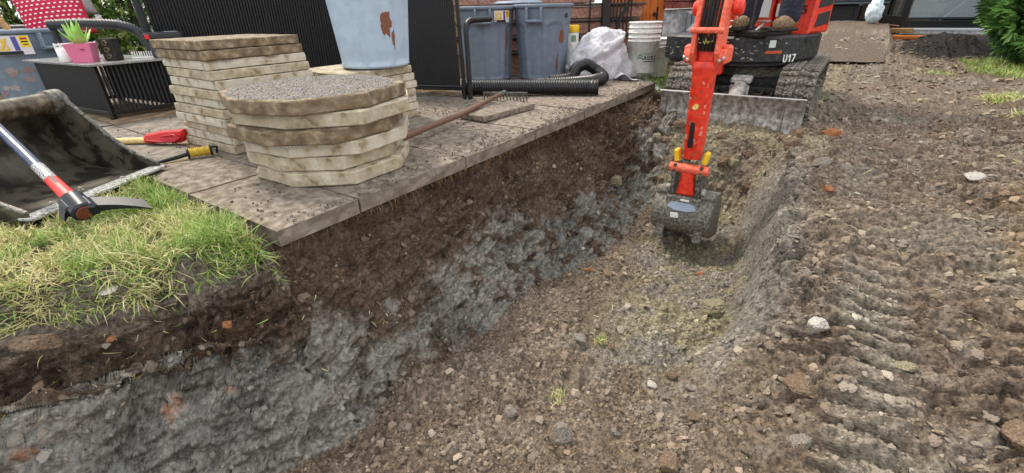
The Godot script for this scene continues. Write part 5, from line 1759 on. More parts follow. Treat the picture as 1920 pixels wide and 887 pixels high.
	obj("white_sticker", st, M.sticker, stand)
	st = mb(); bx(st, Vector3(0.05, 0.83, -0.837), Vector3(0.26, 0.02, 0.004), 0.001)
	obj("sticker_band", st, M.ink, stand)
	st = mb(); bx(st, Vector3(0.1, 0.96, -0.98), Vector3(0.44, 0.1, 0.42), 0.035); bx(st, Vector3(0.1, 1.22, -1.2), Vector3(0.42, 0.5, 0.1), 0.035)
	obj("seat", st, M.black, o)
	st = mb(); bx(st, Vector3(0.0, 0.78, -1.26), Vector3(0.62, 0.45, 0.16), 0.03)
	obj("rear_cover", st, M.orange, o)
	# the upper works are slewed a little to the picture's left
	for part in o.get_children():
		var nm := str(part.name).rstrip("0123456789_")
		if nm in ["body_skirt", "underside", "floor_mat", "mat_ribs", "lever_boot", "lever", "pedal", "right_hood", "console", "seat_stand", "seat", "rear_cover", "left_cover"]:
			part.transform = exc_slew() * part.transform
	# swing post, boom, arm
	var X := 0.06
	st = mb(); cyl(st, Vector3(-0.24, 0.24, -0.28), Vector3(-0.24, 0.54, -0.28), 0.065, 18); bx(st, Vector3(-0.24, 0.39, -0.34), Vector3(0.2, 0.22, 0.1), 0.015)
	obj("swing_post", st, M.orange, o)
	var zy := Transform3D(Basis(Vector3(0, 0, 1), Vector3.UP, Vector3(-1, 0, 0)), Vector3.ZERO)
	var boom_c := [Vector2(-0.22, 0.5), Vector2(-0.16, 0.95), Vector2(0.05, 1.42), Vector2(0.42, 1.58), Vector2(0.78, 1.26), Vector2(0.86, 0.86), Vector2(0.87, 0.7)]
	var bw := [0.055, 0.085, 0.1, 0.1, 0.08, 0.06, 0.05]
	var edge1 := []
	var edge2 := []
	for i in boom_c.size():
		var d: Vector2 = (boom_c[mini(i + 1, 6)] - boom_c[maxi(i - 1, 0)]).normalized()
		edge1.append(boom_c[i] + Vector2(-d.y, d.x) * bw[i]); edge2.append(boom_c[i] - Vector2(-d.y, d.x) * bw[i])
	edge2.reverse()
	var bp := PackedVector2Array(edge1 + edge2)
	st = mb()
	prism(st, bp, 0.014, Transform3D(zy.basis, Vector3(X + 0.075, 0, 0)), 0.003)
	prism(st, bp, 0.016, Transform3D(zy.basis, Vector3(X - 0.061, 0, 0)), 0.003)
	var ip := PackedVector2Array()
	for p in bp: ip.append(p)
	var ctr := []
	for i in boom_c.size():
		var d: Vector2 = (boom_c[mini(i + 1, 6)] - boom_c[maxi(i - 1, 0)]).normalized()
		ctr.append([boom_c[i] + Vector2(-d.y, d.x) * bw[i] * 0.3, boom_c[i] - Vector2(-d.y, d.x) * bw[i] * 0.8])
	ip = PackedVector2Array()
	for c in ctr: ip.append(c[0])
	for i in ctr.size(): ip.append(ctr[ctr.size() - 1 - i][1])
	prism(st, ip, 0.122, Transform3D(zy.basis, Vector3(X + 0.061, 0, 0)), 0.0)
	var boom := obj("boom", st, M.orange_dusty, o)
	var turn := Basis(Vector3.UP, 0.255)
	boom.basis = turn
	boom.position = Vector3(-0.235, 0, -0.25) - turn * Vector3(X, 0, -0.22)
	# dipper: two side plates above, a box section below
	var dip := Node3D.new()
	dip.name = "dipper_arm"
	o.add_child(dip, true)
	for s in [-1.0, 1.0]:
		st = mb()
		prism(st, PackedVector2Array([Vector2(1.1, 0.5), Vector2(1.14, 0.56), Vector2(1.13, 0.66), Vector2(1.02, 1.14), Vector2(0.95, 1.14), Vector2(1.0, 0.8), Vector2(0.98, 0.56), Vector2(1.02, 0.5)]), 0.02, Transform3D(zy.basis, Vector3(X + s * 0.058 + 0.01, 0, 0)), 0.004)
		obj("side_plate", st, M.orange_dusty, dip)
		st = mb()
		cyl(st, Vector3(X + s * 0.05, 0.545, 1.09), Vector3(X + s * 0.1, 0.545, 1.09), 0.036, 20, 0.006)
		bx(st, Vector3(X + s * 0.09, 0.555, 1.05), Vector3(0.045, 0.085, 0.07), 0.012)
		obj("pin_boss", st, M.orange_dusty, dip)
		st = mb()
		for k in 2: cyl(st, Vector3(X + s * (0.076 + 0.018 * k), 0.53 + 0.012 * k, 1.115), Vector3(X + s * (0.076 + 0.018 * k), 0.53 + 0.012 * k, 1.133), 0.008, 6)
		obj("bolt", st, M.bright_steel, dip)
		st = mb(); cyl(st, Vector3(X + s * 0.07, 0.76, 0.98), Vector3(X + s * 0.118, 0.76, 0.98), 0.036, 20, 0.008)
		obj("pivot_boss", st, M.orange, dip)
	st = mb(); cyl(st, Vector3(X - 0.078, 0.665, 1.13), Vector3(X + 0.078, 0.665, 1.13), 0.014, 12)
	obj("cross_tube", st, M.orange_dusty, dip)
	# lower round cornered box section
	st = mb()
	var sec := func(y: float, w: float, d: float, z: float) -> Array:
		var ring := []
		for k in 20:
			var a := TAU * k / 20
			var c := cos(a); var sn := sin(a)
			ring.append(Vector3(X + signf(c) * pow(absf(c), 0.45) * w, y, z + signf(sn) * pow(absf(sn), 0.45) * d))
		return ring
	var rings := [sec.call(0.01, 0.042, 0.05, 1.03), sec.call(0.03, 0.047, 0.055, 1.03), sec.call(0.25, 0.05, 0.06, 1.045), sec.call(0.47, 0.053, 0.062, 1.06), sec.call(0.485, 0.057, 0.065, 1.06), sec.call(0.515, 0.057, 0.065, 1.06), sec.call(0.522, 0.05, 0.06, 1.06)]
	for i in rings.size() - 1:
		for k in 20: quad(st, rings[i][(k + 1) % 20], rings[i][k], rings[i + 1][k], rings[i + 1][(k + 1) % 20], 1)
	for k in 20:
		facet(st, [Vector3(X, 0.522, 1.06), rings[6][k], rings[6][(k + 1) % 20]], Vector3(X, 0.4, 1.06))
		facet(st, [Vector3(X, 0.01, 1.03), rings[0][k], rings[0][(k + 1) % 20]], Vector3(X, 0.1, 1.03))
	obj("box_section", st, M.orange, dip)
	st = mb(); bx(st, Vector3(X, 0.56, 1.045), Vector3(0.09, 0.1, 0.06), 0.012)
	obj("top_clevis", st, M.orange, dip)
	st = mb(); bx(st, Vector3(X - 0.008, 0.15, 1.098), Vector3(0.026, 0.14, 0.008), 0.003)
	obj("black_slot", st, M.black, dip)
	st = mb()
	for k in 9:
		var a := TAU * k / 9.0
		facet(st, [Vector3(X - 0.005, 0.3, 1.1125), Vector3(X - 0.005 + cos(a) * 0.016 * (1 + 0.4 * (k % 2)), 0.3 + sin(a) * 0.014, 1.1125), Vector3(X - 0.005 + cos(a + 0.7) * 0.013, 0.3 + sin(a + 0.7) * 0.017, 1.1125)], Vector3(X, 0.3, 1.0))
	obj("yellow_splash", st, mat(Color(0.9, 0.82, 0.45), 0.7), dip)
	# scuffs and dried mud on the arm
	for k in 34:
		var y := rng.randf_range(0.03, 0.48)
		var hw := lerpf(0.047, 0.053, y / 0.48)
		st = mb()
		bx(st, Vector3.ZERO, Vector3(rng.randf_range(0.004, 0.016), rng.randf_range(0.004, 0.03), 0.0015), 0.0006, Basis(Vector3.BACK, rng.randf_range(-0.4, 0.4)))
		var edge := rng.randf() < 0.5
		var cx := (hw - 0.012) * (1.0 if rng.randf() < 0.5 else -1.0) if edge else rng.randf_range(-0.6, 0.6) * hw
		obj("scuff", st, mat([Color(0.86, 0.5, 0.42), Color(0.5, 0.36, 0.28), Color(0.72, 0.16, 0.09)][k % 3], 0.8), dip, Vector3(X + cx, y, 1.03 + 0.0625 * y + lerpf(0.055, 0.0615, y / 0.48) - (0.003 if edge else 0.0)))
	# hoses between the plates
	for k in 5:
		st = mb()
		var x := X - 0.036 + k * 0.018
		tube(st, [Vector3(x, 0.57, 1.08), Vector3(x, 0.64, 1.1 + 0.01 * (k % 2)), Vector3(x + 0.004 * sin(k * 2.0), 0.82, 1.06), Vector3(x, 1.0, 1.02), Vector3(x, 1.16, 0.96)], 0.0095, 8)
		obj("hydraulic_hose", st, M.hose, dip)
	st = mb(); bx(st, Vector3(X, 0.62, 1.06), Vector3(0.03, 0.12, 0.012), 0.003)
	obj("inner_rib", st, M.orange_dusty, dip)
	st = mb()
	for k in 22:
		bx(st, Vector3(X + rng.randf_range(-0.045, 0.045), 0.605 + rng.randf_range(0, 0.045), 1.1 + rng.randf_range(-0.015, 0.015)), Vector3(0.018, 0.004, 0.007), 0.001, Basis(Vector3(rng.randfn(), rng.randfn(), rng.randfn()).normalized(), rng.randf() * 3.0))
	tag(obj("dry_leaves", st, mat(Color(0.62, 0.6, 0.32), 0.8), dip), "", "", "", "stuff")
	# coupler and digging bucket
	for s in [-1.0, 1.0]:
		st = mb(); bx(st, Vector3(X + s * 0.078, 0.02, 1.05), Vector3(0.026, 0.07, 0.05), 0.006, Basis(Vector3.BACK, s * -0.15))
		obj("yellow_lug", st, M.yellow, dip)
		st = mb(); prism(st, PackedVector2Array([Vector2(1.1, -0.02), Vector2(1.1, -0.2), Vector2(1.0, -0.27), Vector2(0.93, -0.22), Vector2(0.98, -0.02)]), 0.02, Transform3D(zy.basis, Vector3(X + s * 0.072 + 0.01, 0, 0)), 0.004)
		obj("coupler_plate", st, M.steel_dark, dip)
		st = mb(); cyl(st, Vector3(X + s * 0.085, -0.17, 1.07), Vector3(X + s * 0.11, -0.17, 1.07), 0.02, 10)
		obj("nut", st, M.steel, dip)
	st = mb(); cyl(st, Vector3(X - 0.105, -0.045, 1.075), Vector3(X + 0.105, -0.045, 1.075), 0.026, 18)
	obj("knuckle_pin", st, M.orange_dusty, dip)
	st = mb(); prism(st, PackedVector2Array([Vector2(-0.045, -0.03), Vector2(0.045, -0.03), Vector2(0.034, -0.1), Vector2(0.05, -0.2), Vector2(-0.05, -0.2), Vector2(-0.034, -0.1)]), 0.06, Transform3D(Basis.IDENTITY, Vector3(X, 0, 1.03)), 0.008)
	obj("link", st, M.orange, dip)
	var bu := Node3D.new()
	bu.name = "digging_bucket"
	dip.add_child(bu, true)
	var prof := []
	for k in 15:
		var a := lerpf(2.0, -1.35, k / 14.0)
		prof.append(Vector2(0.98 + cos(a) * 0.145, -0.33 + sin(a) * 0.135))
	prof.append(Vector2(0.86, -0.5))
	var shell := PackedVector2Array()
	for p in prof: shell.append(p)
	for k in prof.size():
		var p: Vector2 = prof[prof.size() - 1 - k]
		shell.append(Vector2(0.98, -0.33).lerp(p, 0.92))
	var merged := mb()
	prism(merged, shell, 0.32, Transform3D(zy.basis, Vector3(X + 0.16, 0, 0)), 0.003)
	var side := PackedVector2Array()
	for p in prof: side.append(p)
	side.append(Vector2(0.83, -0.48)); side.append(Vector2(0.88, -0.25))
	for s in [-1.0, 1.0]:
		prism(merged, side, 0.012, Transform3D(zy.basis, Vector3(X + s * 0.161 + 0.006, 0, 0)), 0.002)
	cyl(merged, Vector3(X - 0.165, -0.205, 1.04), Vector3(X + 0.165, -0.205, 1.04), 0.03, 16)
	bx(merged, Vector3(X, -0.24, 1.05), Vector3(0.2, 0.07, 0.1), 0.01)
	for s in [-1.0, 1.0]: bx(merged, Vector3(X + s * 0.11, -0.41, 1.1), Vector3(0.05, 0.12, 0.02), 0.006, Basis(Vector3.RIGHT, -0.25))
	merged.generate_normals()
	var bm := MeshInstance3D.new()
	dip.remove_child(bu)
	bu.free()
	bm.name = "digging_bucket"
	bm.mesh = merged.commit()
	bm.material_override = mottled([[0.2, Color(0.25, 0.235, 0.21)], [0.42, Color(0.37, 0.355, 0.32)], [0.6, Color(0.46, 0.44, 0.4)], [0.8, Color(0.6, 0.57, 0.52)]], 0.25, 0.7, 0.25, 88, 0.02)
	dip.add_child(bm, true)
	st = mb(); prism(st, PackedVector2Array([Vector2(-0.06, -0.2), Vector2(0.06, -0.2), Vector2(0.085, -0.25), Vector2(0.035, -0.265), Vector2(-0.035, -0.265), Vector2(-0.085, -0.25)]), 0.014, Transform3D(Basis(Vector3.RIGHT, -0.5), Vector3(X, -0.06, 0.985)), 0.003)
	obj("bright_plate", st, mat(Color(0.5, 0.54, 0.6), 0.4, 0.4), dip)
	st = mb(); bx(st, Vector3(X - 0.03, -0.315, 1.127), Vector3(0.045, 0.03, 0.004), 0.001, Basis(Vector3.BACK, 0.1)); bx(st, Vector3(X + 0.01, -0.225, 1.101), Vector3(0.05, 0.012, 0.004), 0.001)
	obj("label_scrap", st, M.sticker, dip)

# ================================================================ the operator
# surface nets over smoothly joined tapered capsules
func skin(bones: Array, h: float, k := 0.03) -> SurfaceTool:
	var lo := Vector3.ONE * 1e9
	var hi := -lo
	for b in bones:
		var m: float = maxf(b[2], b[3]) + h * 3
		lo = lo.min(b[0] - Vector3.ONE * m).min(b[1] - Vector3.ONE * m)
		hi = hi.max(b[0] + Vector3.ONE * m).max(b[1] + Vector3.ONE * m)
	var n := Vector3i(((hi - lo) / h).ceil()) + Vector3i.ONE
	var F := PackedFloat32Array()
	F.resize(n.x * n.y * n.z)
	F.fill(1.0)
	for b in bones:
		var a: Vector3 = b[0]
		var ab: Vector3 = b[1] - b[0]
		var l2 := maxf(ab.length_squared(), 1e-9)
		var m: float = maxf(b[2], b[3]) + k + h * 2
		var i0 := Vector3i(((a.min(b[1]) - Vector3.ONE * m - lo) / h).floor()).clamp(Vector3i.ZERO, n - Vector3i.ONE)
		var i1 := Vector3i(((a.max(b[1]) + Vector3.ONE * m - lo) / h).ceil()).clamp(Vector3i.ZERO, n - Vector3i.ONE)
		for x in range(i0.x, i1.x + 1):
			for y in range(i0.y, i1.y + 1):
				for z in range(i0.z, i1.z + 1):
					var p := lo + Vector3(x, y, z) * h
					var t := clampf((p - a).dot(ab) / l2, 0, 1)
					var d: float = p.distance_to(a + ab * t) - lerpf(b[2], b[3], t)
					var q := (x * n.y + y) * n.z + z
					var e := F[q]
					var s := maxf(k - absf(d - e), 0.0) / k
					F[q] = minf(d, e) - s * s * k * 0.25
	var idx := {}
	var pts := []
	var st := mb()
	for x in n.x - 1:
		for y in n.y - 1:
			for z in n.z - 1:
				var q := (x * n.y + y) * n.z + z
				var v := []
				var neg := 0
				for c in 8:
					var f := F[q + ((c & 1) * n.y + ((c >> 1) & 1)) * n.z + (c >> 2)]
					v.append(f)
					if f < 0: neg += 1
				if neg == 0 or neg == 8: continue
				var sum := Vector3.ZERO
				var cnt := 0
				for e in [[0, 1], [2, 3], [4, 5], [6, 7], [0, 2], [1, 3], [4, 6], [5, 7], [0, 4], [1, 5], [2, 6], [3, 7]]:
					var f0: float = v[e[0]]
					var f1: float = v[e[1]]
					if (f0 < 0) != (f1 < 0):
						var t := f0 / (f0 - f1)
						var c0 := Vector3(e[0] & 1, (e[0] >> 1) & 1, e[0] >> 2)
						var c1 := Vector3(e[1] & 1, (e[1] >> 1) & 1, e[1] >> 2)
						sum += c0.lerp(c1, t); cnt += 1
				idx[Vector3i(x, y, z)] = pts.size()
				pts.append(lo + (Vector3(x, y, z) + sum / cnt) * h)
	for key in idx:
		var q: int = (key.x * n.y + key.y) * n.z + key.z
		for ax in 3:
			var d := Vector3i.ZERO
			d[ax] = 1
			var step: int = [n.y * n.z, n.z, 1][ax]
			var f0 := F[q]
			var f1 := F[q + step]
			if (f0 < 0) == (f1 < 0): continue
			var u := Vector3i.ZERO; u[(ax + 1) % 3] = 1
			var w := Vector3i.ZERO; w[(ax + 2) % 3] = 1
			if not (idx.has(key - u) and idx.has(key - w) and idx.has(key - u - w)): continue
			var A: Vector3 = pts[idx[key - u - w]]
			var B: Vector3 = pts[idx[key - w]]
			var C: Vector3 = pts[idx[key]]
			var D: Vector3 = pts[idx[key - u]]
			if f0 < 0: quad(st, A, B, C, D, 1)
			else: quad(st, D, C, B, A, 1)
	return st

func build_person() -> void:
	var o := thing("person", "operator in dark trousers and tan work boots seated on the excavator", "person", EXC_POS, EXC_TURN)
	o.transform = o.transform * exc_slew() * Transform3D(Basis.IDENTITY, Vector3(0.29, 0, 0.03))
	var V := func(x: float, y: float, z: float) -> Vector3: return Vector3(x, y, z)
	var hip := Vector3(0.05, 1.13, -1.0)
	var trousers := [[hip + Vector3(-0.09, 0, 0), hip + Vector3(0.09, 0, 0), 0.125, 0.125]]
	var knees := [Vector3(-0.09, 1.1, -0.58), Vector3(0.2, 1.1, -0.57)]
	var ankles := [Vector3(-0.09, 0.71, -0.55), Vector3(0.215, 0.71, -0.53)]
	for s in 2:
		trousers.append([hip + Vector3(-0.09 + 0.18 * s, 0, 0.02), knees[s], 0.098, 0.076])
		trousers.append([knees[s], ankles[s].lerp(knees[s], 0.3), 0.074, 0.07])
		trousers.append([ankles[s].lerp(knees[s], 0.3), ankles[s] + Vector3(0, -0.02, 0.0), 0.07, 0.062])
		trousers.append([ankles[s] + Vector3(0.0, 0.05, 0.012), ankles[s] + Vector3(0.0, -0.01, 0.018), 0.062, 0.064])
	var body := [[hip + Vector3(0, 0.06, 0), hip + Vector3(0, 0.3, -0.02), 0.13, 0.14], [hip + Vector3(-0.1, 0.42, -0.02), hip + Vector3(0.1, 0.42, -0.02), 0.105, 0.105], [hip + Vector3(0, 0.42, -0.02), hip + Vector3(0, 0.58, 0.0), 0.06, 0.055]]
	var hands := []
	for s in 2:
		var sg := -1.0 if s == 0 else 1.0
		var sh := hip + Vector3(sg * 0.19, 0.43, -0.02)
		var el := hip + Vector3(sg * 0.24, 0.16, 0.1)
		var wr := Vector3([-0.06, 0.09][s], 1.13, -0.56)
		body.append([sh, el, 0.058, 0.046]); body.append([el, wr, 0.045, 0.031])
		hands.append([wr, sg])
	obj("upper_body", skin(body, 0.016, 0.05), M.shirt, o)
	obj("trousers", skin(trousers, 0.0135, 0.035), M.denim, o)
	var head := hip + Vector3(0, 0.7, 0.03)
	var hb := [[head + Vector3(0, 0.04, -0.01), head + Vector3(0, 0.02, -0.005), 0.092, 0.088], [head + Vector3(0, -0.06, 0.035), head + Vector3(0, -0.04, 0.03), 0.055, 0.06], [head + Vector3(0, 0.0, 0.09), head + Vector3(0, -0.025, 0.105), 0.01, 0.014], [head + Vector3(0, -0.15, -0.02), head + Vector3(0, -0.05, -0.01), 0.052, 0.05]]
	for s in [-1.0, 1.0]:
		hb.append([head + Vector3(s * 0.088, 0.015, -0.01), head + Vector3(s * 0.088, -0.025, -0.01), 0.014, 0.01])
	obj("head", skin(hb, 0.008, 0.025), M.skin, o)
	for s in [-1.0, 1.0]:
		var e := mb(); lathe(e, [[0.0, -0.009], [0.008, -0.004], [0.009, 0.0], [0.008, 0.004], [0.0, 0.009]], 10)
		obj("eye", e, M.ink, o, head + Vector3(s * 0.033, 0.012, 0.075))
	var m := mb(); bx(m, head + Vector3(0, -0.062, 0.09), Vector3(0.045, 0.008, 0.01), 0.003)
	obj("mouth", m, mat(Color(0.55, 0.3, 0.27), 0.6), o)
	obj("hair", skin([[head + Vector3(0, 0.07, -0.025), head + Vector3(0, 0.02, -0.045), 0.09, 0.085]], 0.012), mat(Color(0.16, 0.11, 0.08), 0.9), o)
	for hd in hands:
		var w: Vector3 = hd[0]
		var sg: float = hd[1]
		var fb := [[w, w + Vector3(0, -0.01, 0.045), 0.028, 0.03], [w + Vector3(-0.02, -0.012, 0.06), w + Vector3(0.02, -0.012, 0.06), 0.016, 0.016]]
		for f in 4:
			var r := w + Vector3(-0.027 + f * 0.018, -0.012, 0.066)
			var ln: float = [0.028, 0.034, 0.032, 0.025][f]
			fb.append([r, r + Vector3(0, -0.012, ln), 0.009, 0.008])
			fb.append([r + Vector3(0, -0.012, ln), r + Vector3(0, -0.036, ln - 0.008), 0.008, 0.007])
		fb.append([w + Vector3(-sg * 0.028, -0.01, 0.03), w + Vector3(-sg * 0.045, -0.025, 0.058), 0.011, 0.009])
		fb.append([w + Vector3(-sg * 0.045, -0.025, 0.058), w + Vector3(-sg * 0.03, -0.038, 0.078), 0.009, 0.008])
		obj("hand", skin(fb, 0.004, 0.01), M.skin, o)
	for s in 2:
		var a: Vector3 = ankles[s]
		var bt := [[a + Vector3(0, 0.02, 0), a + Vector3(0, -0.04, 0.0), 0.052, 0.054], [a + Vector3(0, -0.05, -0.03), a + Vector3(0, -0.06, 0.05), 0.045, 0.046], [a + Vector3(0, -0.06, 0.05), a + Vector3(0.01, -0.068, 0.16), 0.046, 0.038]]
		var bo := obj("boot", skin(bt, 0.009, 0.025), M.boot, o)
		var so := mb()
		bx(so, a + Vector3(0.005, -0.104, 0.065), Vector3(0.09, 0.022, 0.27), 0.01)
		obj("sole", so, M.black_rough, bo)
		for k in 4:
			so = mb(); bx(so, a + Vector3(0.005, -0.012 - k * 0.012, 0.062 + k * 0.022), Vector3(0.05, 0.005, 0.006), 0.002)
			obj("lace", so, mat(Color(0.75, 0.7, 0.6), 0.9), bo)

# ================================================================ big bucket and mattock on the grass
func build_bucket_and_pick() -> void:
	var o := thing("excavator_bucket", "wide steel excavator bucket lying open on the grass", "bucket", Vector3(-1.632, 0.0, -1.443))
	o.basis = Basis(Vector3(-0.995, 0, -0.105), Vector3.UP, Vector3(0.105, 0, -0.995))
	var W := 0.56
	var c := Curve2D.new()
	var pts := [Vector2(0, 0.014), Vector2(0.14, 0.006), Vector2(0.28, 0.014), Vector2(0.39, 0.05), Vector2(0.455, 0.13), Vector2(0.45, 0.22), Vector2(0.385, 0.3)]
	for p in pts: c.add_point(p)
	for i in range(1, 6):
		var t: Vector2 = (pts[i + 1] - pts[i - 1]) * 0.2
		c.set_point_in(i, -t); c.set_point_out(i, t)
	var prof := PackedVector2Array()
	for i in 33: prof.append(c.sample_baked(c.get_baked_length() * i / 32.0, true))
	var outer := PackedVector2Array()
	for i in 33:
		var d := (prof[mini(i + 1, 32)] - prof[maxi(i - 1, 0)]).normalized()
		outer.append(prof[i] + Vector2(d.y, -d.x) * 0.011)
	var st := mb()
	for i in 32:
		var a := prof[i]; var b := prof[i + 1]; var a2 := outer[i]; var b2 := outer[i + 1]
		var v := func(p: Vector2, z: float) -> Vector3: return Vector3(p.x, p.y, z)
		quad(st, v.call(a, W), v.call(b, W), v.call(b, 0), v.call(a, 0), 1)
		quad(st, v.call(a2, 0), v.call(b2, 0), v.call(b2, W), v.call(a2, W), 2)
	quad(st, Vector3(prof[0].x, prof[0].y, 0), Vector3(outer[0].x, outer[0].y, 0), Vector3(outer[0].x, outer[0].y, W), Vector3(prof[0].x, prof[0].y, W))
	obj("shell", st, M.bucket_in, o)
	var side := PackedVector2Array()
	for p in outer: side.append(p)
	for p in [Vector2(0.33, 0.315), Vector2(0.27, 0.245), Vector2(0.19, 0.15), Vector2(0.1, 0.075), Vector2(0.0, 0.035)]: side.append(p)
	for z in [-0.012, W]:
		st = mb(); prism(st, side, 0.012, Transform3D(Basis.IDENTITY, Vector3(0, 0, z)), 0.002)
		obj("side_plate", st, M.bucket_in, o)
		st = mb()
		var e := [Vector2(0.33, 0.315), Vector2(0.27, 0.245), Vector2(0.19, 0.15), Vector2(0.1, 0.075), Vector2(0.0, 0.035)]
		for i in 4: bar(st, Vector3(e[i].x, e[i].y, z + 0.006), Vector3(e[i + 1].x, e[i + 1].y, z + 0.006), 0.016, 0.02, 0.004, Vector3.BACK)
		obj("side_rim", st, M.steel_dark, o)
	st = mb(); bx(st, Vector3(0.005, 0.018, W / 2), Vector3(0.07, 0.012, W + 0.03), 0.003, Basis(Vector3.BACK, -0.05))
	obj("cutting_edge", st, mottled([[0.3, Color(0.45, 0.44, 0.42)], [0.5, Color(0.72, 0.72, 0.72)], [0.7, Color(0.85, 0.85, 0.86)]], 0.2, 0.35, 0.03, 70, 0.02, 5, 0.4), o)
	st = mb(); cyl(st, Vector3(0.375, 0.305, -0.02), Vector3(0.375, 0.305, W + 0.025), 0.042, 24, 0.008)
	obj("torque_tube", st, mottled([[0.3, Color(0.2, 0.17, 0.13)], [0.55, Color(0.33, 0.29, 0.23)], [0.8, Color(0.5, 0.45, 0.37)]], 0.4, 0.3, 0.03, 71, 0.012, 5, 0.3), o)
	st = mb(); cyl(st, Vector3(0.375, 0.305, W - 0.04), Vector3(0.375, 0.305, W + 0.032), 0.05, 24, 0.008)
	obj("collar", st, M.steel_dark, o)
	# lumps of soil left in the bucket
	for k in 3:
		st = mb(); stone_shape(st, 700 + k, 2, 9, 0.15, Vector3(0.013, 0.009, 0.012), FLAT)
		tag(obj("mud_lump", st, M.slab_gray, null, o.transform * Vector3([0.03, 0.09, 0.05][k], 0.022, [0.4, 0.27, 0.12][k])), ["mud lump nearest the far corner of the open bucket", "mud lump in the middle of the open bucket floor", "mud lump by the mattock head in the open bucket"][k], "mud lump", "mud lumps in the bucket")
	# mattock
	var h := Vector3(-1.438, 0.06, -1.429)
	var tip := Vector3(-2.02, 0.345, -1.795)
	o = thing("mattock", "mattock with red and grey handle resting over the open bucket", "mattock", h)
	var d := (tip - h).normalized()
	var L := (tip - h).length()
	var x := d.cross(Vector3.UP).normalized()
	var section := func(called: String, a: float, b: float, w0: float, w1: float, t: float, m: Material) -> void:
		var s := mb()
		var y := d
		var zz := x.cross(y)
		var n := 10
		var R := []
		for i in 5:
			var f := i / 4.0
			var ring := []
			var w := lerpf(w0, w1, f)
			for k in n * 2:
				var th := TAU * k / (n * 2)
				ring.append(y * lerpf(a, b, f) + x * cos(th) * w + zz * sin(th) * t)
			R.append(ring)
		for i in 4:
			for k in n * 2: quad(s, R[i][(k + 1) % 20], R[i][k], R[i + 1][k], R[i + 1][(k + 1) % 20], 1)
		for k in n * 2:
			facet(s, [y * a, R[0][k], R[0][(k + 1) % 20]], y * (a + 1))
			facet(s, [y * b, R[4][k], R[4][(k + 1) % 20]], y * (b - 1))
		obj(called, s, m, o)
	section.call("handle", 0.27, L, 0.0185, 0.017, 0.013, mottled([[0.3, Color(0.2, 0.23, 0.33)], [0.7, Color(0.3, 0.33, 0.42)]], 0.3, 0.25, 0.0, 72))
	section.call("worn_band", 0.175, 0.272, 0.0195, 0.0188, 0.0138, mottled([[0.38, Color(0.12, 0.12, 0.13)], [0.46, Color(0.4, 0.4, 0.42)], [0.52, Color(0.82, 0.82, 0.83)]], 0.09, 0.5, 0.05, 73, 0.03))
	section.call("red_grip", 0.045, 0.178, 0.0235, 0.02, 0.0155, M.red_pick)
	section.call("grip_inlay", 0.135, 0.181, 0.0115, 0.0125, 0.0163, mat(Color(0.24, 0.25, 0.29), 0.5))
	var adze := (Vector3(-1.275, 0.06, -1.52) - h)
	adze.y = 0
	adze = adze.normalized()
	var zd := adze.cross(d).normalized()
	st = mb()
	cyl(st, -d * 0.036, d * 0.05, 0.036, 20, 0.006)
	bx(st, Vector3.ZERO, Vector3(0.085, 0.07, 0.06), 0.012, Basis(adze, d, adze.cross(d)))
	obj("head_eye", st, mat(Color(0.15, 0.16, 0.19), 0.35, 0.3), o)
	st = mb(); cyl(st, -d * 0.04, -d * 0.034, 0.026, 16, 0.002)
	obj("handle_end", st, mat(Color(0.42, 0.2, 0.13), 0.7), o)
	st = mb()
	for s in 2:
		var sg := 1.0 if s == 0 else -1.0
		var R := []
		for i in 8:
			var f := i / 7.0
			var cpt := adze * sg * lerpf(0.03, 0.17 if s == 0 else 0.06, f) - d * 0.03 * f * f + Vector3(0, -0.012 * f * f, 0)
			var wd := (lerpf(0.024, 0.03, f) if s == 0 else lerpf(0.022, 0.016, f))
			var tk := lerpf(0.016, 0.0025, f) if s == 0 else lerpf(0.016, 0.005, f)
			R.append([cpt + d * wd + zd * tk, cpt - d * wd + zd * tk, cpt - d * wd - zd * tk, cpt + d * wd - zd * tk])
		for i in 7:
			for k in 4: facet(st, [R[i][k], R[i][(k + 1) % 4], R[i + 1][(k + 1) % 4], R[i + 1][k]], (R[i][0] + R[i][2]) / 2)
		facet(st, R[7], R[6][0])
	obj("head_blades", st, mat(Color(0.13, 0.14, 0.16), 0.5, 0.0), o)

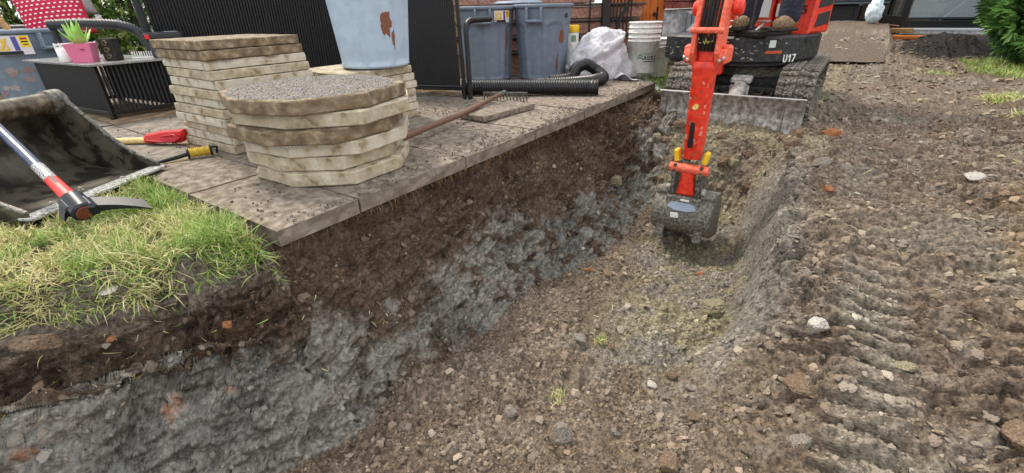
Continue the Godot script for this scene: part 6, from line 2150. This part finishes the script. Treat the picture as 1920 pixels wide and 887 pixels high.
# ================================================================ axe, string reel
func build_hand_tools() -> void:
	var o := thing("axe", "axe with a pale yellow handle and red blade guard on the patio", "axe", Vector3(-1.96, 0.018, -2.49))
	var st := mb()
	tube(st, [Vector3(-0.47, 0.004, -0.012), Vector3(-0.38, 0.006, -0.012), Vector3(-0.2, 0.002, -0.004), Vector3(0.0, 0.002, 0.0), Vector3(0.03, 0.003, 0.002)], [0.016, 0.0195, 0.017, 0.0165, 0.0165], 14)
	obj("handle", st, M.wood_pale, o)
	# folded red guard: outer skin and inner fold
	st = mb()
	prism(st, PackedVector2Array([Vector2(-0.015, -0.018), Vector2(0.06, -0.02), Vector2(0.16, -0.022), Vector2(0.19, -0.01), Vector2(0.205, 0.022), Vector2(0.205, 0.05), Vector2(0.1, 0.045), Vector2(0.0, 0.028), Vector2(-0.02, 0.01)]), 0.05, Transform3D(Basis(Vector3.RIGHT, -0.25), Vector3(0.012, 0.005, -0.01)), 0.012)
	obj("blade_guard", st, M.red, o)
	st = mb()
	tube(st, [Vector3(0.02, 0.012, 0.045), Vector3(0.1, 0.004, 0.05), Vector3(0.17, 0.006, 0.047), Vector3(0.2, 0.022, 0.044), Vector3(0.17, 0.038, 0.04), Vector3(0.1, 0.03, 0.042)], [0.004, 0.006, 0.007, 0.006, 0.005, 0.003], 8)
	obj("guard_fold", st, mat(Color(0.68, 0.04, 0.08), 0.35), o)
	# builder's line on a reel
	o = thing("string_reel", "black hand reel wound with yellow builder's line on the patio", "reel", Vector3(-1.546, 0.03, -2.167))
	var d := Vector3(0.1, 0.0, -0.07).normalized()
	st = mb(); cyl(st, d * 0.005, d * 0.092, 0.019, 18, 0.005)
	for k in 11: cyl(st, d * (0.008 + k * 0.0078), d * (0.0135 + k * 0.0078), 0.0225 + 0.002 * sin(k * 1.9), 18, 0.002)
	obj("wound_line", st, M.twine, o)
	st = mb()
	cyl(st, d * -0.004, d * 0.006, 0.026, 14)
	cyl(st, d * 0.092, d * 0.102, 0.026, 14)
	bar(st, d * 0.1 + Vector3(0, 0.015, 0), d * 0.128 + Vector3(0, 0.012, 0), 0.014, 0.01)
	bar(st, d * 0.126 + Vector3(0, 0.016, 0), d * 0.118 + Vector3(0, -0.02, 0.0), 0.014, 0.009)
	obj("frame", st, M.black, o)
	st = mb(); tube(st, [Vector3.ZERO, d * -0.03 + Vector3(0, -0.006, 0), d * -0.1 + Vector3(0, -0.016, 0.005), d * -0.13 + Vector3(0, -0.02, 0.006)], [0.012, 0.011, 0.009, 0.003], 10)
	obj("handle", st, M.black, o)
	st = mb(); tube(st, [d * 0.01 + Vector3(0, -0.02, 0.01), d * -0.05 + Vector3(0.01, -0.027, 0.03), d * -0.11 + Vector3(0, -0.028, 0.02)], 0.0012, 4)
	obj("loose_end", st, M.twine, o)

# ================================================================ single stones
func build_rocks() -> void:
	var rock := func(called: String, u: float, v: float, s: Vector3, m: Material, label: String, sd: int, sink := 0.3, cat := "stone", planes := 11) -> void:
		var st := mb()
		stone_shape(st, sd, 4, planes, 0.07, s, FLAT if sd % 3 else 1)
		var o := obj(called, st, m, null, gp(u, v) + Vector3(0, s.y * (1.0 - sink * 2.0), 0))
		o.rotation = Vector3(rng.randf_range(-0.2, 0.2), rng.randf() * TAU, rng.randf_range(-0.2, 0.2))
		tag(o, label, cat)
	var gray := mottled([[0.25, Color(0.36, 0.33, 0.3)], [0.5, Color(0.5, 0.47, 0.43)], [0.8, Color(0.62, 0.59, 0.55)]], 0.1, 0.95, 0.4, 80, 0.02)
	var brown := mottled([[0.25, Color(0.33, 0.26, 0.2)], [0.5, Color(0.45, 0.37, 0.3)], [0.8, Color(0.56, 0.48, 0.4)]], 0.1, 0.95, 0.4, 81, 0.02)
	var pale := mottled([[0.25, Color(0.55, 0.52, 0.48)], [0.5, Color(0.68, 0.66, 0.62)], [0.8, Color(0.78, 0.76, 0.73)]], 0.1, 0.95, 0.4, 82, 0.02)
	var rusty := mottled([[0.25, Color(0.42, 0.22, 0.12)], [0.5, Color(0.6, 0.38, 0.24)], [0.8, Color(0.68, 0.5, 0.36)]], 0.1, 0.9, 0.3, 83, 0.02)
	var olive := mottled([[0.25, Color(0.36, 0.34, 0.26)], [0.5, Color(0.5, 0.48, 0.38)], [0.8, Color(0.62, 0.58, 0.48)]], 0.1, 0.95, 0.4, 84, 0.02)
	rock.call("boulder", 1.31, 1.14, Vector3(0.075, 0.05, 0.06), olive, "large angular grey rock against the right wall of the trench", 901, 0.2)
	rock.call("stone", 0.32, 0.9, Vector3(0.04, 0.045, 0.035), gray, "upright knobbly grey clod on the near trench floor", 902)
	rock.call("stone", 0.37, 1.24, Vector3(0.042, 0.026, 0.034), brown, "pale brown block of clay at the very bottom of the picture", 904, 0.3)
	rock.call("stone", 0.92, 1.52, Vector3(0.034, 0.03, 0.03), pale, "whitish rounded clod on the right bank above the cut", 903, 0.3)
	rock.call("stone", 0.72, 1.5, Vector3(0.062, 0.022, 0.05), brown, "broad flat brown clod pressed into the right bank", 905, 0.4)
	rock.call("stone", 0.54, 1.53, Vector3(0.046, 0.02, 0.03), gray, "long grey flake of clay low on the right bank", 907, 0.3)
	rock.call("stone", 0.72, 1.98, Vector3(0.06, 0.032, 0.05), brown, "round grey brown lump near the lower right corner", 906, 0.35)
	rock.call("stone", 1.69, 1.0, Vector3(0.034, 0.02, 0.026), rusty, "small rust orange stone on the trench floor below the digging bucket", 908, 0.2)
	rock.call("brick_fragment", 1.36, 0.6, Vector3(0.045, 0.012, 0.03), brown, "flat brown slab fragment on the trench floor by the clay wall", 910, 0.2)
	rock.call("brick_fragment", 1.36, 0.5, Vector3(0.04, 0.009, 0.013), rusty, "narrow orange sliver of brick at the foot of the clay wall", 911, 0.1)
	rock.call("stone", 2.82, 1.4, Vector3(0.075, 0.04, 0.055), rusty, "rust stained rock lying right of the dozer blade", 913, 0.3)
	rock.call("stone", 2.72, 1.22, Vector3(0.05, 0.06, 0.05), brown, "tilted slab of earth below the right end of the blade", 914, 0.25)
	rock.call("stone", 2.2, 1.4, Vector3(0.06, 0.026, 0.045), gray, "flat grey clod on the rim right of the digging bucket", 916, 0.35)
	rock.call("stone", 2.17, 1.5, Vector3(0.045, 0.03, 0.04), gray, "rough grey clod right beside the flat clod on the rim", 917, 0.3)
	rock.call("stone", 0.31, 0.7, Vector3(0.032, 0.018, 0.024), gray, "small grey clod with a dark side, mid trench floor", 918)
	rock.call("stone", 0.43, 1.04, Vector3(0.018, 0.014, 0.015), gray, "little grey stone right of the knobbly clod", 919)
	rock.call("stone", 0.76, 0.74, Vector3(0.035, 0.018, 0.028), gray, "grey lump left of the small grass tuft in the trench", 920)
	rock.call("stone", 0.79, 0.69, Vector3(0.018, 0.012, 0.016), gray, "smaller grey lump at the left end of the clod row by the tuft", 921)
	rock.call("stone", 0.8, 0.87, Vector3(0.018, 0.014, 0.017), brown, "brown pebble right of the small grass tuft in the trench", 922)
	rock.call("stone", 0.58, 1.25, Vector3(0.03, 0.02, 0.026), brown, "brown clod halfway down the slope of the right bank", 923)
	rock.call("stone", 1.05, 1.34, Vector3(0.028, 0.02, 0.022), gray, "blue grey clod at the lip of the right trench wall", 925)
	rock.call("stone", 0.85, 1.74, Vector3(0.036, 0.012, 0.026), olive, "flat olive flake lying on the trampled ground", 926, 0.2)
	rock.call("stone", 1.84, 1.45, Vector3(0.026, 0.016, 0.02), rusty, "small orange stone on the rim right of the trench", 928, 0.2)
	rock.call("stone", 0.71, 1.07, Vector3(0.024, 0.012, 0.02), pale, "pale flake in the row of clods on the near floor", 929)
	rock.call("stone", 0.76, 1.12, Vector3(0.024, 0.018, 0.02), brown, "brown clod next to the pale flake in the row", 931)
	rock.call("stone", 0.71, 1.2, Vector3(0.022, 0.014, 0.018), gray, "grey clod at the right end of the row on the floor", 932)
	rock.call("stone", -0.4, -0.17, Vector3(0.035, 0.01, 0.025), pale, "flat pale flake on the soil just under the grass edge", 934, 0.1)
	rock.call("stone", -0.34, -0.12, Vector3(0.03, 0.012, 0.022), gray, "grey flake beside the pale one under the grass edge", 935, 0.1)
	rock.call("stone", -0.58, -0.2, Vector3(0.06, 0.03, 0.035), brown, "brown slab of soil sticking out of the left clay bank", 937, 0.3)
	rock.call("stone", -0.46, -0.12, Vector3(0.016, 0.009, 0.012), rusty, "red brick chip in the left clay bank", 938, 0.1)
	rock.call("stone", -0.22, 0.03, Vector3(0.018, 0.014, 0.014), rusty, "orange clay lump in the bank below the patio corner", 940, 0.1)
	rock.call("stone", 2.25, 0.27, Vector3(0.05, 0.04, 0.045), olive, "pale rounded rock set in the far end of the clay wall", 941, 0.2)
	rock.call("stone", 0.95, 1.08, Vector3(0.03, 0.018, 0.022), gray, "dark grey clod at the foot of the large angular rock", 943)
	rock.call("stone", 1.2, 0.95, Vector3(0.028, 0.014, 0.02), olive, "olive clod on the floor left of the large angular rock", 944)
	var st := mb(); stone_shape(st, 946, 3, 7, 0.03, Vector3(0.07, 0.018, 0.036), FLAT)
	var o := obj("mortar_chunk", st, pale, null, gp(2.27, 2.0) + Vector3(0, 0.012, 0))
	o.rotation.y = 0.35
	tag(o, "whitish rectangular chunk of mortar on the trampled right side", "stone")
	# clods heaved up along the edge below the blade
	for k in 16:
		var u := 2.62 + rng.randf_range(-0.1, 0.22)
		var v := 0.35 + k * 0.062
		st = mb(); stone_shape(st, 960 + k, 3, 11, 0.1, Vector3(rng.randf_range(0.03, 0.06), rng.randf_range(0.022, 0.045), rng.randf_range(0.03, 0.05)), FLAT)
		o = obj("earth_clod", st, brown if k % 3 else olive, null, gp(u, v) + Vector3(0, 0.012, 0))
		o.rotation.y = rng.randf() * TAU
		tag(o, "%s lump of dug earth counted from the patio along the ridge below the blade" % ["first", "second", "third", "fourth", "fifth", "sixth", "seventh", "eighth", "ninth", "tenth", "eleventh", "twelfth", "thirteenth", "fourteenth", "fifteenth", "sixteenth"][k], "earth clod", "earth clods below the blade")

# ================================================================ loose crumbs, clods and flakes
func scatter(mesh: Mesh, m: Material, xf: Array, cols: Array, called: String, label: String, category: String) -> void:
	var mm := MultiMesh.new()
	mm.transform_format = MultiMesh.TRANSFORM_3D
	mm.use_colors = true
	mm.mesh = mesh
	mm.instance_count = xf.size()
	for i in xf.size():
		mm.set_instance_transform(i, xf[i])
		mm.set_instance_color(i, cols[i])
	var o := MultiMeshInstance3D.new()
	o.name = numbered(called)
	o.multimesh = mm
	o.material_override = m
	add_child(o, true)
	tag(o, label, category, "", "stuff")

func clod_mesh(sd: int, sub: int, flat: float) -> Mesh:
	var st := mb()
	stone_shape(st, sd, sub, 16, 0.22, Vector3(1, flat, 0.8), FLAT)
	st.generate_normals()
	return st.commit()

func build_crumbs() -> void:
	var kinds := [
		["fine_crumbs", "fine brown soil crumbs strewn over the trench floor and slopes", "soil crumbs", 1, 0.75, 60000, 0.0016, 0.0055],
		["soil_clods", "broken brown and grey soil clods lying loose all over the dig", "soil clods", 2, 0.72, 13000, 0.004, 0.012],
		["clay_flakes", "flat flakes of pressed clay on the trampled yard and wall", "clay flakes", 2, 0.3, 9000, 0.006, 0.022],
	]
	for t in kinds.size():
		var K: Array = kinds[t]
		var xf := []
		var cols := []
		var tries := 0
		while xf.size() < int(K[5]) and tries < 400000:
			tries += 1
			var u := rng.randf_range(-1.0, 3.4) if rng.randf() < 0.85 else rng.randf_range(3.0, 8.0)
			var v := rng.randf_range(-0.55, 2.6)
			if u > 3.3 and v < 0.1: continue
			var k := cell(g_us, u) * g_vs.size() + cell(g_vs, v)
			if g_zone[k] < 0.5: continue
			var p := gp(u, v)
			var nrm := g_nrm[k]
			# loose pieces lie on the flatter ground; few cling to the cut faces
			if nrm.y < 0.72 and rng.randf() > (0.07 if t < 2 else 0.12): continue
			if v > 1.3 and rng.randf() < (0.6 if t != 2 else 0.25): continue
			if t == 2 and v < 1.2 and nrm.y > 0.8 and rng.randf() < 0.7: continue
			var g := clods.get_noise_2d(u * 3.0, v * 3.0)
			if rng.randf() > 0.55 + g: continue
			var s := float(K[6]) + (float(K[7]) - float(K[6])) * pow(rng.randf(), 2.6)
			if u > 3.3: s *= 1.6
			var b := Basis(Vector3.UP, rng.randf() * TAU)
			if t == 2: b = Basis(Vector3.UP, PI / 2 - 0.62 + rng.randf_range(-0.6, 0.6))
			var q := Quaternion(Vector3.UP, nrm) if nrm.y > -0.9 else Quaternion.IDENTITY
			b = Basis(q) * b * Basis(Vector3(rng.randf_range(-1, 1), 0, rng.randf_range(-1, 1)).normalized(), rng.randf_range(-0.5, 0.5))
			xf.append(Transform3D(b.scaled_local(Vector3.ONE * s), p + nrm * s * 0.25))
			var c: Color = g_col[k]
			c = c.lerp([Color(0.22, 0.16, 0.12), Color(0.33, 0.26, 0.2), Color(0.36, 0.33, 0.28), Color(0.42, 0.35, 0.27), Color(0.3, 0.29, 0.26), Color(0.44, 0.37, 0.24)][rng.randi() % 6], rng.randf_range(0.03, 0.2) if rng.randf() < 0.93 else 0.5)
			cols.append(c * rng.randf_range(0.75, 1.2))
		scatter(clod_mesh(40 + t, int(K[3]), K[4]), M.crumb, xf, cols, K[0], K[1], K[2])
var clods := nz(77, 1.0, 3)

# ================================================================ grass
func blade_mesh(bend: float, twist := 0.3) -> Mesh:
	var st := mb()
	var n := 5
	var P := []
	var a := 0.0
	var p := Vector3.ZERO
	for i in n + 1:
		var f := float(i) / n
		var w := 0.5 * (1.0 - pow(f, 1.7)) + 0.02
		var s := Vector3(cos(twist * f), 0, 0.02 * sin(twist * f)) * w
		P.append([p - s, p + s])
		a = bend * pow(f, 0.8)
		p += Vector3(0, cos(a), sin(a)) / n
	for i in n: quad(st, P[i][0], P[i][1], P[i + 1][1], P[i + 1][0], 1)
	st.generate_normals()
	return st.commit()

const GREENS := [Color(0.16, 0.29, 0.05), Color(0.27, 0.39, 0.085), Color(0.38, 0.46, 0.13)]
const STRAWS := [Color(0.56, 0.51, 0.22), Color(0.64, 0.57, 0.32), Color(0.5, 0.42, 0.2), Color(0.54, 0.54, 0.22)]

# blades: array of [position, up, length, green share]
func lay_grass(parent: Node, blades: Array, called := "blades", width := 0.0028) -> void:
	var meshes := [blade_mesh(0.7), blade_mesh(1.5, 0.6), blade_mesh(2.3, -0.4)]
	var xf := [[], [], []]
	var cs := [[], [], []]
	for b in blades:
		var green: bool = rng.randf() < b[3]
		var k := rng.randi() % 2 if green else 1 + rng.randi() % 2
		var up: Vector3 = (b[1] + Vector3(rng.randfn(), rng.randf() * 0.4, rng.randfn()) * (0.32 if green else 0.75)).normalized()
		var q := Basis(Quaternion(Vector3.UP, up)) * Basis(Vector3.UP, rng.randf() * TAU)
		var L: float = b[2] * rng.randf_range(0.55, 1.15)
		xf[k].append(Transform3D(q.scaled_local(Vector3(width * rng.randf_range(0.7, 1.4), L, L)), b[0]))
		var c: Color = GREENS[rng.randi() % 3] if green else STRAWS[rng.randi() % 4]
		cs[k].append(c * rng.randf_range(0.75, 1.25))
	for k in 3:
		if xf[k].is_empty(): continue
		var mm := MultiMesh.new()
		mm.transform_format = MultiMesh.TRANSFORM_3D
		mm.use_colors = true
		mm.mesh = meshes[k]
		mm.instance_count = xf[k].size()
		for i in xf[k].size():
			mm.set_instance_transform(i, xf[k][i])
			mm.set_instance_color(i, cs[k][i])
		var o := MultiMeshInstance3D.new()
		o.name = called
		o.multimesh = mm
		o.material_override = M.blade
		parent.add_child(o, true)
		o.set_meta("kind", "stuff")

func turf(called: String, label: String) -> Node3D:
	var o := Node3D.new()
	o.name = numbered(called)
	add_child(o, true)
	return tag(o, label, "grass", "", "stuff")

func build_grass() -> void:
	var n3 := nz(120, 5.0, 3)
	var blades := []
	var tries := 0
	while blades.size() < 17000 and tries < 240000:
		tries += 1
		var u := rng.randf_range(-0.95, 0.02)
		var v := rng.randf_range(-2.2, 0.06)
		var vt := 0.02 + 0.5 * u
		if v > vt + 0.035: continue
		# not under the bucket
		var p := gp(u, v)
		if u > -0.035 + 0.02 * n3.get_noise_2d(v * 3.0, 1.0): continue
		var bl := Basis(Vector3(-0.995, 0, -0.105), Vector3.UP, Vector3(0.105, 0, -0.995)).inverse() * (p - Vector3(-1.632, 0, -1.443))
		if bl.x > -0.02 and bl.z > -0.02 and bl.z < 0.6 and bl.x < 0.5: continue
		if v < -1.0 and u < -0.16 - 0.1 * n3.get_noise_2d(v, 3.0): continue
		var d := n3.get_noise_2d(u * 1.6, v * 1.6)
		if rng.randf() > 0.55 + d * 1.9: continue
		if rng.randf() > 1.1 + 0.5 * v: continue
		var edge := smoothstep(0.1, 0.0, vt - v)
		var up := Vector3.UP.lerp(TV + Vector3(0, -0.35, 0), edge * 0.75)
		var g := clampf(0.2 + 1.2 * n3.get_noise_2d(u * 0.6 + 4.0, v * 0.6) + 0.5 * smoothstep(-0.3, -0.05, u) , 0.1, 0.9)
		var L := lerpf(0.055, 0.07, smoothstep(-0.25, 0.0, u)) + 0.03 * maxf(0.0, d)
		blades.append([p - Vector3(0, 0.004, 0), up, L, g])
	# thinner lawn beyond the bucket
	for k in 9000:
		var u := rng.randf_range(-2.6, -0.05)
		var v := rng.randf_range(-4.2, -0.9)
		if u > -0.95 and v > -1.7: continue
		if rng.randf() > 0.6 + n3.get_noise_2d(u, v): continue
		blades.append([gp(u, v), Vector3.UP, 0.08, 0.55])
	# long clump hanging off the patio corner
	for k in 1500:
		var c: Vector2 = [Vector2(-0.1, -0.07), Vector2(-0.15, -0.1), Vector2(-0.09, -0.17), Vector2(-0.33, -0.17)][k % 4]
		var u := c.x + rng.randfn() * 0.03
		var v := c.y + rng.randfn() * 0.035
		if u > -0.05: continue
		blades.append([gp(u, v), (Vector3.UP * 0.9 + TV * 0.25 - TU * 0.3).normalized(), rng.randf_range(0.07, 0.11), 0.85 if k % 4 < 3 else 0.35])
	lay_grass(turf("lawn_grass", "tangled green and straw coloured grass at the patio corner by the open bucket"), blades)
	# single stems that dropped onto the bank
	blades = []
	for k in 160:
		var u := rng.randf_range(-0.9, 0.3)
		var v := 0.02 + 0.5 * minf(u, 0.0) + rng.randf_range(0.03, 0.25)
		blades.append([gp(u, v) + gn(u, v) * 0.004, (TV * rng.randf_range(-1, 1) + TU * rng.randf_range(-1, 1) - Vector3(0, 0.5, 0)).normalized(), rng.randf_range(0.03, 0.08), 0.3])
	for k in 260:
		var u := rng.randf_range(-0.3, 3.0)
		var v := rng.randf_range(0.6, 2.3)
		blades.append([gp(u, v) + Vector3(0, 0.004, 0), Vector3(rng.randfn(), 0.1, rng.randfn()).normalized(), rng.randf_range(0.02, 0.06), 0.08])
	lay_grass(turf("fallen_straw", "loose grass stems and straw dropped on the soil"), blades, "stems", 0.002)
	# tufts in the trench and at the right edge
	var tufts := [[0.82, 0.81, 0.02, 70, 0.045, 0.55, "small yellow green grass tuft growing on the trench floor"], [0.47, 0.8, 0.03, 60, 0.05, 0.25, "sparse straw coloured grass tuft on the nearer trench floor"], [4.25, 2.36, 0.1, 420, 0.08, 0.25, "yellowed grass tuft on the bank left of the right edge"], [3.6, 2.5, 0.14, 600, 0.1, 0.35, "long green and yellow grass tuft at the right edge of the yard"], [5.6, 2.12, 0.1, 160, 0.05, 0.5, "low grass tuft at the left end of the right lawn"]]
	for t in tufts:
		blades = []
		for k in int(t[3]):
			var u: float = t[0] + rng.randfn() * t[2] * 0.5
			var v: float = t[1] + rng.randfn() * t[2] * 0.5
			blades.append([gp(u, v), (Vector3.UP + TU * (u - t[0]) * 4.0 + TV * (v - t[1]) * 4.0).normalized(), t[4], t[5]])
		var o := thing("grass_tuft", t[6], "grass tuft", Vector3.ZERO)
		lay_grass(o, blades, "blades", 0.004 if t[0] > 3.0 else 0.0024)
	blades = []
	for k in 5000:
		var u := rng.randf_range(5.1, 6.5)
		var v := rng.randf_range(2.25, 3.4)
		if v < 2.36 + 0.15 * n3.get_noise_2d(u, v) or v < 2.36 + (5.7 - u) * 0.5: continue
		blades.append([gp(u, v), Vector3.UP, 0.075, 0.8])
	lay_grass(turf("side_lawn", "strip of green lawn in front of the cedar hedge"), blades, "blades", 0.005)
	blades = []
	for k in 6500:
		var u := rng.randf_range(3.62, 5.4)
		var v := rng.randf_range(-0.5, 0.42)
		if v > 0.3 - 0.1 * (u - 3.6) + 0.1 * n3.get_noise_2d(u, v): continue
		blades.append([gp(u, v), Vector3.UP, 0.055, 0.85])
	lay_grass(turf("house_lawn", "small patch of green lawn between house wall and excavator"), blades, "blades", 0.0045)

# ================================================================ hedge and shrubs
func spray_mesh(n: int, long: float, wide: float, curl: float, sd: int) -> Mesh:
	var r2 := RandomNumberGenerator.new()
	r2.seed = sd
	var st := mb()
	for k in n:
		var a := lerpf(-1.1, 1.1, (k + 0.5) / n) + r2.randf_range(-0.15, 0.15)
		var d := Vector3(sin(a), cos(a), r2.randf_range(-0.35, 0.35) + curl)
		var L := long * r2.randf_range(0.6, 1.0) * (1.0 - 0.3 * absf(a))
		var s := d.cross(Vector3.BACK).normalized() * wide
		var b := d * 0.08 * long
		quad(st, b, b + d * L * 0.5 - s, b + d * L + Vector3(0, 0, -curl * 0.1), b + d * L * 0.5 + s, 1)
	st.generate_normals()
	return st.commit()

func bush(o: Node3D, mesh: Mesh, count: int, rad: Vector3, cols: Array, size: float, sd: int, upright: float) -> void:
	var n3 := nz(sd, 1.0, 3)
	var mm := MultiMesh.new()
	mm.transform_format = MultiMesh.TRANSFORM_3D
	mm.use_colors = true
	mm.mesh = mesh
	mm.instance_count = count
	for i in count:
		var d := Vector3(rng.randfn(), rng.randfn(), rng.randfn()).normalized()
		var r := pow(rng.randf(), 0.3)
		r *= 1.0 + 0.3 * n3.get_noise_3dv(d * 2.2)
		var p := Vector3(d.x * rad.x, rad.y + d.y * rad.y, d.z * rad.z) * Vector3(r, lerpf(1.0, r, 0.3), r)
		var out := (d + Vector3(0, upright, 0) + Vector3(rng.randfn(), rng.randfn(), rng.randfn()) * 0.45).normalized()
		var b := Basis(Quaternion(Vector3.UP, out)) * Basis(Vector3.UP, rng.randf() * TAU)
		mm.set_instance_transform(i, Transform3D(b.scaled_local(Vector3.ONE * size * rng.randf_range(0.6, 1.3)), p))
		var c: Color = cols[rng.randi() % cols.size()]
		mm.set_instance_color(i, c * rng.randf_range(0.7, 1.3))
	var f := MultiMeshInstance3D.new()
	f.name = "foliage"
	f.multimesh = mm
	f.material_override = M.leafy
	o.add_child(f, true)
	f.set_meta("kind", "stuff")
	var st := mb()
	tube(st, [Vector3(0, -0.05, 0), Vector3(0.02, rad.y * 0.7, 0), Vector3(0, rad.y * 1.6, 0.02)], [0.05, 0.035, 0.012], 8)
	for k in 7:
		var a := TAU * k / 7.0
		var y := rad.y * (0.3 + 0.14 * k)
		tube(st, [Vector3(0.01, y, 0), Vector3(cos(a) * rad.x * 0.4, y + 0.12, sin(a) * rad.z * 0.4), Vector3(cos(a) * rad.x * 0.75, y + 0.3, sin(a) * rad.z * 0.75)], [0.02, 0.012, 0.004], 6)
	obj("trunk", st, M.bark, o)

func build_plants() -> void:
	var spray := spray_mesh(9, 0.11, 0.009, 0.25, 5)
	var cedar := [Color(0.06, 0.16, 0.03), Color(0.1, 0.24, 0.045), Color(0.16, 0.33, 0.07), Color(0.05, 0.12, 0.03)]
	var spots := [[6.1, 3.02, 0.7, 0.9], [7.0, 3.1, 0.72, 0.95], [7.9, 3.4, 0.65, 1.0]]
	for k in 3:
		var s: Array = spots[k]
		var o := thing("cedar_bush", ["front cedar bush of the green hedge at the right edge", "middle cedar bush of the green hedge at the right edge", "rear cedar bush of the green hedge beside the glass door"][k], "hedge", gp(s[0], s[1]), 0.0, "cedars of the hedge")
		bush(o, spray, 6500, Vector3(s[2], s[3], s[2]), cedar, 1.0, 130 + k, 0.7)
	var leaf := spray_mesh(6, 0.09, 0.016, 0.1, 9)
	var mixed := [Color(0.12, 0.25, 0.04), Color(0.22, 0.36, 0.07), Color(0.38, 0.46, 0.12), Color(0.05, 0.11, 0.025)]
	var where := [[Vector3(-4.3, 0, -5.9), "yellow green flowering shrub behind the pot and sofa arm"], [Vector3(-5.5, 0, -5.7), "leafy green shrub behind the pink cushion"], [Vector3(-7.0, 0, -5.2), "leafy green shrub behind the cushioned sofa at the left edge"], [Vector3(-3.1, 0, -6.4), "leafy green shrub behind the long rope sofa"], [Vector3(-1.9, 0, -6.0), "leafy green shrub behind the rope armchair"]]
	for k in where.size():
		var o := thing("garden_shrub", where[k][1], "shrub", where[k][0], 0.0, "shrubs behind the patio")
		bush(o, leaf, 3400, Vector3(0.75, 0.85, 0.6), mixed, 1.0, 140 + k, 0.3)
		if k == 0:
			for q in 16:
				var st := mb()
				for w in 5:
					var a := TAU * w / 5.0
					quad(st, Vector3.ZERO, Vector3(cos(a - 0.5) * 0.025, sin(a - 0.5) * 0.025, 0.01), Vector3(cos(a) * 0.045, sin(a) * 0.045, 0.014), Vector3(cos(a + 0.5) * 0.025, sin(a + 0.5) * 0.025, 0.01))
				obj("white_flower", st, mat(Color(0.95, 0.95, 0.95), 0.6), o, Vector3(rng.randf_range(-0.1, 0.6), rng.randf_range(0.5, 1.1), 0.62 + rng.randf_range(-0.12, 0.05)))
	# strappy plant by the step side
	var o := thing("strap_plant", "pale green strap leaved plant between armchair and bins", "plant", Vector3(-0.42, 0, -5.1))
	for k in 26:
		var st := mb()
		var a := rng.randf() * TAU
		var d := Vector3(cos(a), 0, sin(a)) * rng.randf_range(0.05, 0.2)
		var L := rng.randf_range(0.55, 0.85)
		var w := Vector3(-sin(a), 0, cos(a)) * 0.009
		for i in 6:
			var f := i / 6.0
			var g := (i + 1) / 6.0
			var p := Vector3(0, L * f, 0) + d * f * f * 1.6 - Vector3(0, 0.12 * f * f * f, 0)
			var q := Vector3(0, L * g, 0) + d * g * g * 1.6 - Vector3(0, 0.12 * g * g * g, 0)
			quad(st, p - w * (1.05 - f), p + w * (1.05 - f), q + w * (1.05 - g), q - w * (1.05 - g), 1)
		obj("leaf", st, mat(Color(0.55, 0.66, 0.25).lerp(Color(0.75, 0.72, 0.45), rng.randf()), 0.6), o)
